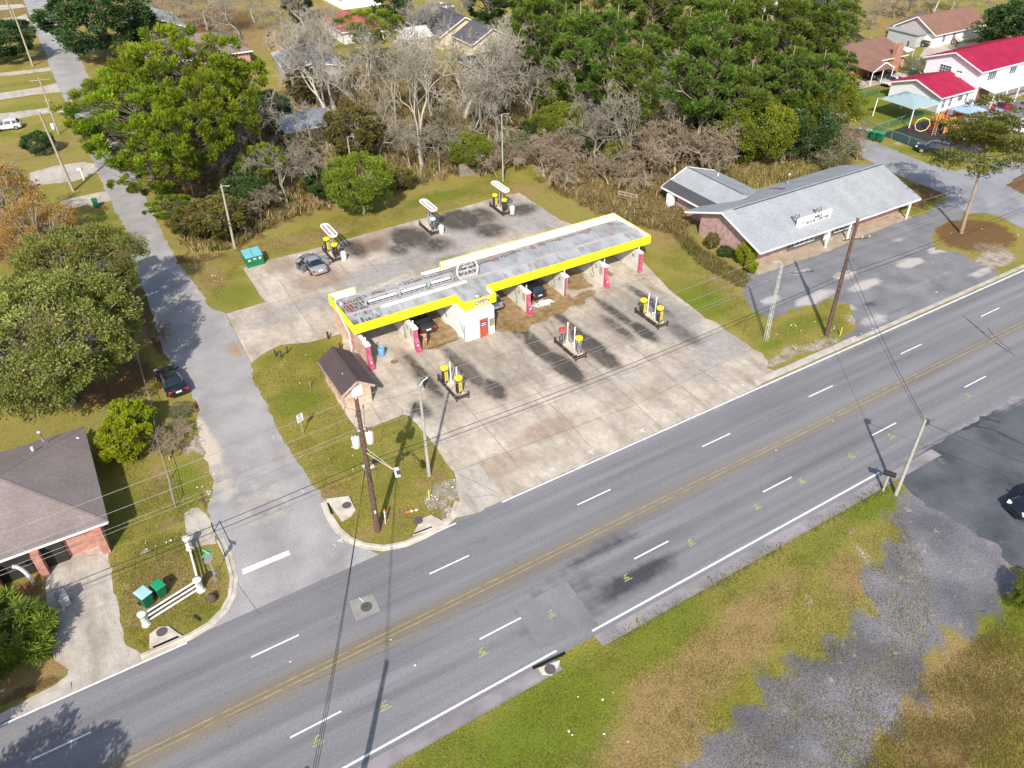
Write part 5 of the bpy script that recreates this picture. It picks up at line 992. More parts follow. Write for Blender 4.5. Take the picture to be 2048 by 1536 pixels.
vehicle('sedan', 'parked_car', 'black car parked on the verge of the side street at left', 'car', (2.2, 64.3), 96, BLKP)
vehicle('hatch', 'parked_car', 'white compact car on the lawn at the left edge', 'car', (-5.6, 148.2), 170, WHTP)
vehicle('sedan', 'parked_car', 'white car half hidden behind the left pine, lower of the two', 'car', (15.6, 158.6), 190, WHTP)
vehicle('suv', 'parked_car', 'white car half hidden behind the left pine, upper of the two', 'car', (18.6, 165.3), 190, WHTP)
vehicle('suv', 'parked_car', 'black SUV with chrome strips on the dark parking lot at the right edge', 'car', (53.0, 15.4), 165, BLKP, rack=True, stripe=True)
vehicle('suv', 'parked_car', 'black SUV on the grass verge beside the playground fence', 'car', (107.4, 64.2), 118, BLKP)
vehicle('pickup', 'pickup_truck', 'black pickup in front of the orange brick house', 'pickup', (131.0, 92.2), 178, BLKP)
vehicle('pickup', 'pickup_truck', 'dark grey pickup beside the white house with brown roof', 'pickup', (156.0, 103.5), 100, DGR)
vehicle('sedan', 'parked_car', 'silver sedan by the blue-grey playground canopy', 'car', (128.2, 68.3), 176, SILV)
vehicle('sedan', 'parked_car', 'maroon sedan parked right behind the silver one at the school', 'car', (132.0, 69.8), 178, MRN)
vehicle('van', 'parked_van', 'white van with teal lower half at the right edge behind the pine', 'van', (125.2, 62.4), 172, WHTP)
vehicle('sedan', 'parked_car', 'beige car under the carport of the brick house', 'car', (129.6, 88.6), 190, paintmat('beige', (.5, .45, .4)))
vehicle('pickup', 'pickup_truck', 'white pickup at the very top among bare trees', 'pickup', (90, 185), 175, WHTP)
# ---------------------------------------------------------------- people
def person(label, loc, rz, J, top, leg, shoe, hair, hairr=.118, skin=(.25, .13, .08), cap=None):
    t = thing('person', label, 'person', (loc[0], loc[1], .02), R(rz))
    def sk(name, pts, edges, mat, root=0):
        names = list(pts); me = bpy.data.meshes.new(name); me.from_pydata([pts[k_][0] for k_ in names], [(names.index(a), names.index(b)) for a, b in edges], []); me.materials.append(mat)
        o = bpy.data.objects.new(name, me); C.objects.link(o); o.parent = t; CH.setdefault(t.name, []).append(o)
        md = o.modifiers.new('skin', 'SKIN'); md.use_smooth_shade = True; o.modifiers.new('sub', 'SUBSURF').levels = 1; o.modifiers['sub'].render_levels = 1
        for i, k_ in enumerate(names): me.skin_vertices[0].data[i].radius = (pts[k_][1],)*2 if not hasattr(pts[k_][1], '__len__') else pts[k_][1]; me.skin_vertices[0].data[i].use_root = i == root
        return o
    j = {k_: Vector(v) for k_, v in J.items()}
    P = {'pelvis': (j['pelvis'], .1), 'chest': (j['chest'], .11), 'neck': (j['neck'], .05), 'head': (j['head'], .085), 'crown': (j['head']+(j['head']-j['neck']).normalized()*.1, .07)}
    E_ = [('pelvis', 'chest'), ('chest', 'neck'), ('neck', 'head'), ('head', 'crown')]
    for s in 'lr':
        P.update({'sh'+s: (j['sh'+s], .05), 'el'+s: (j['el'+s], .038), 'wr'+s: (j['wr'+s], .026), 'hip'+s: (j['hip'+s], .08), 'kn'+s: (j['kn'+s], .052), 'an'+s: (j['an'+s], .036), 'toe'+s: (j['toe'+s], .03)})
        E_ += [('chest', 'sh'+s), ('sh'+s, 'el'+s), ('el'+s, 'wr'+s), ('pelvis', 'hip'+s), ('hip'+s, 'kn'+s), ('kn'+s, 'an'+s), ('an'+s, 'toe'+s)]
        d = (j['wr'+s]-j['el'+s]).normalized(); sd_ = d.cross(Vector((0, 0, 1)));
        if sd_.length < .1: sd_ = Vector((0, 1, 0))
        sd_.normalize(); P['pm'+s] = (j['wr'+s]+d*.07, .03); E_.append(('wr'+s, 'pm'+s))
        for q, (o_, ln) in enumerate(((-.03, .07), (-.01, .085), (.01, .08), (.03, .065), (.05, .03))):
            P['f%d%s' % (q, s)] = (P['pm'+s][0]+d*ln+sd_*o_+Vector((0, 0, -.015)), .008); E_.append(('pm'+s, 'f%d%s' % (q, s)))
    sk('body', P, E_, M('skin'+str(skin[0]), skin, .6))
    T = {'pelvis': (j['pelvis']+(j['chest']-j['pelvis'])*.05, (.15, .13)), 'mid': (j['pelvis'].lerp(j['chest'], .5), (.155, .13)), 'chest': (j['chest'], (.19, .165)), 'col': (j['chest'].lerp(j['neck'], .7), .075)}
    E2 = [('pelvis', 'mid'), ('mid', 'chest'), ('chest', 'col')]
    for s in 'lr': T.update({'sh'+s: (j['sh'+s], .075), 'el'+s: (j['el'+s], .058), 'w'+s: (j['el'+s].lerp(j['wr'+s], .9), .045)}); E2 += [('chest', 'sh'+s), ('sh'+s, 'el'+s), ('el'+s, 'w'+s)]
    sk('top', T, E2, top)
    T = {'pelvis': (j['pelvis'], (.15, .13))}; E3 = []
    for s in 'lr': T.update({'hip'+s: (j['hip'+s], .1), 'kn'+s: (j['kn'+s], .075), 'an'+s: (j['an'+s]+Vector((0, 0, .03)), .055)}); E3 += [('pelvis', 'hip'+s), ('hip'+s, 'kn'+s), ('kn'+s, 'an'+s)]
    sk('trousers', T, E3, leg)
    for s in 'lr': sk('shoe', {'h': (j['an'+s]+Vector((-.03, 0, -.03)), .05), 't': (j['toe'+s], .042), 'e': (j['toe'+s]+(j['toe'+s]-j['an'+s]).normalized()*.04, .03)}, [('h', 't'), ('t', 'e')], shoe)
    hd = j['head']; up = (j['head']-j['neck']).normalized(); m = MB(); bm = bmesh.new(); bmesh.ops.create_uvsphere(bm, u_segments=14, v_segments=9, radius=hairr)
    vs = [v.co.copy() for v in bm.verts]; fs = [tuple(v.index for v in f.verts) for f in bm.faces]; bm.free()
    q = up.to_track_quat('Z', 'X'); m.add([hd+up*.055+q@Vector((v.x-.018, v.y*.9, max(v.z, -.035)*1.0)) for v in vs], fs, True); m.build('hair', hair, t)
    fc = (Vector((1, 0, 0))-up*up.x).normalized(); m = MB(); sd2 = up.cross(fc)
    m.box(hd+fc*.1+up*.005, (.03, .022, .035)); 
    for s in (-1, 1): m.lathe(hd+fc*.088+up*.035+sd2*.032*s, [(.002, -.008), (.011, 0), (.002, .008)], 6)
    m.box(hd+fc*.088-up*.035, (.015, .045, .01)); m.build('face', M('face', (.16, .07, .05), .6), t)
    return t
def pose(**k):
    d = dict(pelvis=(0, 0, .93), chest=(0, 0, 1.32), neck=(0, 0, 1.5), head=(.02, 0, 1.62), shl=(0, .18, 1.42), shr=(0, -.18, 1.42), ell=(.02, .24, 1.14), elr=(.02, -.24, 1.14), wrl=(.12, .22, .9), wrr=(.12, -.22, .9), hipl=(0, .1, .88), hipr=(0, -.1, .88), knl=(.03, .11, .48), knr=(.03, -.11, .48), anl=(0, .12, .09), anr=(0, -.12, .09), toel=(.16, .13, .05), toer=(.16, -.13, .05)); d.update(k); return d
HR = M('hair_dark', (.02, .015, .012), .8)
bend = dict(pelvis=(-.12, 0, .92), chest=(.18, 0, 1.17), neck=(.35, 0, 1.23), head=(.46, 0, 1.26), shl=(.24, .18, 1.22), shr=(.24, -.18, 1.22), ell=(.4, .22, .98), elr=(.42, -.22, 1.0), wrl=(.55, .16, .82), wrr=(.6, -.14, .86), hipl=(-.12, .1, .87), hipr=(-.12, -.1, .87), knl=(.0, .11, .47), knr=(-.1, -.12, .46), anl=(.0, .14, .09), anr=(-.2, -.14, .09), toel=(.16, .15, .05), toer=(-.04, -.15, .05))
person('person in grey hoodie, navy jeans and white shoes bending near a vacuum island', (21.25, 52.1), 178, pose(**bend), M('hoodie_grey', (.13, .13, .12), .9, var=.6, scale=14, col2=(.3, .3, .28)), M('jeans_navy', (.02, .03, .06), .9, var=.2), M('shoe_white', (.75, .75, .73), .6), M('hood', (.13, .13, .125), .9), .13)
person('person in grey shirt and dark trousers leaning into the open door of the silver sedan', (18.95, 78.9), 40, pose(**bend), M('shirt_grey', (.2, .22, .26), .9, var=.2), M('trousers_dark', (.02, .025, .04), .9), M('shoe_black', (.03, .03, .03), .6), HR)
arms = dict(ell=(.28, .28, 1.3), elr=(.25, -.26, 1.28), wrl=(.5, .2, 1.25), wrr=(.48, -.12, 1.22))
person('person in tan work clothes standing behind the dark grey sedan in the wash bay', (24.2, 57.85), 86, pose(**arms), M('tan_shirt', (.42, .25, .13), .9, var=.15), M('tan_trousers', (.46, .28, .15), .9, var=.15), M('tan_shoe', (.4, .3, .22), .8), HR)
tag(MB().tube([(24.1, 58.45, 1.25), (24.3, 58.9, 1.05), (24.35, 59.0, .9)], .014, 6).build('spray_wand', GRY), 'thin spray wand held by the person in tan clothes', 'spray wand')
# ---------------------------------------------------------------- vacuum islands
IRN = M('iron_brown', (.06, .04, .035), .7, .2, var=.3); ISL = M('island_concrete', (.5, .4, .3), .9, var=.2, scale=2, col2=(.64, .56, .45)); STEEL = M('steel', (.45, .45, .45), .3, .8, var=.1); CAN_D = M('vac_body', (.1, .085, .07), .4, .4, var=.3, scale=4); YPL = M('yellow_plastic', (.75, .6, .02), .45, var=.05); LET = M('vac_letter_panel', (.68, .55, .07), .5, var=.15, scale=8)
def island(label, u, v0_, v1_, z=.24):
    t = thing('vacuum_island', label, 'vacuum island', (u, (v0_+v1_)/2, .02)); L = v1_-v0_
    MB().box((0, 0, z/2), (1.02, L-.1, z)).build('base', ISL, t)
    m = MB(); m.box((-.56, 0, .3), (.05, L, .42)); m.box((0, -L/2+.02, .3), (1.1, .05, .42)); m.build('guard_rail', IRN, t)
    for x in (-.56, .56):
        for y in ((-L/2+.02, L/2) if x < 0 else (-L/2+.02,)): MB().box((x, y, .34), (.13, .13, .7)).build('corner_post', IRN, t)
    return t
def vacuum(label, u, v, z, cap, body, lett=True, hose=False, group=None, rz=0, cat='vacuum'):
    t = thing('vacuum', label, cat, (u, v, z), R(rz), group)
    m = MB(); m.lathe((0, 0, 0), [(.28, 0), (.3, .05), (.3, 1.2), (.28, 1.3)], 18); m.build('canister', body, t)
    m = MB(); m.lathe((0, 0, 1.3), [(.3, 0), (.37, .02), (.375, .2), (.34, .27), (.2, .31), (.02, .32)], 18)
    if cap is RDP: m.build('dome', cap, t); MB().lathe((0, 0, 1.24), [(.3, 0), (.35, .03), (.35, .1)], 18).build('dome_rim', WHT, t)
    else: m.build('dome', cap, t)
    if lett:
        m = MB(); m.box((0, -.31, .68), (.3, .03, 1.05)); m.build('letter_panel', LET, t)
        text('vertical_lettering', 'FRAGRANCE', .2, BLK, t, frame((0, -.33, .68), (0, 0, -1), (1, 0, 0)), .002, 0)
    m = MB(); m.tube([(-.2, -.2, .9), (-.45, -.35, 1.25), (-.5, -.4, .7), (-.4, -.42, .15), (-.2, -.5, .02), (0, -.45, .3)] if not hose else [(-.25, -.1, 1.15)]+[(-.2+.3*math.sin(a), -.32, .85+.42*math.cos(a)) for a in np.linspace(0, 2*PI, 14)]+[(-.25, -.38, .2), (-.2, -.4, -.3)], .035, 7); m.build('hose', BLK, t)
    MB().box((.1, .26, .6), (.2, .1, .3)).build('coin_box', STEEL, t)
    return t
RDP = M('red_plastic', (.62, .05, .05), .45); LBL = M('pale_blue_plastic', (.42, .58, .62), .5); BODS = M('vac_steel', (.42, .42, .43), .3, .6, var=.15)
def poles(label, u, v, n=2, h=2.2, dz=0):
    for i in range(n): tag(MB().tube([(0, 0, 0), (0, 0, h)], .055, 10).build('white_post', WHT if h < 2.5 else GRY, loc=(u+.12*i, v-1.*i, .26)), label[i], 'post')
ia = island('front vacuum island nearest the brick hut with two yellow-topped vacuums', 23.42, 48.8, 52.35)
vacuum('yellow-topped vacuum with looped hose at the back of the front left island', 23.25, 51.75, .26, YPL, CAN_D, hose=False); vacuum('yellow-topped vacuum at the near end of the front left island', 23.6, 49.75, .26, YPL, CAN_D)
poles(['upper thin white post on the front left vacuum island', 'lower thin white post on the front left vacuum island'], 23.62, 51.35)
ib = island('front vacuum island in the middle with a red-topped and a yellow-topped vacuum', 35.6, 48.4, 51.95)
vacuum('red-topped silver vacuum with black looped hose on the middle front island', 35.45, 51.35, .26, RDP, BODS, lett=False, hose=True); vacuum('yellow-topped silver vacuum on the middle front island', 36.0, 49.4, .26, YPL, BODS, lett=False)
poles(['upper thin white post on the middle front vacuum island', 'lower thin white post on the middle front vacuum island'], 35.95, 51.2)
ic = island('front vacuum island at right with two yellow-topped lettered vacuums', 45.45, 48.6, 52.2)
vacuum('yellow-topped lettered vacuum at the back of the right front island', 45.3, 51.6, .26, YPL, CAN_D); vacuum('yellow-topped lettered vacuum at the near end of the right front island', 45.75, 49.6, .26, YPL, CAN_D)
poles(['upper thin white post on the right front vacuum island', 'lower thin white post on the right front vacuum island'], 45.75, 51.4)
for i, (u, v) in enumerate(((23.75, 50.7), (36.15, 50.5), (45.9, 50.75))): tag(MB().lathe((u, v, .26), [(.16, 0), (.16, .25), (.1, .3)], 12).build('motor_can', GRY), 'short grey motor can between the vacuums of the %s front island' % ('left', 'middle', 'right')[i], 'motor')
def lampring(label, u, v, z=3.05):
    t = thing('oval_light', label, 'light', (u, v, .02)); L, r = 3.7, .5
    def ov(rr_, z_): return [(rr_*math.cos(a), L/2-r+rr_*math.sin(a), z_) for a in np.linspace(0, PI, 9)]+[(-rr_*math.cos(a), -(L/2-r)-rr_*math.sin(a), z_) for a in np.linspace(0, PI, 9)]
    m = MB(); o, i_ = ov(r, z), ov(r-.1, z); n = len(o); o2 = ov(r, z+.2); i2 = ov(r-.1, z+.2)
    m.add(o+i_+o2+i2, [(a, (a+1) % n, 2*n+(a+1) % n, 2*n+a) for a in range(n)]+[(n+(a+1) % n, n+a, 3*n+a, 3*n+(a+1) % n) for a in range(n)]+[(2*n+a, 2*n+(a+1) % n, 3*n+(a+1) % n, 3*n+a) for a in range(n)]+[((a+1) % n, a, n+a, n+(a+1) % n) for a in range(n)])
    m.build('ring', WHT, t); o3 = ov(r+.012, z-.03); o4 = ov(r+.012, z+.05); m = MB(); m.add(o3+o4, [(a, (a+1) % n, n+(a+1) % n, n+a) for a in range(n)]); m.build('red_stripe', RED, t)
    m = MB(); m.box((0, 0, z+.1), (.26, L-.7, .12)); m.build('lamp_housing', WHT, t)
    m = MB(); [m.box((0, y, z+.06), (.85, .05, .05)) for y in np.linspace(-L/2+.5, L/2-.5, 7)]; m.build('crossbar', STEEL, t)
    m = MB(); m.tube([(0, .25, 0), (0, .25, z)], .07, 10); m.build('post', GRY, t); m = MB(); m.tube([(.1, -.3, 0), (.1, -.3, z)], .07, 10); m.build('post', GRY, t)
    return t
BU = [(23.2, 80.2), (35.55, 80.3), (45.45, 80.45)]
nm = ['left', 'middle', 'right']
for i, (u, v) in enumerate(BU):
    island('rear vacuum island under the %s oval light' % nm[i], u, v-1.75, v+1.55)
    lampring('%s oval light ring on posts over the rear vacuum islands' % nm[i], u+.05, v-.1)
    if i != 1: vacuum('yellow-topped lettered vacuum at the far end of the %s rear island' % nm[i], u-.1, v+1.0, .26, YPL, CAN_D)
    vacuum(['yellow-topped vacuum at the near end of the left rear island', 'pale blue-topped vacuum on the middle rear island', 'yellow-topped vacuum at the near end of the right rear island'][i], u+.15, v-.85, .26, LBL if i == 1 else YPL, BODS if i == 1 else CAN_D, lett=False, hose=True)
    m = MB(); m.lathe((u+.75, v-1.75, .02), [(.24, 0), (.3, .05), (.31, .85), (.3, .98), (.22, 1.05)], 16); tag(m.build('trash_barrel', WHT), 'white trash barrel at the near end of the %s rear vacuum island' % nm[i], 'barrel')
m = MB(); m.lathe((20.1, 58.75, .02), [(.3, 0), (.32, .4), (.3, .45), (.32, .9), (.28, .9), (.28, .6)], 16); tag(m.build('blue_barrel', M('barrel_blue', (.13, .3, .48), .5)), 'blue barrel beside the brick wall in the left wash bay', 'barrel')
# ---------------------------------------------------------------- dumpster and bins
def dumpster(label, u, v, rz):
    t = thing('dumpster', label, 'dumpster', (u, v, .03), R(rz)); g = M('dump_green', (.01, .17, .08), .5, var=.15)
    m = MB(); m.add([(-.92, -.62, .1), (.92, -.62, .1), (.92, .75, .1), (-.92, .75, .1), (-.98, -.72, 1.15), (.98, -.72, 1.15), (.98, .85, 1.45), (-.98, .85, 1.45)], [(3, 2, 1, 0), (4, 5, 6, 7), (0, 1, 5, 4), (1, 2, 6, 5), (2, 3, 7, 6), (3, 0, 4, 7)]); m.build('bin', g, t, bevel=.02)
    m = MB(); [m.box((0, -.74+.0, z), (2.0, .06, .08)) for z in (.35, 1.1)]; m.box((0, -.68, .18), (1.9, .12, .2)); [m.box((x, -.74, .7), (.09, .07, .75)) for x in (-.9, .9)]; m.box((-1.02, .1, .8), (.1, .9, .14)); m.box((1.02, .1, .8), (.1, .9, .14)); m.build('rib', g, t)
    lid = M('lid_teal', (.16, .42, .47), .55, var=.1)
    for s in (-1, 1):
        m = MB(); a = math.atan2(.3, 1.57); mm = Matrix.Rotation(a, 3, 'X'); m.box((s*.5, .07, 1.35), (.94, 1.66, .05), mat=mm)
        for i in range(9): m.box((s*.5-.42+i*.105, .07, 1.385), (.04, 1.6, .04), mat=mm)
        m.build('lid', lid, t)
    MB().box((-.6, -.75, .85), (.3, .02, .22)).build('yellow_label', M('label_yel', (.6, .5, .15)), t); MB().box((.6, -.76, .9), (.25, .02, .25)).build('white_label', WHT, t)
    m = MB(); [m.box((-.12+i*.09, -.76, .95-.05*(i % 2)), (.06, .02, .16)) for i in range(4)]; m.build('lettering', WHT, t); return t
dumpster('green dumpster with ribbed teal lids beside the rear lot corner', 15.0, 83.0, 1)
def wbin(label, u, v, rz, col, lidc, group=None, s=1.):
    t = thing('wheelie_bin', label, 'bin', (u, v, .03), R(rz), group); t.scale = (s,)*3
    m = MB(); m.add([(-.26, -.3, .05), (.26, -.3, .05), (.26, .24, .05), (-.26, .24, .05), (-.33, -.38, .98), (.33, -.38, .98), (.33, .36, .98), (-.33, .36, .98)], [(3, 2, 1, 0), (4, 5, 6, 7), (0, 1, 5, 4), (1, 2, 6, 5), (2, 3, 7, 6), (3, 0, 4, 7)]); m.build('body', col, t, bevel=.03)
    m = MB(); m.add([(-.36, -.44, 1.0), (.36, -.44, 1.0), (.36, .4, 1.04), (-.36, .4, 1.04), (-.3, -.36, 1.08), (.3, -.36, 1.08), (.3, .32, 1.14), (-.3, .32, 1.14)], [(3, 2, 1, 0), (4, 5, 6, 7), (0, 1, 5, 4), (1, 2, 6, 5), (2, 3, 7, 6), (3, 0, 4, 7)]); m.build('lid', lidc, t, bevel=.02)
    for x in (-.3, .3): m = MB(); m.tube([(x-.04, .3, .12), (x+.04, .3, .12)], .12, 10); m.build('wheel', TYR, t)
    MB().tube([(-.25, .46, .98), (.25, .46, .98)], .02, 6).build('handle', col, t); return t
GRN = M('bin_green', (.008, .12, .055), .5); TEAL = M('bin_teal_lid', (.3, .5, .52), .6); LGR = M('bin_lid_green', (.01, .25, .1), .5)
wbin('green wheeled bin with pale teal lid behind the white rail fence', -4.3, 40.45, 25, GRN, TEAL, s=1.15); wbin('smaller green bin with dark green lid behind the white rail fence', -3.35, 40.75, 20, GRN, LGR)
wbin('grey bin beside the driveway of the grey-roofed house', -8.9, 43.2, 10, M('bin_grey', (.45, .45, .45)), M('bin_lid_grey', (.15, .17, .18)))
for i, (u, v) in enumerate(((103.9, 74.4), (104.4, 73.2), (104.6, 72.2), (104.9, 71.2))): wbin('green wheeled bin by the playground fence, %s of four from the left' % ('first', 'second', 'third', 'fourth')[i], u, v, 95, GRN, TEAL if i in (0, 1) else LGR, 'green bins by the playground', 1.2)
wbin('green bin with a white cross sign beside the far left driveway', 2.0, 108.8, 0, M('bin_mid', (.01, .1, .05)), GRN)
wbin('dark wheeled bin beside the chimney of the brick house', 137.5, 90.5, 0, GRN, TEAL)
# ---------------------------------------------------------------- poles, wires, signs
WOOD = M('pole_wood', (.075, .042, .03), .9, var=.4, scale=6, col2=(.16, .1, .075), bump=.3); CPOLE = M('pole_grey', (.34, .33, .28), .8, var=.15, scale=3); PWOOD = M('pole_pale', (.33, .29, .22), .9, var=.25, scale=5)
def can(t, x, y, z, r=.27, h=.85):
    m = MB(); m.lathe((x, y, z), [(r*.8, 0), (r, .06), (r, h), (r*.85, h+.08), (.1, h+.12)], 14); o = m.build('transformer', M('transf', (.62, .6, .56), .5, var=.12, scale=4, col2=(.7, .69, .66)), t)
    m = MB(); [m.lathe((x+dx, y, z+h+.1), [(.04, 0), (.06, .05), (.04, .1), (.06, .15), (.03, .25)], 6) for dx in (-.1, .1)]; m.build('bushing', M('bush', (.15, .1, .08)), t)
def upole(label, base, h, r=.17, mat=None, lean=(0, 0), cross=None, cat='utility pole'):
    t = thing('utility_pole', label, cat, (base.x, base.y, 0)); m = MB(); n = 10
    m.tube([(lean[0]*i/n, lean[1]*i/n, h*i/n) for i in range(n+1)], [r*(1-.38*i/n) for i in range(n+1)], 12); m.build('pole', mat or WOOD, t); return t
a = G(756, 1061); pa = upole('tall dark utility pole with two white transformers on the grass corner', a, 12.0, .22)
can(pa, -.45, .1, 8.1); can(pa, .45, -.05, 8.2)
m = MB(); [m.lathe((x, y, z), [(.05, 0), (.09, .05), (.05, .12), (.09, .18), (.04, .26)], 8) for x, y, z in ((0, 0, 12), (-.22, 0, 10.6), (.2, 0, 9.6))]; m.box((0, 0, 9.5), (.5, .2, .08)); m.box((.1, 0, 6.1), (.7, .2, .12)); m.box((-.1, 0, 6.4), (.5, .16, .08)); m.build('insulator', M('insul', (.5, .47, .45)), pa)
m = MB(); m.tube([(-.1, 0, 11.1), (-.7, .5, 11.3), (-.75, .5, 9.9)], .03, 6); m.tube([(.15, 0, 10.9), (.5, .3, 11.1), (.3, .2, 9.4)], .03, 6); m.tube([(0, 0, 11.7), (-.5, -.3, 10.3), (-.4, 0, 9.1)], .02, 6); m.build('fuse_cutout', M('fuse', (.2, .17, .16)), pa)
m = MB(); m.beam((0, -.1, 7.6), (1.4, -1.0, 6.1), .045, .045); m.beam((.1, -.1, 7.9), (1.4, -1.0, 6.15), .035, .035); m.build('lamp_arm', M('arm_tan', (.5, .42, .3)), pa)
m = MB(); m.box((1.55, -1.3, 6.0), (.34, .8, .18), -.25); m.build('floodlight', M('flood', (.6, .62, .64), .4), pa); m = MB(); m.box((1.6, -1.48, 6.1), (.26, .4, .02), -.25); m.build('solar_panel', M('solar', (.05, .07, .1), .3), pa)
m = MB(); m.box((.75, .25, 6.2), (.6, .2, .2)); m.build('cable_splice', BLK, pa)
MB().box((-.05, -.22, 2.1), (.12, .03, .25)).build('white_tag', WHT, pa)
c = G(1652.4, 671); pc = upole('tall dark utility pole between the bookshop parking and the road', c, 12.2, .21)
m = MB(); m.beam((-.9, .3, 10.2), (1.5, -.6, 10.2), .09, .1) ; m.build('crossarm', WOOD, pc); can(pc, .3, .25, 6.6, .2, .7)
m = MB(); [m.lathe((x, y, z), [(.05, 0), (.09, .05), (.05, .12), (.09, .18)], 8) for x, y, z in ((0, 0, 12.2), (-.85, .28, 10.26), (1.45, -.58, 10.26), (.8, -.35, 10.26))]; m.build('insulator', M('insul'), pc) if False else m.build('insulator', MC['insul'], pc)
b_ = G(858.6, 951); pb_ = upole('pale concrete lamp post on the grass corner with short arm', b_, 8.8, .15, CPOLE, (-.12, -.1), cat='lamp post')
m = MB(); m.tube([(-.1, -.1, 8.75), (.25, .05, 9.0), (.7, .2, 9.05)], .04, 6); m.build('lamp_arm', WHT, pb_)
def lattice(label, base, h, arm):
    t = thing('lattice_lamp_post', label, 'lamp post', (base.x, base.y, 0)); m = MB(); w0, w1 = .14, .06; mt = M('lattice', (.4, .42, .38), .6, var=.15)
    for sx in (-1, 1):
        for sy in (-1, 1): m.beam((sx*w0, sy*w0, 0), (sx*w1, sy*w1, h), .035, .035)
    for i in range(16):
        z0_, z1_ = h*i/16, h*(i+1)/16; a, b = w0+(w1-w0)*i/16, w0+(w1-w0)*(i+1)/16; s = 1 if i % 2 else -1
        for sy in (-1, 1): m.beam((-a*s, sy*a, z0_), (b*s, sy*b, z1_), .02, .02); m.beam((sy*a, -a*s, z0_), (sy*b, b*s, z1_), .02, .02)
    m.build('lattice', mt, t); m = MB(); m.tube([(0, 0, h), (arm[0]*.3, arm[1]*.3, h+.25), (arm[0], arm[1], h+.2)], .04, 6); m.build('lamp_arm', mt, t); return t
lattice('pale lattice lamp post on the grass beside the bookshop parking', G(1531, 681), 8.2, (-.7, .5))
e = G(1791.4, 989); pe = upole('pale grey utility pole by the black mailbox on the near verge', e, 7.2, .15, CPOLE, (.05, 0)); m = MB(); m.box((.3, 0, 6.9), (.35, .3, .35)); m.tube([(0, 0, 6.9), (.7, -.2, 7.1)], .03, 6); m.build('junction_box', M('jb', (.1, .07, .06)), pe)
def simple(label, base, h, r=.13, mt=PWOOD, lamp=False, cross=False, lean=(0, 0)):
    p = G(*base); t = upole(label, p, h, r, mt, lean)
    if cross: m = MB(); m.beam((-1.4, .2, h-.4), (1.4, -.2, h-.4), .1, .1); m.build('crossarm', PWOOD, t)
    if lamp: m = MB(); m.tube([(0, 0, h-.1), (.3, 0, h), (.75, -.1, h-.05)], .035, 6); m.box((.85, -.1, h-.08), (.4, .16, .1)); m.build('lamp', GRY, t)
    return t
simple('thin grey lamp post at the edge of the thicket behind the right rear island', (1006, 362), 9.0, .11, CPOLE, True)
simple('leaning grey wooden pole in the thicket beside the green dumpster', (470, 497), 7.6, .16, PWOOD, True, lean=(.3, .6)); simple('wooden pole with a small lamp behind the round green tree', (705, 348), 5.2, .14, PWOOD, True)
simple('tall bare grey pole in the brush behind the bookshop', (1577, 325), 7.4, .16, CPOLE)
tl = simple('nearer pale utility pole on the far left lawn', (147, 382), 10.6, .2, PWOOD, lean=(-.6, 0)); can(tl, .35, .1, 8.2, .25, .7)
simple('pale utility pole with crossarm behind the nearer one at far left', (118, 268), 8.6, .15, PWOOD, cross=True); simple('far pale utility pole beside the magnolia at upper left', (66, 132), 10.2, .2, PWOOD); simple('farthest pale utility pole at the top left corner', (38, 70), 9, .18, PWOOD)
tr_ = simple('concrete utility pole with two white transformers behind the crimson-roofed school', (2000, 88), 12, .2, CPOLE, cross=True); can(tr_, -.4, 0, 9.2, .35, 1.); can(tr_, .5, 0, 9.2, .35, 1.)
simple('short pole near the oak at upper left', (203, 112), 2.6, .1, PWOOD)
# wires
CAB = M('wire_alu', (.3, .29, .28), .5, .2); CBK = M('wire_black', (.02, .02, .02), .6)
def wire(label, p, q, r, mt, sag=.8, name='power_line', grp=None):
    p, q = Vector(p), Vector(q); o = p.lerp(q, .5); pts = [p.lerp(q, t)-Vector((0, 0, sag*4*t*(1-t)))-o for t in np.linspace(0, 1, 17)]
    return tag(MB().tube(pts, r, 5).build(name, mt, loc=o), label, 'power line', grp)
A, Cc = Vector((a0x := 11.15, 38.57, 0)), Vector((57.95, 39.35, 0)); Lf = Vector((-38, 38.2, 0)); Rt = Vector((112, 40.2, 0))
Wz = [('topmost', 12.1, (0, 0), .014, CAB), ('second', 10.7, (-.2, .1), .014, CAB), ('third', 9.7, (.2, 0), .012, CAB), ('fourth', 9.2, (0, .2), .012, CAB)]
for nme, z, (dx, dy), r, mt in Wz:
    d = Vector((dx, dy, 0))
    wire('%s thin pale wire running left from the tall pole with transformers' % nme, Lf+d+Vector((0, 0, z)), A+d+Vector((0, 0, z)), r, mt)
    wire('%s thin pale wire between the two tall dark poles' % nme, A+d+Vector((0, 0, z)), Cc+d+Vector((0, 0, z)), r, mt)
    wire('%s thin pale wire running right from the pole by the bookshop' % nme, Cc+d+Vector((0, 0, z)), Rt+d+Vector((0, 0, z)), r, mt)
for nme, z, r in (('upper', 6.5, .022), ('lower', 6.0, .015)):
    wire('%s black cable running left from the tall pole with transformers' % nme, Lf+Vector((0, .2, z)), A+Vector((0, .2, z)), r, CBK, .6)
    wire('%s black cable between the two tall dark poles' % nme, A+Vector((0, .2, z)), Cc+Vector((0, .2, z)), r, CBK, .6)
    wire('%s black cable running right from the pole by the bookshop' % nme, Cc+Vector((0, .2, z)), Rt+Vector((0, .2, z)), r, CBK, .6)
Q = Vector((.8, 19.0, 8.6)); tag(MB().tube([(0, 0, 0), (.1, 0, 5), (0, .1, 9.4)], [.2, .17, .13], 10).build('utility_pole', WOOD, loc=(.8, 19.0, 0)), 'utility pole below the bottom edge whose long shadow crosses the road', 'utility pole')
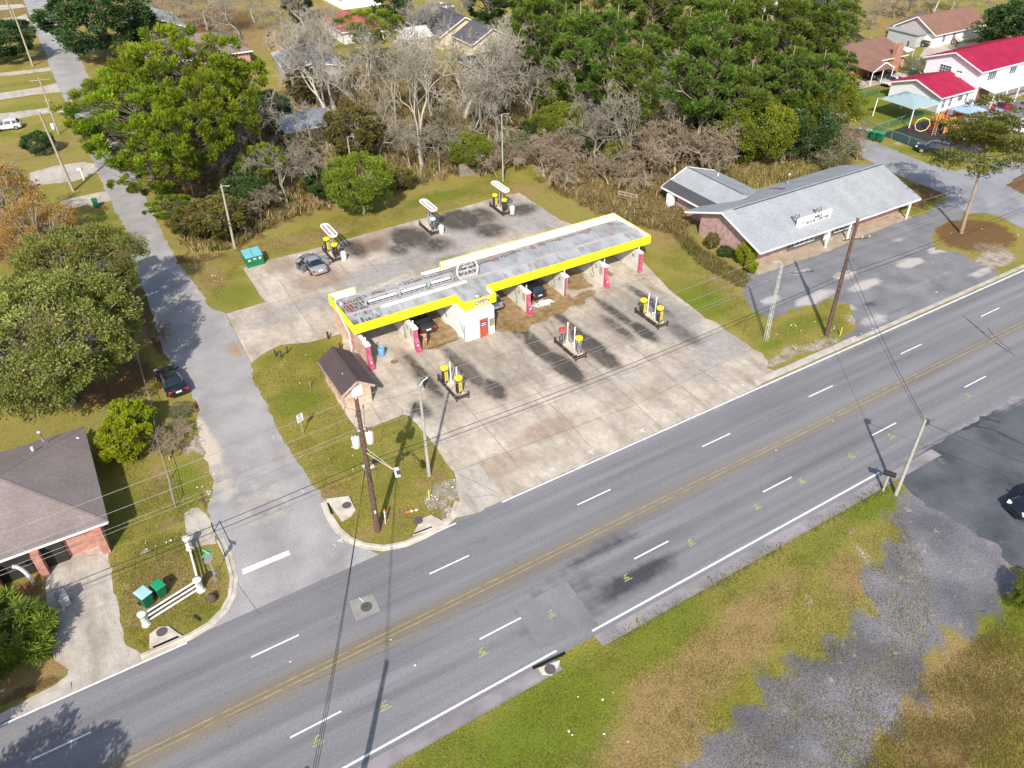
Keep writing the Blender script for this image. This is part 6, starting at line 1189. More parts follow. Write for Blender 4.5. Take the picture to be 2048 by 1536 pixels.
for i, nme in enumerate(('left', 'middle', 'right')): wire('%s black service cable crossing the main road from the tall pole' % nme, A+Vector((-.1, 0, 6.3+.1*i)), Q+Vector((i*.12, 0, 0)), .013, CBK, .5)
wire('black cable from the bookshop pole across the road to the pale pole', Cc+Vector((0, 0, 8.4)), Vector((45.8, 21.8, 7.0)), .02, CBK, .4); wire('thinner cable beside the one crossing to the pale pole', Cc+Vector((0, 0, 7.6)), Vector((45.8, 21.8, 6.8)), .013, CBK, .4)
wire('cable from the pale pole to the lower right corner over the dark lot', Vector((45.8, 21.8, 6.9)), Vector((54, 4, 6.0)), .018, CBK, .3)
# signs
def sgn(label, base, h, w_, hh, mt, rz, shape='rect', txt=None, cat='sign', tilt=0):
    p = G(*base); t = thing('road_sign', label, cat, (p.x, p.y, 0), R(rz)); MB().box((0, .03, h/2), (.06, .04, h)).build('post', M('sign_post', (.45, .5, .45), .5, .4), t)
    m = MB()
    if shape == 'oct': m.add([(w_/2*math.cos(R(22.5+45*i)), y, h-w_/2+w_/2*math.sin(R(22.5+45*i))) for y in (-.01, .01) for i in range(8)], [tuple(range(8)), tuple(range(15, 7, -1))]+[(i, 8+i, 8+(i+1) % 8, (i+1) % 8) for i in range(8)])
    else: m.box((0, 0, h-hh/2), (w_, .02, hh))
    m.build('panel', mt, t)
    if txt:
        for s_, b_, z_ in txt: text('lettering', b_, s_, BLK, t, frame((0, -.013, h-z_), (1, 0, 0)), .002, .003)
    return t
sgn('white speed limit sign on the grass island beside the side street', (607, 868), 2.1, .6, .76, WTR, 20, txt=[(.12, 'SPEED', .12), (.12, 'LIMIT', .25), (.36, '25', .52)])
st_ = sgn('stop sign seen from behind with green street name plates at the left corner', (431, 1156), 2.35, .76, .76, M('sign_back', (.42, .47, .44), .4, .5), 30, 'oct')
m = MB(); m.box((0, .02, 2.45), (.75, .02, .18)); m.box((0, .02, 2.62), (.02, .7, .18)); m.build('name_plate', M('plate_green', (.1, .5, .35)), st_)
def post(label, base, h, r, mt, cat='post', name='marker_post', lean=(0, 0)):
    p = G(*base); m = MB(); m.tube([(0, 0, 0), (lean[0], lean[1], h)], r, 8); return tag(m.build(name, mt, loc=(p.x, p.y, .02)), label, cat)
YP = M('post_yellow', (.65, .55, .03), .6); ORG = M('orange_plastic', (.65, .12, .03), .5)
post('small yellow marker post on the dirt corner by the lamp post', (859, 1000), 1., .05, YP); post('yellow marker post in the grass right of the dark pole by the bookshop', (1680, 671), .9, .05, YP)
for i, (x, y, l) in enumerate(((553, 713, 'left'), (562, 716, 'middle'), (574, 707, 'right'))): post('%s of the short brown bollards by the side street driveway' % l, (x, y), .7, .07, IRN, 'bollard', 'bollard', (.12, 0) if i else (-.05, 0))
post('brown bollard near the left end of the car wash', (657, 678), .8, .1, IRN, 'bollard', 'bollard'); post('brown bollard behind the small brick hut', (681, 699), .7, .08, IRN, 'bollard', 'bollard'); post('pale metal post in the grass left of the brick hut', (621, 775), .7, .04, GRY)
def barricade(label, base, rz, lying):
    p = G(*base); t = thing('channelizer', label, 'traffic marker', (p.x, p.y, .05), R(rz))
    if lying: t.rotation_euler = (0, R(88), R(rz)); t.location.z = .12
    m = MB(); m.tube([(0, 0, 0), (0, 0, 1.05)], [.09, .06], 10); m.build('body', ORG, t)
    for z in (.35, .7): MB().tube([(0, 0, z), (0, 0, z+.15)], .092, 10).build('reflective_band', WHT, t)
    return t
barricade('orange and white traffic tube standing beside the tall dark pole', (772, 1040), 0, False); barricade('orange and white traffic tube lying on the grass near the kerb', (812, 1027), -15, True)
m = MB(); p = G(838, 1043); pts = [(.34*math.cos(a), .34*math.sin(a), .1) for a in np.linspace(0, 2*PI, 20)]; tag(MB().tube([(0, .0, 0), (.05, .02, 1.3)], .03, 6).build('white_stake', WHT, loc=G(771, 1048)), 'thin white stake leaning beside the standing traffic tube', 'stake')
def mailbox(label, base, h, mt, rz=0, pm=None, s=1.):
    p = G(*base); t = thing('mailbox', label, 'mailbox', (p.x, p.y, 0), R(rz)); t.scale = (s,)*3
    MB().box((0, 0, h/2), (.1, .1, h)).build('post', pm or WHT, t); m = MB()
    pr = [(-.1, 0), (.1, 0), (.1, .12), (.07, .2), (0, .23), (-.07, .2), (-.1, .12)]; n = len(pr)
    m.add([(x, y, h+z) for y in (-.3, .3) for x, z in pr], [tuple(range(n)), tuple(range(2*n-1, n-1, -1))]+[(i, n+i, n+(i+1) % n, (i+1) % n) for i in range(n)]); m.build('box', mt, t); MB().box((.11, -.1, h+.2), (.02, .05, .2)).build('flag', RED, t); return t
mailbox('pale grey mailbox on a white post beside the side street under the oak', (256, 569), 1.05, M('mb_grey', (.4, .45, .48)), 70, s=1.4); mailbox('black mailbox on the near verge beside the pale grey pole', (1766, 982), 1.1, BLK, 30, PWOOD, 1.5)
mailbox('white mailbox on the right side of the side street under the pines', (291, 330), 1.1, WHT, 90, s=1.5); mailbox('dark mailbox near the driveway of the stone house', (150, 88), 1.1, IRN, 60, IRN, 1.4); mailbox('white mailbox at the far left driveway beside the green bin', (168, 360), 1.1, WHT, 80, s=1.3)
# fire hydrant
p = G(97, 208); m = MB(); m.lathe((0, 0, 0), [(.18, 0), (.18, .06), (.12, .08), (.12, .55), (.16, .58), (.14, .7), (.04, .8)], 12); m.tube([(-.22, 0, .45), (.22, 0, .45)], .07, 8); tag(m.build('fire_hydrant', M('hyd_yellow', (.75, .55, .02)), loc=p), 'yellow fire hydrant on the lawn between two driveways', 'fire hydrant').scale = (1.3, 1.3, 1.3)
# white rail fence at the corner
t = thing('rail_fence', 'white corner rail fence with thick round posts beside the stop sign', 'fence', (-1.03, 39.8, 0))
P3 = [Vector((-3.65, -.95, 0)), Vector((0, 0, 0)), Vector((.2, 4.1, 0))]
for q in P3: m = MB(); m.lathe(q, [(.3, 0), (.24, .05), (.22, .1), (.22, 1.0), (.28, 1.02), (.28, 1.12), (.1, 1.15)], 16); m.build('post', WTR, t)
for i in range(2):
    for z in (.22, .6, .98): m = MB(); m.beam(P3[i]+Vector((0, 0, z)), P3[i+1]+Vector((0, 0, z)), .07, .11); m.build('rail', WTR, t)
for q in P3: pass
m = MB(); m.lathe((-.6, 38.6, .02), [(.3, 0), (.4, .15), (.2, .45), (.05, .5)], 9); tag(m.build('dead_plant', M('dead_brown', (.09, .06, .045), .9, var=.5, scale=9)), 'small dark dead plant in front of the white rail fence', 'plant')
tag(MB().tube([(-1.9, 37.9, .06), (-1.65, 37.3, .06)], .07, 8).build('black_pipe', BLK), 'short black pipe on the grass in front of the white rail fence', 'pipe')
t = tag(MB().beam(G(428, 1064)+Vector((0, 0, .9)), G(452, 1115)+Vector((0, 0, .9)), .05, .05).tube([G(428, 1064), G(428, 1064)+Vector((0, 0, .9))], .04, 6).tube([G(452, 1115), G(452, 1115)+Vector((0, 0, .9))], .04, 6).build('handrail', IRN), 'thin dark handrail beside the corner sidewalk', 'handrail')
# fence line in the side garden (wire fence on slim posts)
t = thing('garden_fence', 'thin wire garden fence between the corner house and the side street', 'fence', (0, 0, 0)); fp = [G(262, 640), G(282, 735), G(310, 830), G(322, 905), G(340, 960), G(352, 1015)]
m = MB(); [m.tube([p, p+Vector((0, 0, 1.1))], .035, 6) for p in fp]; m.build('post', GRY, t); m = MB()
for i in range(len(fp)-1):
    for z in (.1, .45, .8, 1.1): m.tube([fp[i]+Vector((0, 0, z)), fp[i+1]+Vector((0, 0, z))], .016 if z < 1 else .03, 5)
m.build('wire', PWOOD, t)
# wheel stops in front of the bookshop
for i, (x, y, l) in enumerate(((1900-245, 482, 'middle'), (1545, 532, 'left'), (1800, 440, 'right'))):
    p = G(x, y); tag(MB().box((0, 0, .08), (1.9, .16, .14), .3 if i else .1).build('wheel_stop', M('stop_conc', (.4, .37, .33)), loc=p), '%s concrete wheel stop along the bookshop front' % l, 'wheel stop')
# ---------------------------------------------------------------- playground
CL = nodes('chain_link'); k = N(CL[1]); tb = k.n('ShaderNodeBsdfTransparent'); mx = k.n('ShaderNodeMixShader', {0: .3}); CL[2].inputs['Base Color'].default_value = (.02, .13, .08, 1)
CL[1].links.new(tb.outputs[0], mx.inputs[1]); CL[1].links.new(CL[2].outputs[0], mx.inputs[2]); CL[1].links.new(mx.outputs[0], CL[1].nodes['Material Output'].inputs[0]); CLM = CL[0]; FGR = M('fence_green', (.15, .27, .22), .6)
def chain(label, pts, h=1.25):
    t = thing('chain_link_fence', label, 'fence', (pts[0][0], pts[0][1], 0)); o = Vector((pts[0][0], pts[0][1])); m = MB(); pm = MB()
    for i in range(len(pts)-1):
        p, q = Vector(pts[i])-o, Vector(pts[i+1])-o; n = max(1, int((q-p).length/3)); pm.tube([(p.x, p.y, h), (q.x, q.y, h)], .035, 6); m.add([(p.x, p.y, .03), (q.x, q.y, .03), (q.x, q.y, h), (p.x, p.y, h)], [(0, 1, 2, 3)])
        for j in range(n+1): c_ = p.lerp(q, j/n); pm.tube([(c_.x, c_.y, 0), (c_.x, c_.y, h)], .035, 6)
    pm.build('frame', FGR, t); m.build('mesh', CLM, t)
chain('green chain-link fence along the street side of the playground', [(111.9, 86), (107.2, 74), (107.0, 62), (110, 55)]); chain('green chain-link fence between lawn and playground', [(107.2, 74), (123.1, 75.0)]); chain('green chain-link fence at the back of the lawn', [(111.9, 86), (123.2, 86.2)]); chain('green chain-link fence in front of the white porch at right', [(133, 66), (150, 70.5)])
def shade(label, x0, y0, x1, y1, z, zp, mt, posts=True):
    t = thing('shade_canopy', label, 'canopy', ((x0+x1)/2, (y0+y1)/2, 0)); a, b = (x1-x0)/2, (y1-y0)/2; n = 8; vs = []; fs = []
    for i in range(n+1):
        for j in range(n+1):
            s, u_ = i/n*2-1, j/n*2-1; e = max(abs(s), abs(u_)); sagx = .12*(1-(min(abs(s), abs(u_)))**2) if e > .99 else 0
            pull = 1-.06*(1-min(abs(s), abs(u_))**2); vs.append((s*a*(pull if abs(s) > abs(u_) else 1), u_*b*(pull if abs(u_) > abs(s) else 1), z+(zp-z)*(1-e)**.85))
    for i in range(n):
        for j in range(n): k_ = i*(n+1)+j; fs.append((k_, k_+n+1, k_+n+2, k_+1))
    MB().add(vs, fs).build('fabric', mt, t); m = MB(); [m.tube([(sx*a*1.0, sy*b*1.0, 0), (sx*a*.98, sy*b*.98, z)], .08, 8) for sx in (-1, 1) for sy in (-1, 1)]; m.build('post', WTR if posts else RED, t)
shade('large grey-green fabric canopy over the lawn beside the school', 113.3, 72.6, 120.0, 79.3, 2.8, 3.9, M('fabric_grey', (.27, .36, .37), .8, var=.05)); shade('smaller blue fabric canopy over the playground climbing frame', 117.0, 65.8, 121.2, 69.6, 3.2, 4.1, M('fabric_blue', (.27, .36, .48), .8, var=.05), False)
t = thing('climbing_frame', 'orange and red playground climbing frame with slide and arched ladder', 'climbing frame', (115, 68, .02)); PR = M('play_red', (.25, .02, .015), .5); PO = M('play_orange', (.6, .28, .07), .5); PY = M('play_yellow', (.7, .5, .12), .5)
m = MB(); [m.tube([(x, y, 0), (x, y, 2.6)], .07, 8) for x, y in ((-3.4, 3.2), (-1.2, 1.2), (-.2, 2.2), (1.6, .8), (1.6, 2.4), (3.2, .6), (3.2, 2.4), (4.8, .4), (4.8, 2.2), (.6, -.6), (2.4, -.8))]; m.build('post', PR, t)
m = MB(); c_ = [(-2.3+1.05*math.cos(a)*.85, 2.2-1.05*math.cos(a)*.6, 1.35+1.05*math.sin(a)) for a in np.linspace(0, 2*PI, 9)]; m.tube(c_, .07, 8, False); m.build('ring', PY, t)
m = MB(); m.box((2.4, 1.5, 1.3), (2.0, 2.0, .1)); m.box((4.0, 1.3, 1.6), (1.8, 1.8, .1)); m.build('deck', PO, t)
m = MB(); [m.box((x, y, 1.7), (w_, .06, .8), rz_) for x, y, w_, rz_ in ((2.4, .5, 1.6, 0), (2.4, 2.5, 1.6, 0), (4.0, .4, 1.6, 0), (4.9, 1.3, 1.6, PI/2))]; [m.box((x, 0, .8), (.5, .05, 1.2)) for x in (.2, .9)]; m.build('panel', PO, t)
m = MB(); m.add([(.6, -.5, 1.5), (1.5, -.5, 1.5), (.2, -3.2, .2), (1.1, -3.2, .2)], [(0, 1, 3, 2)]); m.beam((.6, -.5, 1.6), (.2, -3.2, .3), .08, .25); m.beam((1.5, -.5, 1.6), (1.1, -3.2, .3), .08, .25); m.build('slide', M('slide_peach', (.7, .4, .27), .5), t)
m = MB(); m.tube([(-1.2, 1.0, 2.2), (-.2, 1.8, 2.5), (1.6, 1.6, 2.2)], .05, 6); m.tube([(-1.2, 1.5, 2.2), (-.2, 2.4, 2.5), (1.6, 2.2, 2.2)], .05, 6)
for f_ in np.linspace(0, 1, 8): m.tube([(-1.2+2.8*f_, 1.1+.6*f_, 2.35), (-1.2+2.8*f_, 1.8+.5*f_, 2.35)], .03, 5)
for i in range(6): m.tube([(-1.5, .7, .3+.33*i), (-1.1, .5, .3+.33*i)], .03, 5)
m.tube([(-1.55, .7, 0), (-1.4, .8, 2.2)], .04, 6); m.tube([(-1.05, .5, 0), (-1.0, .6, 2.2)], .04, 6); m.build('ladder', PO, t)
for nme_, (x, y), col, lb in (('toy', (108.5, 84.5), (.3, .38, .6), 'blue plastic toy car on the lawn inside the fence'), ('toy', (109.5, 79.5), (.75, .6, .05), 'yellow plastic toy seat on the lawn near the green bins'), ('toy', (108.2, 81.6), (.35, .2, .3), 'small striped toy chair on the lawn inside the fence')):
    m = MB(); m.box((0, 0, .3), (1.0, .5, .25)); m.box((-.3, 0, .6), (.3, .5, .4)); m.lathe((.3, 0, .42), [(.2, 0), (.22, .1), (.1, .2)], 8); [m.lathe((sx*.35, sy*.28, 0), [(.13, 0), (.13, .15)], 8) for sx in (-1, 1) for sy in (-1, 1)]; tag(m.build(nme_, M('toy%s' % x, col), loc=(x, y, .05)), lb, 'toy')
MB().box((0, 0, .7), (.5, .06, 1.3), .5).build('play_board', WHT, label='white painted toy panel leaning near the green bins', cat='panel', loc=(106.9, 78.2, .1))
# pool
t = thing('swimming_pool', 'blue above-ground swimming pool at top right beside the white outbuilding', 'pool', (151, 125.5, 0)); m = MB(); m.box((0, 0, .5), (6.5, 8.5, 1.0)); m.build('wall', WTR, t); MB().box((0, 0, 1.0), (5.9, 7.9, .04)).build('water', M('pool_water', (.06, .2, .25), .1, var=.5, scale=.5, col2=(.25, .4, .45)), t)
for (pts, h, lb) in (([(140, 93), (146.6, 92.4)], 1.5, 'grey board fence between the brick house and the school'), ([(158, 112), (178, 118)], 1.8, 'dark board fence behind the white house'), ([(146, 108.5), (154, 122)], 1.6, 'board fence beside the pool'), ([(168, 98), (186, 104)], 1.7, 'dark board fence right of the white house')):
    p, q = Vector(pts[0]), Vector(pts[1]); m = MB(); n = int((q-p).length/.17)
    for i in range(n): c_ = p.lerp(q, i/n); m.box((c_.x, c_.y, h/2+.05*((i*7) % 3-1)), (.15, .04, h), math.atan2((q-p).y, (q-p).x))
    tag(m.build('board_fence', M('fence_board', (.17, .14, .12), .9, var=.4, scale=4)), lb, 'fence')
m = MB(); p0, p1 = Vector((61, 72.5)), Vector((61.5, 75.5)); [m.box((61.2-.4*i, 73+.75*i, .6), (.1, .1, 1.2)) for i in range(4)]; [m.beam((61.2, 73, z), (60.0, 75.3, z), .04, .12) for z in (.4, .75, 1.1)]; tag(m.build('rail_fence', PWOOD), 'short weathered rail fence at the back corner of the bookshop', 'fence')
for (u, v, s, lb) in ((161.5, 99.0, 1., 'motorbike parked at the right end of the white house'), (154.2, 104.8, .8, 'clutter of dark bicycles at the white house side door')):
    t = thing('motorbike', lb, 'motorbike', (u, v, 0), 1.0); m = MB(); [m.tube([(x+.32*math.cos(a), 0, .35+.32*math.sin(a)) for a in np.linspace(0, 2*PI, 13)], .07, 6, False) for x in (-.75, .75)]; m.build('wheel', TYR, t); m = MB(); m.beam((-.6, 0, .6), (.5, 0, .75), .25, .3); m.tube([(.7, 0, .4), (.45, 0, 1.0), (.4, .3, 1.05)], .04, 6); m.tube([(.45, 0, 1.0), (.4, -.3, 1.05)], .03, 6); m.build('frame', MRN if s == 1. else BLK, t); t.scale = (1.3,)*3
# ---------------------------------------------------------------- vegetation
BARK = M('bark_brown', (.12, .09, .07), .95, var=.3, scale=3, col2=(.2, .16, .13)); BARKP = M('bark_pale', (.33, .285, .22), .95, var=.3, scale=2, col2=(.5, .45, .37)); BARKG = M('bark_grey', (.24, .205, .155), .95, var=.3, scale=2, col2=(.4, .35, .27)); BARKT = M('bark_tan', (.25, .185, .125), .95, var=.3, scale=2, col2=(.42, .33, .23))
LPA = Mleaf('leaf_pine_bright', (.06, .105, .006), (.27, .34, .016), trans=.35); LPB = Mleaf('leaf_pine', (.045, .08, .012), (.165, .225, .03), trans=.32); LPC = Mleaf('leaf_pine_olive', (.06, .075, .012), (.2, .2, .03))
LGO = Mleaf('leaf_oak_olive', (.1, .125, .022), (.31, .32, .075), trans=.35, hue=.006); LDK = Mleaf('leaf_dark', (.02, .05, .014), (.07, .12, .03), trans=.2); LYG = Mleaf('leaf_yellow_green', (.14, .19, .008), (.34, .37, .015), trans=.35); LGR_ = Mleaf('leaf_green', (.075, .105, .008), (.235, .265, .025), trans=.3)
LOL = Mleaf('leaf_olive_brown', (.07, .065, .012), (.2, .17, .04), trans=.25); LRU = Mleaf('leaf_rust', (.36, .2, .045), (.58, .38, .12), trans=.4, hue=.004); LGY = Mleaf('leaf_grey_green', (.1, .11, .05), (.22, .22, .11), trans=.2); LBAM = Mleaf('leaf_bamboo', (.08, .14, .01), (.3, .36, .05), trans=.35)
def rv(n): v = rng.normal(size=(n, 3)); return v/np.linalg.norm(v, axis=1, keepdims=True)
def blades(P, D, L, W, flat=0.):
    """thin diamond blades at P pointing along D"""
    n = len(P); S_ = np.cross(D, rv(n)); S_ /= np.linalg.norm(S_, axis=1, keepdims=True)+1e-9
    L = np.asarray(L).reshape(-1, 1); W = np.asarray(W).reshape(-1, 1); m = P+D*L*.45
    V = np.stack([P, m+S_*W/2, P+D*L, m-S_*W/2], 1).reshape(-1, 3); return V, np.arange(4*n).reshape(-1, 4)
def tubes_mesh(segs, n=4):
    """segs: (p, q, r0, r1) lists -> one mesh"""
    p = np.array([s[0] for s in segs], float); q = np.array([s[1] for s in segs], float); r0_ = np.array([s[2] for s in segs])[:, None]; r1_ = np.array([s[3] for s in segs])[:, None]
    d = q-p; d /= np.linalg.norm(d, axis=1, keepdims=True)+1e-9; h = np.where(np.abs(d[:, 2:3]) > .9, [[1., 0, 0]], [[0, 0, 1.]]); a = np.cross(d, h); a /= np.linalg.norm(a, axis=1, keepdims=True); b = np.cross(d, a)
    V = []
    for base, r in ((p, r0_), (q+d*r1_*.5, r1_)):
        for j in range(n): t = 2*PI*j/n; V.append(base+(a*math.cos(t)+b*math.sin(t))*r)
    V = np.stack(V, 1).reshape(-1, 3); k_ = np.arange(len(segs))[:, None]*2*n
    return V, np.concatenate([np.concatenate([k_+j, k_+(j+1) % n, k_+n+(j+1) % n, k_+n+j], 1) for j in range(n)])
def limb(rr, p, d, L, r, segs, bend=.25, up=.0, n=4):
    p = np.array(p, float); d = np.array(d, float); pts = [p.copy()]
    for i in range(n):
        d = d+np.array([rr.gauss(0, bend), rr.gauss(0, bend), rr.gauss(0, bend)+up]); d /= np.linalg.norm(d); q = p+d*L/n
        segs.append((p, q, r*(1-.7*i/n), r*(1-.7*(i+1)/n))); p = q; pts.append(p.copy())
    return pts, d
def gen_bare(seed, spread=1., twig=1., droop=0., trunkfrac=.25, depth=5, multi=1):
    rr = random.Random(seed); segs = []
    def rec(p, d, L, r, lv):
        pts, dd = limb(rr, p, d, L, r, segs, .16+.04*lv, .05-droop*lv*.06, 3 if lv else 4)
        if lv >= depth: return
        nc = rr.choice((3, 4)) if lv < depth-1 else rr.choice((3, 4, 5))
        for i in range(nc):
            k_ = rr.uniform(.45, 1) if i else 1.; ii = min(len(pts)-1, max(1, int(round(k_*(len(pts)-1))))); a = rr.uniform(0, 2*PI); sp = rr.uniform(.45, .95)*spread
            ax = np.cross(dd, [math.cos(a), math.sin(a), .3]); ax /= np.linalg.norm(ax)+1e-9; nd = dd*1.+ax*sp; nd /= np.linalg.norm(nd); rec(pts[ii], nd, L*rr.uniform(.58, .82), r*.3*rr.uniform(1.2, 1.7), lv+1)
    for i in range(multi): a = rr.uniform(0, 6.3); rec((rr.gauss(0, .1)*(multi > 1), rr.gauss(0, .1)*(multi > 1), 0), (math.cos(a)*.35*(multi > 1), math.sin(a)*.35*(multi > 1), 1), trunkfrac, .02, 0)
    segs = [(p, q, max(a, .0009*twig), max(b, .0008*twig)) for p, q, a, b in segs]
    V, Fa = tubes_mesh(segs, 3); h = V[:, 2].max(); V /= h; return V, Fa
def mk_parts(nm, kids):
    """template thing kept as list of (part name, mesh)"""
    return kids
TPL = {}
def bare_tpl(key, mat, **k):
    V, Fa = gen_bare(**k); V = V*[1, 1, 1]; z = V[Fa].mean(1)[:, 2]; tr_ = np.arange(len(Fa)) % (len(Fa)//3) < 4
    kids = []
    mk_ = k.get('multi', 1)
    for nm_, sel in ((('trunk', tr_), ('branches', ~tr_)) if mk_ == 1 else (('stems', z > -9),)):
        if sel.sum(): f = Fa[sel]; u, inv = np.unique(f, return_inverse=True); kids.append((nm_, npmesh(nm_, V[u], inv.reshape(f.shape), mat)))
    TPL[key] = kids
def gen_pine(seed, r=.33, clusters=46, c0=.42, pad=.085, nb=170, blen=.028, bw=.0085, flat=.5, lean=0.):
    rr = random.Random(seed); segs = []; pts, d = limb(rr, (0, 0, 0), (lean, lean*.5, 1), .97, .016, segs, .03, .02, 9)
    P = []
    for i in range(clusters):
        f = c0+(1-c0)*(i+.5)/clusters; ii = min(len(pts)-2, int(f*(len(pts)-1))); t = f*(len(pts)-1)-ii; b = pts[ii]*(1-t)+pts[ii+1]*t
        g = (f-c0)/(1-c0); R_ = r*(math.sin(PI*min(1, .18+.72*g))**.7)*rr.uniform(.35, 1.08); a = i*2.4+rr.uniform(-.4, .4)
        dr = np.array([math.cos(a), math.sin(a), .25+.6*g]); dr /= np.linalg.norm(dr); lp, _ = limb(rr, b, dr, R_, .0045, segs, .16, .06, 4); P.append((lp[-1], 1.))
        if R_ > .75*r: P.append((lp[2]+np.array([rr.gauss(0, .03), rr.gauss(0, .03), .02]), .75))
        for q in range(3):
            e, _ = limb(rr, lp[-2], (rr.gauss(0, 1), rr.gauss(0, 1), rr.gauss(.2, .3)), pad*1.3, .0016, segs, .2, 0, 2); P.append((e[-1], .6))
    P.append((pts[-1], 1.))
    V = []; N_ = 0; RND_TOPLIT = []
    for c, s in P:
        n = int(nb*s*s); q = rv(n); q[:, 2] = np.abs(q[:, 2])*.9-.15; pos = c+q*np.array([1, 1, flat])*pad*s*rng.uniform(.45, 1, (n, 1)); D = q+np.array([0, 0, .5])+rng.normal(size=(n, 3))*.35; D /= np.linalg.norm(D, axis=1, keepdims=True)
        v, _ = blades(pos, D, blen*rng.uniform(.7, 1.3, n), bw*rng.uniform(.7, 1.3, n)); V.append(v); RND_TOPLIT.append(np.repeat(np.clip(rng.uniform(0, .5)+.5*q[:, 2]+rng.uniform(-.15, .25, n), 0, 1), 4))  # needle colour lightens toward pad tops, standing in for light from above
    V = np.concatenate(V); return segs, V, np.arange(len(V)).reshape(-1, 4), np.concatenate(RND_TOPLIT)
def pine_tpl(key, lmat, bark, **k):
    s, V, Fa, rn = gen_pine(**k); tv, tf = tubes_mesh(s, 5); TPL[key] = [('trunk', npmesh('trunk', tv, tf, bark, smooth=True)), ('crown', npmesh('crown', V, Fa, lmat, rn))]
def gen_broad(seed, n=9000, lobes=14, r=.5, h0=.25, leaf=.035, lw=.6, sub=.27, clump=90, limbs=18, th=.45, sq=.85, cone=0., upb=0.):
    """crown of leaf clumps on an uneven set of lobes; unit height"""
    rr = random.Random(seed); segs = []; pts, d = limb(rr, (0, 0, 0), (0, 0, 1), th, .03 if th < .6 else .014, segs, .08 if th < .6 else .03, .05, 4); L = []
    ch = (1-h0)/2; cz = h0+ch
    for i in range(lobes):
        a = i*2.399+rr.uniform(-.3, .3); z = 1-2*(i+.5)/lobes; rad = math.sqrt(max(0, 1-z*z)); k_ = rr.uniform(.55, .86)*(1-cone*(z*.5+.5)) if cone else rr.uniform(.55, .86); k_ = k_*rr.uniform(.6, 1.15) if th > .6 else k_
        c = np.array([math.cos(a)*rad*r*k_, math.sin(a)*rad*r*k_, cz+z*ch*.68*rr.uniform(.8, 1.1)]); L.append((c, sub*rr.uniform(.65, 1.2)*r*2))
    for i in range(limbs):
        c = L[i % lobes][0]; st_ = pts[rr.choice((2, 3, 4))] if th < .6 else pts[0]*(1-min(1, max(.2, (c[2]-.12)/th)))+pts[-1]*min(1, max(.2, (c[2]-.12)/th)); d_ = c-st_; ln = np.linalg.norm(d_); lp, _ = limb(rr, st_, d_/ln, ln*1.05, .009 if th < .6 else .0045, segs, .12, .02, 4)
        for q in range(3): limb(rr, lp[rr.choice((2, 3))], rv(1)[0]+d_/ln, ln*.4, .003 if th < .6 else .0016, segs, .2, 0, 2)
    V = []; RN_TOPLIT = []; per = n//len(L)
    for c, s in L:
        nc = max(1, per//clump)
        dirs = rv(nc*2); dirs = dirs[np.argsort(-(dirs@((c-np.array([0, 0, cz]))/(np.linalg.norm(c-np.array([0, 0, cz]))+1e-6))+.35*dirs[:, 2]))][:nc]
        for dd in dirs:
            cc = c+dd*s*rng.uniform(.7, 1.02)*np.array([1, 1, sq]); q = rv(clump); pos = cc+q*s*.38*rng.uniform(.3, 1, (clump, 1))*np.array([1, 1, .75]); D = q*.8+dd*.7+np.array([0, 0, upb])+rng.normal(size=(clump, 3))*.5; D /= np.linalg.norm(D, axis=1, keepdims=True)
            lf = leaf*rng.uniform(.6, 1.3, clump); v, _ = blades(pos, D, lf, lf*lw); V.append(v); RN_TOPLIT.append(np.repeat(np.clip(rng.uniform(0, .6)+.35*dd[2]+rng.uniform(-.1, .3, clump), 0, 1), 4))  # upward clumps get paler leaves, lower ones darker: painted top light
    V = np.concatenate(V); return segs, V, np.arange(len(V)).reshape(-1, 4), np.concatenate(RN_TOPLIT)
def broad_tpl(key, lmat, bark, **k):
    s, V, Fa, rn = gen_broad(**k); tv, tf = tubes_mesh(s, 4); TPL[key] = [('trunk', npmesh('trunk', tv, tf, bark)), ('crown', npmesh('crown', V, Fa, lmat, rn))]
used_names = {}
def tree(key, name, label, px, h, w=None, rz=None, cat='tree', group=None, h0=0., xy=None, lean=(0, 0)):
    p = G(*px) if px else Vector((xy[0], xy[1], 0)); t = thing(name, label, cat, (p.x, p.y, h0), random.uniform(0, 6.28) if rz is None else rz, group)
    t.rotation_euler = (lean[0], lean[1], t.rotation_euler.z); t.scale = ((w or h)*random.uniform(.92, 1.1), (w or h)*random.uniform(.84, 1.06), h)
    for nm_, me in TPL[key]:
        o = bpy.data.objects.new(nm_, me); C.objects.link(o); o.parent = t; CH.setdefault(t.name, []).append(o)
    return t
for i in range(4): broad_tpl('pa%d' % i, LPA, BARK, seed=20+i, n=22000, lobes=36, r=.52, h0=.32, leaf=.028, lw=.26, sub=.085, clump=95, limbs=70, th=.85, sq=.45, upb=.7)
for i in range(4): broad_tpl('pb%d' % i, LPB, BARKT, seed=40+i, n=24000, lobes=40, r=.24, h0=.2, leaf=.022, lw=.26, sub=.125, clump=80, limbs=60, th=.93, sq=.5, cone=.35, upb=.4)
pine_tpl('pc0', LPB, BARKT, seed=60, r=.3, clusters=26, c0=.5, pad=.07, nb=150, blen=.025, bw=.007); pine_tpl('pd0', LPC, BARKT, seed=61, r=.42, clusters=15, c0=.62, pad=.12, nb=330, blen=.03, bw=.009, flat=.35, lean=.04)
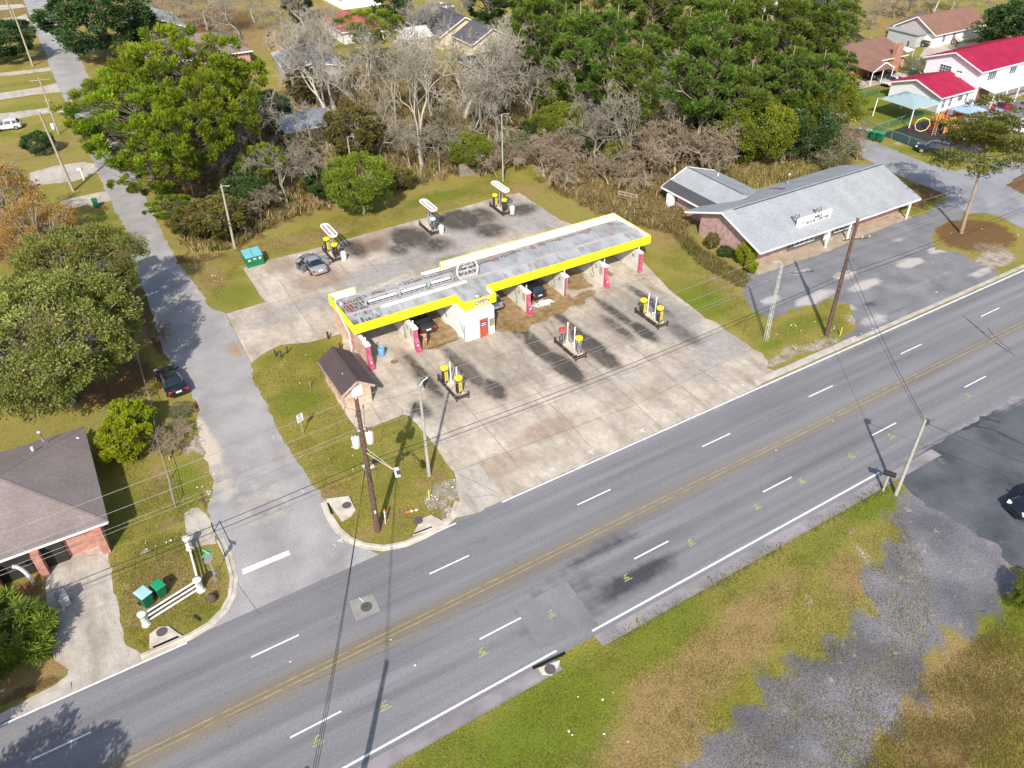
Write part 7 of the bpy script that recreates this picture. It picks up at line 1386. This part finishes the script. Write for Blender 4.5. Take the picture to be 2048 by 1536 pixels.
bare_tpl('b0', BARKP, seed=1, spread=.75, depth=5, trunkfrac=.3, twig=1.25); bare_tpl('b1', BARKG, seed=2, spread=.6, depth=5, trunkfrac=.3, twig=1.1); bare_tpl('b2', BARKP, seed=5, spread=.95, depth=5, trunkfrac=.26, droop=.3, twig=1.2); bare_tpl('b3', BARKG, seed=9, spread=1.1, depth=5, trunkfrac=.3, droop=.6, twig=1.6); bare_tpl('b4', BARKT, seed=12, spread=.8, depth=5, trunkfrac=.2, droop=.35, multi=4, twig=1.9); bare_tpl('b5', BARKP, seed=16, spread=.55, depth=5, trunkfrac=.22, multi=3, twig=1.3)
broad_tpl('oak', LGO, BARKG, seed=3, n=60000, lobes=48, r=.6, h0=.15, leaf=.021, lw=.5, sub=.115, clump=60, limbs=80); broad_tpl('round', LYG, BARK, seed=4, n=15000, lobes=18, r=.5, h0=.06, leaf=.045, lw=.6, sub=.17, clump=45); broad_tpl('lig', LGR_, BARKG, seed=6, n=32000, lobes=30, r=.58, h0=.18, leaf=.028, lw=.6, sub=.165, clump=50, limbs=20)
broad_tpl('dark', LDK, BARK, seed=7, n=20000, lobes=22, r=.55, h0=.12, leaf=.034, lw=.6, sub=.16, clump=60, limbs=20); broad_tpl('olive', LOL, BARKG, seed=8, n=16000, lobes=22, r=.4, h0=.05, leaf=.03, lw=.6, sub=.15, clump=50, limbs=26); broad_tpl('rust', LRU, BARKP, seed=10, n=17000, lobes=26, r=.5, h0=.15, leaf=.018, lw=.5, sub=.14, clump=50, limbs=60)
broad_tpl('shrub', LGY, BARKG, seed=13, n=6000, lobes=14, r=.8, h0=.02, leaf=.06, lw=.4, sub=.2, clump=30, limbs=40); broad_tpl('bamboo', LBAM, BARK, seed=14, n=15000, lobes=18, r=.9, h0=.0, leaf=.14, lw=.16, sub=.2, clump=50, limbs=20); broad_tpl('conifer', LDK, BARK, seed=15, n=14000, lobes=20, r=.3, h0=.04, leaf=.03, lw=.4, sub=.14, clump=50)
# left pines
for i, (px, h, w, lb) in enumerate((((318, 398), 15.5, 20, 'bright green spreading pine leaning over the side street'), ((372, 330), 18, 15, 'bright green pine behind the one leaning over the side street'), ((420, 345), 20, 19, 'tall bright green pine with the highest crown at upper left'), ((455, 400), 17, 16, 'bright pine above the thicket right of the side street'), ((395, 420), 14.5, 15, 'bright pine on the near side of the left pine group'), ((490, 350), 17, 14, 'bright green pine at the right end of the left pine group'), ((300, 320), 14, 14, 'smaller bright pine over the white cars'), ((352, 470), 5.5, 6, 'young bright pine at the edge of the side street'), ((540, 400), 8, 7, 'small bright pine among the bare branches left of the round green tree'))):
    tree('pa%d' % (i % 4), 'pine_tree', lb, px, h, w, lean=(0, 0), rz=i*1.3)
tree('pa2', 'pine_tree', 'wide low pine reaching farthest left across the side street', (272, 345), 13, 17, rz=2.); tree('pa3', 'pine_tree', 'bright pine between the leaning one and the side street edge', (338, 440), 9.5, 13, rz=4.)
# right pines
PR_ = [((1075, 235), 24, 'leftmost tall pine of the dark wood at top centre'), ((1150, 265), 21, 'dark pine above the leafless thicket, second from left'), ((1215, 300), 22, 'pine with bare straight trunk above the dead trees'), ((1255, 330), 19, 'pine in the middle of the wood with a long reddish trunk'), ((1385, 335), 23, 'pine with the straightest reddish trunk near the bookshop wing'), ((1420, 300), 25, 'tall pine just right of the pale leaning dead tree'), ((1480, 290), 20, 'pine standing behind the bookshop wing'), ((1545, 255), 22, 'pine at the right side of the wood above the brown brush'), ((1580, 300), 15, 'low dense pine over the grey pole behind the bookshop'), ((1610, 240), 20, 'rightmost pine of the wood beside the brick house lawn'), ((1100, 160), 24, 'far pine behind the leftmost pines of the wood'), ((1190, 170), 23, 'far pine at top centre showing behind the bare trunks'), ((1300, 190), 24, 'far pine in the middle of the wood'), ((1360, 230), 18, 'short pine between two long reddish trunks'), ((1450, 190), 24, 'far pine behind the bookshop wing'), ((1530, 170), 22, 'far pine at the right of the wood by the white carport'), ((1050, 110), 20, 'distant pine above the dark-roofed house'), ((1250, 100), 22, 'most distant pine of the wood, centre'), ((1400, 110), 22, 'most distant pine of the wood, right'), ((1150, 60), 20, 'most distant pine of the wood, left'), ((1290, 250), 17, 'small dark pine deep in the wood'), ((1500, 230), 17, 'mid-height pine close behind the bookshop')]
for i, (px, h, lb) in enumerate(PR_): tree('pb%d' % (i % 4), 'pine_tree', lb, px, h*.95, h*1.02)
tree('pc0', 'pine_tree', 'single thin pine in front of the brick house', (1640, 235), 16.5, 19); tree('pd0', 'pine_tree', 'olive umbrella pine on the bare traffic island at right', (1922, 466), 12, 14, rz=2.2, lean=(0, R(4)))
tree('pa1', 'pine_tree', 'bright pine beside the red-roofed house', (750, 135), 11, 15)
# broadleaf
tree('dark', 'oak_tree', 'large dark green oak over the side street at top left', (222, 118), 14, 22); tree('oak', 'oak_tree', 'large olive oak with pale twigs at the left above the corner house', (145, 808), 12, 14, rz=1.2); tree('oak', 'oak_tree', 'smaller olive oak beside the big one with the mailbox', (190, 650), 10.5, 10.5, rz=3.); tree('rust', 'cypress_tree', 'large golden orange tree at the left edge', (30, 525), 12.5, 13.5)
tree('rust', 'cypress_tree', 'golden orange tree behind the olive oak, right of the larger orange one', (115, 560), 9.5, 9.5); tree('round', 'round_shrub', 'larger round yellow-green shrub beside the corner house', (262, 915), 3.6, 4.2, cat='shrub'); tree('round', 'round_shrub', 'smaller round yellow-green shrub behind the larger one', (270, 862), 3.0, 3.6, cat='shrub')
tree('bamboo', 'arching_plant', 'arching long-leaved green plant left of the house driveway', (28, 1290), 2.6, 3., cat='plant'); tree('dark', 'round_bush', 'dark round bush on the far left lawn', (86, 308), 3.4, 4.2, cat='bush'); tree('dark', 'magnolia_tree', 'dark glossy magnolia by the far left power pole', (10, 125), 8, 12)
tree('lig', 'round_tree', 'round bright green tree with slim trunk behind the rear lot', (728, 428), 7.4, 7.2, rz=.5); tree('olive', 'magnolia_tree', 'tall olive-brown tree wrapped in leaves behind the round green tree', (715, 330), 9.5, 9.5); tree('olive', 'magnolia_tree', 'narrow golden-brown tree beside the pale metal shed', (610, 215), 7.5, 7)
tree('lig', 'small_tree', 'small green tree left of the thin grey lamp post', (945, 345), 5.4, 4.8); tree('lig', 'small_tree', 'green leafy shrub between pines above the thicket', (1125, 250), 8, 6.5); tree('shrub', 'grey_green_shrub', 'grey-green shrub behind the bookshop roof', (1650, 335), 4, 4.6, cat='shrub'); tree('lig', 'small_tree', 'small leafy tree at the foot of the dead trees', (1235, 350), 4.5, 3.8)
tree('round', 'shrub', 'olive green shrub at the front left corner of the bookshop', (1490, 528), 2.6, 2.4, cat='shrub'); tree('round', 'shrub', 'small green shrub just in front of the bookshop corner shrub', (1500, 545), 1.5, 1.5, cat='shrub'); tree('olive', 'shrub', 'brown-green shrub against the bookshop gable wall', (1421, 500), 2.4, 2.2, cat='shrub'); tree('dark', 'low_hedge', 'low dark hedge along the bookshop gable wall', (1450, 512), 1.1, 1.9, cat='hedge')
tree('olive', 'bush', 'large olive bush around the leaning pole near the dumpster', (440, 480), 5.8, 9, cat='bush'); tree('olive', 'bush', 'yellowish bush at the woods edge beside the side street', (385, 475), 4.2, 6.5, cat='bush'); tree('dark', 'bush', 'dark green bush in the thicket beside the left pines', (500, 420), 5, 6, cat='bush'); tree('dark', 'bush', 'dark bush behind the round green tree', (665, 400), 4.5, 6, cat='bush'); tree('olive', 'bush', 'olive bush in the thicket under the bare trees', (800, 380), 3.2, 5, cat='bush')
tree('dark', 'bush', 'dark evergreen bush under the leftmost wood pine', (1065, 290), 4, 4.5, cat='bush'); tree('conifer', 'cedar_tree', 'dark cedar between the two top centre houses', (790, 60), 13, 16); tree('conifer', 'cedar_tree', 'dark evergreen at the top behind the charcoal-roofed house', (975, 60), 12, 20); tree('dark', 'oak_tree', 'dark oak beside the transformer pole at the top right corner', (2035, 120), 11, 16); tree('conifer', 'cedar_tree', 'dark evergreens patch at the top beside the bare oak', (600, 45), 10, 14)
tree('shrub', 'bush', 'pale twiggy shrub beside the brick house chimney', (1830, 150), 3, 3, cat='shrub'); tree('dark', 'bush', 'dark palm-like bush by the brick house corner', (1650, 140), 3.5, 3.5, cat='bush'); tree('lig', 'bush', 'green leafy bush at the lower right edge', (2065, 1215), 2.2, 2.6, cat='bush'); tree('shrub', 'bush', 'small weedy shrub beside the lying black car on the verge', (362, 830), .9, 1.2, cat='shrub')
tree('dark', 'hedge', 'dark clipped hedge beyond the far left lawn', (35, 62), 2.5, 6, cat='hedge')
for i, (px, h, w, lb, kd) in enumerate((((1500, 335), 9, 9, 'leafy tree at the woods edge behind the bookshop wing', 'lig'), ((1590, 322), 8, 9, 'dark leafy tree beside the grey pole behind the bookshop', 'dark'), ((1560, 300), 10, 9, 'green understorey tree under the rightmost pines', 'lig'), ((1120, 290), 6, 7, 'green understorey tree left of the twisted dead tree', 'lig'), ((1430, 318), 7, 7, 'dark understorey tree behind the pale leaning dead tree', 'dark'), ((1175, 320), 5, 6, 'dark low tree above the brown brush', 'dark'), ((1640, 270), 9, 9, 'leafy tree beyond the wood edge near the green fence', 'lig'), ((1340, 330), 4.5, 6, 'olive shrub at the feet of the dead trees', 'olive'), ((600, 330), 5, 7, 'olive shrub among the leafless trees by the bluish shed', 'olive'), ((870, 300), 5, 7, 'olive shrub behind the tallest pale tree', 'olive'), ((540, 260), 6, 8, 'dark green shrub behind the left pines', 'dark'), ((960, 330), 3.5, 5, 'olive shrub beside the thin grey lamp post', 'olive'), ((1050, 320), 3.2, 5, 'grey-green shrub right of the thin grey lamp post', 'shrub'), ((640, 390), 3.5, 5.5, 'olive shrub behind the left oval light', 'olive'), ((1000, 180), 6, 8, 'dark shrub below the dark-roofed house', 'dark'), ((780, 160), 5, 7, 'olive shrub by the cream shed', 'olive'))): tree(kd, 'understorey_tree' if 'tree' in lb.split('the')[0] else 'shrub', lb, px, h, w, cat='tree' if 'tree' in lb.split(' ')[:3] else 'shrub')
for i, (px, h, lb) in enumerate((((1470, 325), 15, 'lower pine filling the wood edge behind the bookshop wing'), ((1550, 310), 16, 'lower pine at the wood edge left of the grey pole'), ((1615, 300), 15, 'lower pine at the right corner of the wood'), ((1590, 215), 19, 'pine beyond the right corner of the wood'), ((1130, 210), 17, 'lower pine on the left flank of the wood'), ((1660, 250), 12, 'small pine by the brick house driveway'), ((1340, 180), 22, 'broad pine at the middle top of the wood'), ((1480, 140), 22, 'broad far pine at the right top of the wood'))): tree('pb%d' % ((i+1) % 4), 'pine_tree', lb, px, h, h*1.15)
# leafless
BT = [('b0', (845, 340), 19, 1.0, 'tallest pale leafless tree behind the middle rear island'), ('b5', (705, 235), 15, 1.1, 'vase-shaped pale leafless tree in front of the red-roofed house'), ('b1', (795, 262), 15, .9, 'slender leafless tree left of the tallest pale one'), ('b5', (890, 255), 16, 1.0, 'pale leafless tree below the dark-roofed house'), ('b2', (935, 300), 13, 1.1, 'crooked leafless tree above the small green tree'), ('b3', (995, 285), 11, 1.1, 'drooping leafless tree around the thin grey lamp post'), ('b1', (650, 230), 12, 1.2, 'brownish leafless tree over the pale metal shed'), ('b2', (545, 360), 13, 1.1, 'pale leafless tree right of the left pine group'),
      ('b3', (575, 410), 8, 1.2, 'low drooping leafless tree behind the green dumpster'), ('b3', (630, 400), 8.5, 1.2, 'low drooping leafless tree left of the round green tree'), ('b4', (520, 440), 4.5, 1.3, 'bare tangled shrub at the woods edge behind the dumpster'), ('b2', (620, 320), 10, 1., 'mid-height leafless tree in front of the bluish shed'), ('b1', (1010, 215), 13, 1., 'leafless tree against the dark-roofed house eaves'), ('b3', (1060, 270), 12, 1.2, 'wide drooping leafless tree at the right of the lamp post'),
      ('b4', (1120, 350), 6, 1.4, 'bare fan-shaped shrub in the brown brush behind the lot'), ('b3', (1190, 345), 8, 1.2, 'tangled leafless tree over the brown brush'), ('b0', (1262, 345), 12.5, .9, 'dead pale tree with twisted arms in the wood'), ('b0', (1330, 290), 15, 1., 'pale leaning dead tree with pinkish twigs among the pines'), ('b4', (1235, 370), 5, 1.3, 'bare arching shrub below the dead pale tree'), ('b4', (1310, 350), 7, 1.3, 'bare arching shrub left of the bookshop wing'), ('b4', (1370, 345), 8, 1.4, 'large fan of bare brown stems by the bookshop wing'),
      ('b3', (1440, 340), 7.5, 1.3, 'drooping bare branches over the bookshop wing roof'), ('b4', (1490, 320), 5, 1.4, 'bare spreading shrub behind the bookshop wing'), ('b3', (1640, 300), 7, 1.2, 'bare grey bush behind the bookshop beside the cross street'), ('b2', (640, 170), 12, 1., 'leafless tree in front of the white wall of the red-roofed house'), ('b2', (480, 75), 10.5, 1.6, 'spreading bare oak behind the brown hip roof'), ('b3', (415, 60), 9, 1.7, 'low bare oak left of the spreading one at the top'), ('b0', (610, 60), 10, 1.4, 'white-limbed bare tree at the top left of the red-roofed house'),
      ('b5', (860, 75), 9, 1.3, 'bare tree in front of the white pickup at the top'), ('b1', (930, 75), 10, 1.3, 'bare tree right of the white pickup at the top'), ('b1', (1345, 210), 14, 1., 'grey leafless tree deep among the pines'), ('b5', (1210, 240), 12, 1., 'thin leafless saplings among the pines'), ('b1', (740, 180), 12, 1., 'leafless tree under the bright pine by the red-roofed house'), ('b5', (960, 200), 13, 1., 'leafless tree between the cream and the dark roofs'), ('b2', (760, 320), 10, 1.1, 'twisted leafless tree right of the olive-brown tree'), ('b3', (880, 345), 7, 1.2, 'low drooping leafless tree at the grass edge behind the middle rear island'),
      ('b4', (1700, 300), 4, 1.4, 'bare thorny shrub at the corner of the cross street'), ('b5', (1885, 35), 8, 1.4, 'bare tree behind the white house with brown roof'), ('b1', (1930, 40), 8, 1.4, 'second bare tree behind the white house, farther right'), ('b5', (1790, 30), 8, 1.4, 'bare tree at the top edge beside the white outbuilding'), ('b3', (355, 70), 8, 1.6, 'low bare tree at the top right of the dark green oak'), ('b2', (440, 95), 8, 1.5, 'low bare tree in front of the spreading bare oak'), ('b1', (540, 100), 8, 1.5, 'bare tree left of the orange brick chimney'), ('b3', (565, 60), 9, 1.6, 'bare tree between the bare oak and the white-limbed one'), ('b1', (330, 45), 8, 1.5, 'bare tree at the top edge beside the dark green oak'), ('b5', (660, 100), 8, 1.3, 'bare tree at the left wall of the red-roofed house'), ('b2', (510, 45), 9, 1.5, 'bare tree at the top edge left of the dark evergreens'), ('b3', (1740, 60), 6, 1.5, 'low bare tree left of the white house with brown roof'), ('b1', (1980, 60), 7, 1.4, 'bare tree left of the transformer pole at top right'), ('b4', (343, 900), 2.3, 1.3, 'bare tan shrub beside the round yellow-green shrubs'), ('b4', (310, 690), 2.2, 1.3, 'thin bare twigs beside the parked black car'), ('b3', (20, 480), 9, 1.2, 'pale bare branches in front of the golden orange tree'), ('b4', (985, 345), 4.5, 1.3, 'bare shrub at the foot of the thin grey lamp post'), ('b4', (700, 410), 3.5, 1.3, 'small bare shrub beside the trunk of the round green tree')]
for i, (kd, px, h, wf, lb) in enumerate(BT): tree(kd, 'leafless_shrub' if 'shrub' in lb or 'stems' in lb else 'leafless_tree', lb, px, h, h*wf*.95, rz=i*1.7, cat='shrub' if 'shrub' in lb or 'stems' in lb else 'tree')
SAP = ['behind the bluish shed', 'left of the pale metal shed', 'below the vase-shaped tree', 'just right of the vase-shaped tree', 'under the cream house gable', 'below the dark-roofed house corner', 'at the left of the brown brush', 'between the brush and leftmost pines', 'beside the twisted dead tree', 'right of the twisted dead tree', 'by the bookshop wing pine', 'between the two dead trees', 'left of the small green tree', 'beside the tallest pale tree', 'over the olive-brown tree', 'above the crooked tree', 'left of the lamp post top', 'behind the left pines', 'behind the bookshop wing ridge', 'under the middle pines']
for i, (px, py) in enumerate(((555, 300), (590, 180), (680, 280), (770, 230), (830, 210), (1040, 160), (1110, 330), (1160, 310), (1220, 330), (1290, 320), (1400, 345), (1350, 320), (900, 320), (820, 340), (740, 300), (960, 240), (1000, 250), (450, 330), (1450, 320), (1280, 270))):
    tree('b%d' % (1, 3, 4, 2)[i % 4], 'leafless_sapling', 'leafless sapling in the woods '+SAP[i], (px, py), (9, 7, 5, 10)[i % 4], (9, 8, 6, 9)[i % 4], rz=i*2.1, group='saplings in the woods')
# brush, dead grass, leaf litter: countless
def scatter(name, poly, n, hmin, hmax, mat, per=9, wd=.03, arch=.6, label=None, seed=1, excl=None):
    r2 = np.random.default_rng(seed); P = np.array([(p[0], p[1]) for p in poly]); lo, hi = P.min(0), P.max(0); pts = np.zeros((0, 2))
    while len(pts) < n:
        q = r2.uniform(lo, hi, (n*2, 2)); q = q[inpoly(q, [tuple(p) for p in P])]; dn = np.sin(q[:, 0]*.9+1.3*np.sin(q[:, 1]*.7))*np.sin(q[:, 1]*1.1+q[:, 0]*.3); q = q[r2.uniform(-1, 1, len(q)) < dn+.35]; pts = np.concatenate([pts, q])
    pts = pts[:n]; base = np.repeat(pts, per, 0)+r2.normal(size=(n*per, 2))*.22; m = len(base); a = r2.uniform(0, 2*PI, m); h = np.repeat(r2.uniform(hmin, hmax, n), per)*r2.uniform(.5, 1.1, m); sp = h*arch*r2.uniform(.2, 1, m)
    p0 = np.column_stack([base, np.zeros(m)]); dx = np.column_stack([np.cos(a), np.sin(a), np.zeros(m)]); sd_ = np.column_stack([-np.sin(a), np.cos(a), np.zeros(m)])*wd*r2.uniform(.5, 1.5, (m, 1))
    p1 = p0+dx*sp[:, None]*.35+np.array([0, 0, 1])*h[:, None]*.7; p2 = p0+dx*sp[:, None]+np.array([0, 0, 1])*h[:, None]*r2.uniform(.7, 1, (m, 1))
    V = np.stack([p0-sd_, p0+sd_, p1+sd_*.8, p1-sd_*.8, p1-sd_*.8, p1+sd_*.8, p2+sd_*.25, p2-sd_*.25], 1).reshape(-1, 3); Fa = np.arange(len(V)).reshape(-1, 4)
    me = npmesh(name, V, Fa, mat, np.repeat(r2.uniform(0, 1, m), 8)); o = bpy.data.objects.new(name, me); C.objects.link(o); o['kind'] = 'stuff'
    return o
LBR = Mleaf('brush_tan', (.22, .14, .055), (.46, .34, .17), trans=.15, sc=.2); LBO = Mleaf('brush_olive', (.075, .08, .02), (.22, .19, .06), trans=.2, sc=.25); LGE = Mleaf('weed_green', (.08, .12, .012), (.2, .23, .03), trans=.25)
scatter('undergrowth', WOODS, 12000, .3, 1.5, LBR, 9, .024, 1.2, seed=1); scatter('underbrush', WOODS, 6500, .3, 1.2, LBO, 12, .06, 1.1, seed=2)
edge = PX([(1085, 330), (1115, 385), (1190, 425), (1290, 455), (1372, 475), (1375, 430), (1335, 372), (1420, 335), (1500, 372), (1540, 350), (1480, 300), (1250, 320)]); scatter('tall_dry_grass', edge, 6500, .25, .85, Mleaf('dry_tall', (.13, .1, .03), (.36, .27, .11), trans=.2, sc=.3), 12, .035, 1., seed=3)
scatter('tall_dry_grass', PX([(1500, 380), (1440, 345), (1560, 305), (1700, 330), (1640, 345)]), 2000, .5, 1.3, bpy.data.materials['dry_tall'], 12, .035, .5, seed=4)
scatter('edge_weeds', PX([(1372, 470), (1400, 500), (1460, 535), (1500, 560), (1480, 575), (1400, 530), (1345, 470)]), 900, .15, .6, LBO, 8, .03, .8, seed=5)
lawns = [PX([(505, 760), (545, 700), (660, 690), (640, 740), (700, 860), (810, 840), (905, 940), (905, 1020), (850, 1060), (770, 1085), (700, 1065)]), PX([(1320, 520), (1510, 690), (1680, 690), (1700, 610), (1570, 640), (1480, 600), (1440, 540), (1330, 460)]), PX([(850, 430), (480, 530), (430, 600), (370, 520), (480, 500), (700, 425), (1000, 350), (1030, 380)]), [RD(-8, 22).xy, RD(46, 22).xy, Vector((40, 14)), Vector((20, 2)), Vector((0, 2)), Vector((-8, 10))], PX([(1840, 1380), (2048, 1200), (2100, 1300), (2080, 1560), (1700, 1560)]), PX([(225, 1100), (370, 1060), (450, 1150), (440, 1220), (290, 1300), (250, 1260)]), PX([(210, 880), (330, 940), (410, 1000), (370, 1040), (220, 1090)])]
for i, l in enumerate(lawns): scatter('lawn_grass', l, (3800, 3000, 3600, 16000, 5000, 2200, 1500)[i], .04, .13, bpy.data.materials.get('lawn_blade') or Mleaf('lawn_blade', (.12, .12, .02), (.3, .27, .06), trans=.3, hue=.03), 7, .014, 1.2, seed=10+i)
scatter('kerb_weeds', [RD(20, 22.5).xy, RD(46, 22.5).xy, RD(46, 22.0).xy, RD(20, 22.0).xy], 500, .05, .2, LBO, 7, .02, 1., seed=30)

tree('oak', 'oak_tree', 'oak beyond the lower left corner shading the driveway', None, 9.5, 9, xy=(-18.5, 35.5)); tree('lig', 'oak_tree', 'tree beyond the bottom left corner shading the main road', None, 10, 9, xy=(-17.2, 21.5))
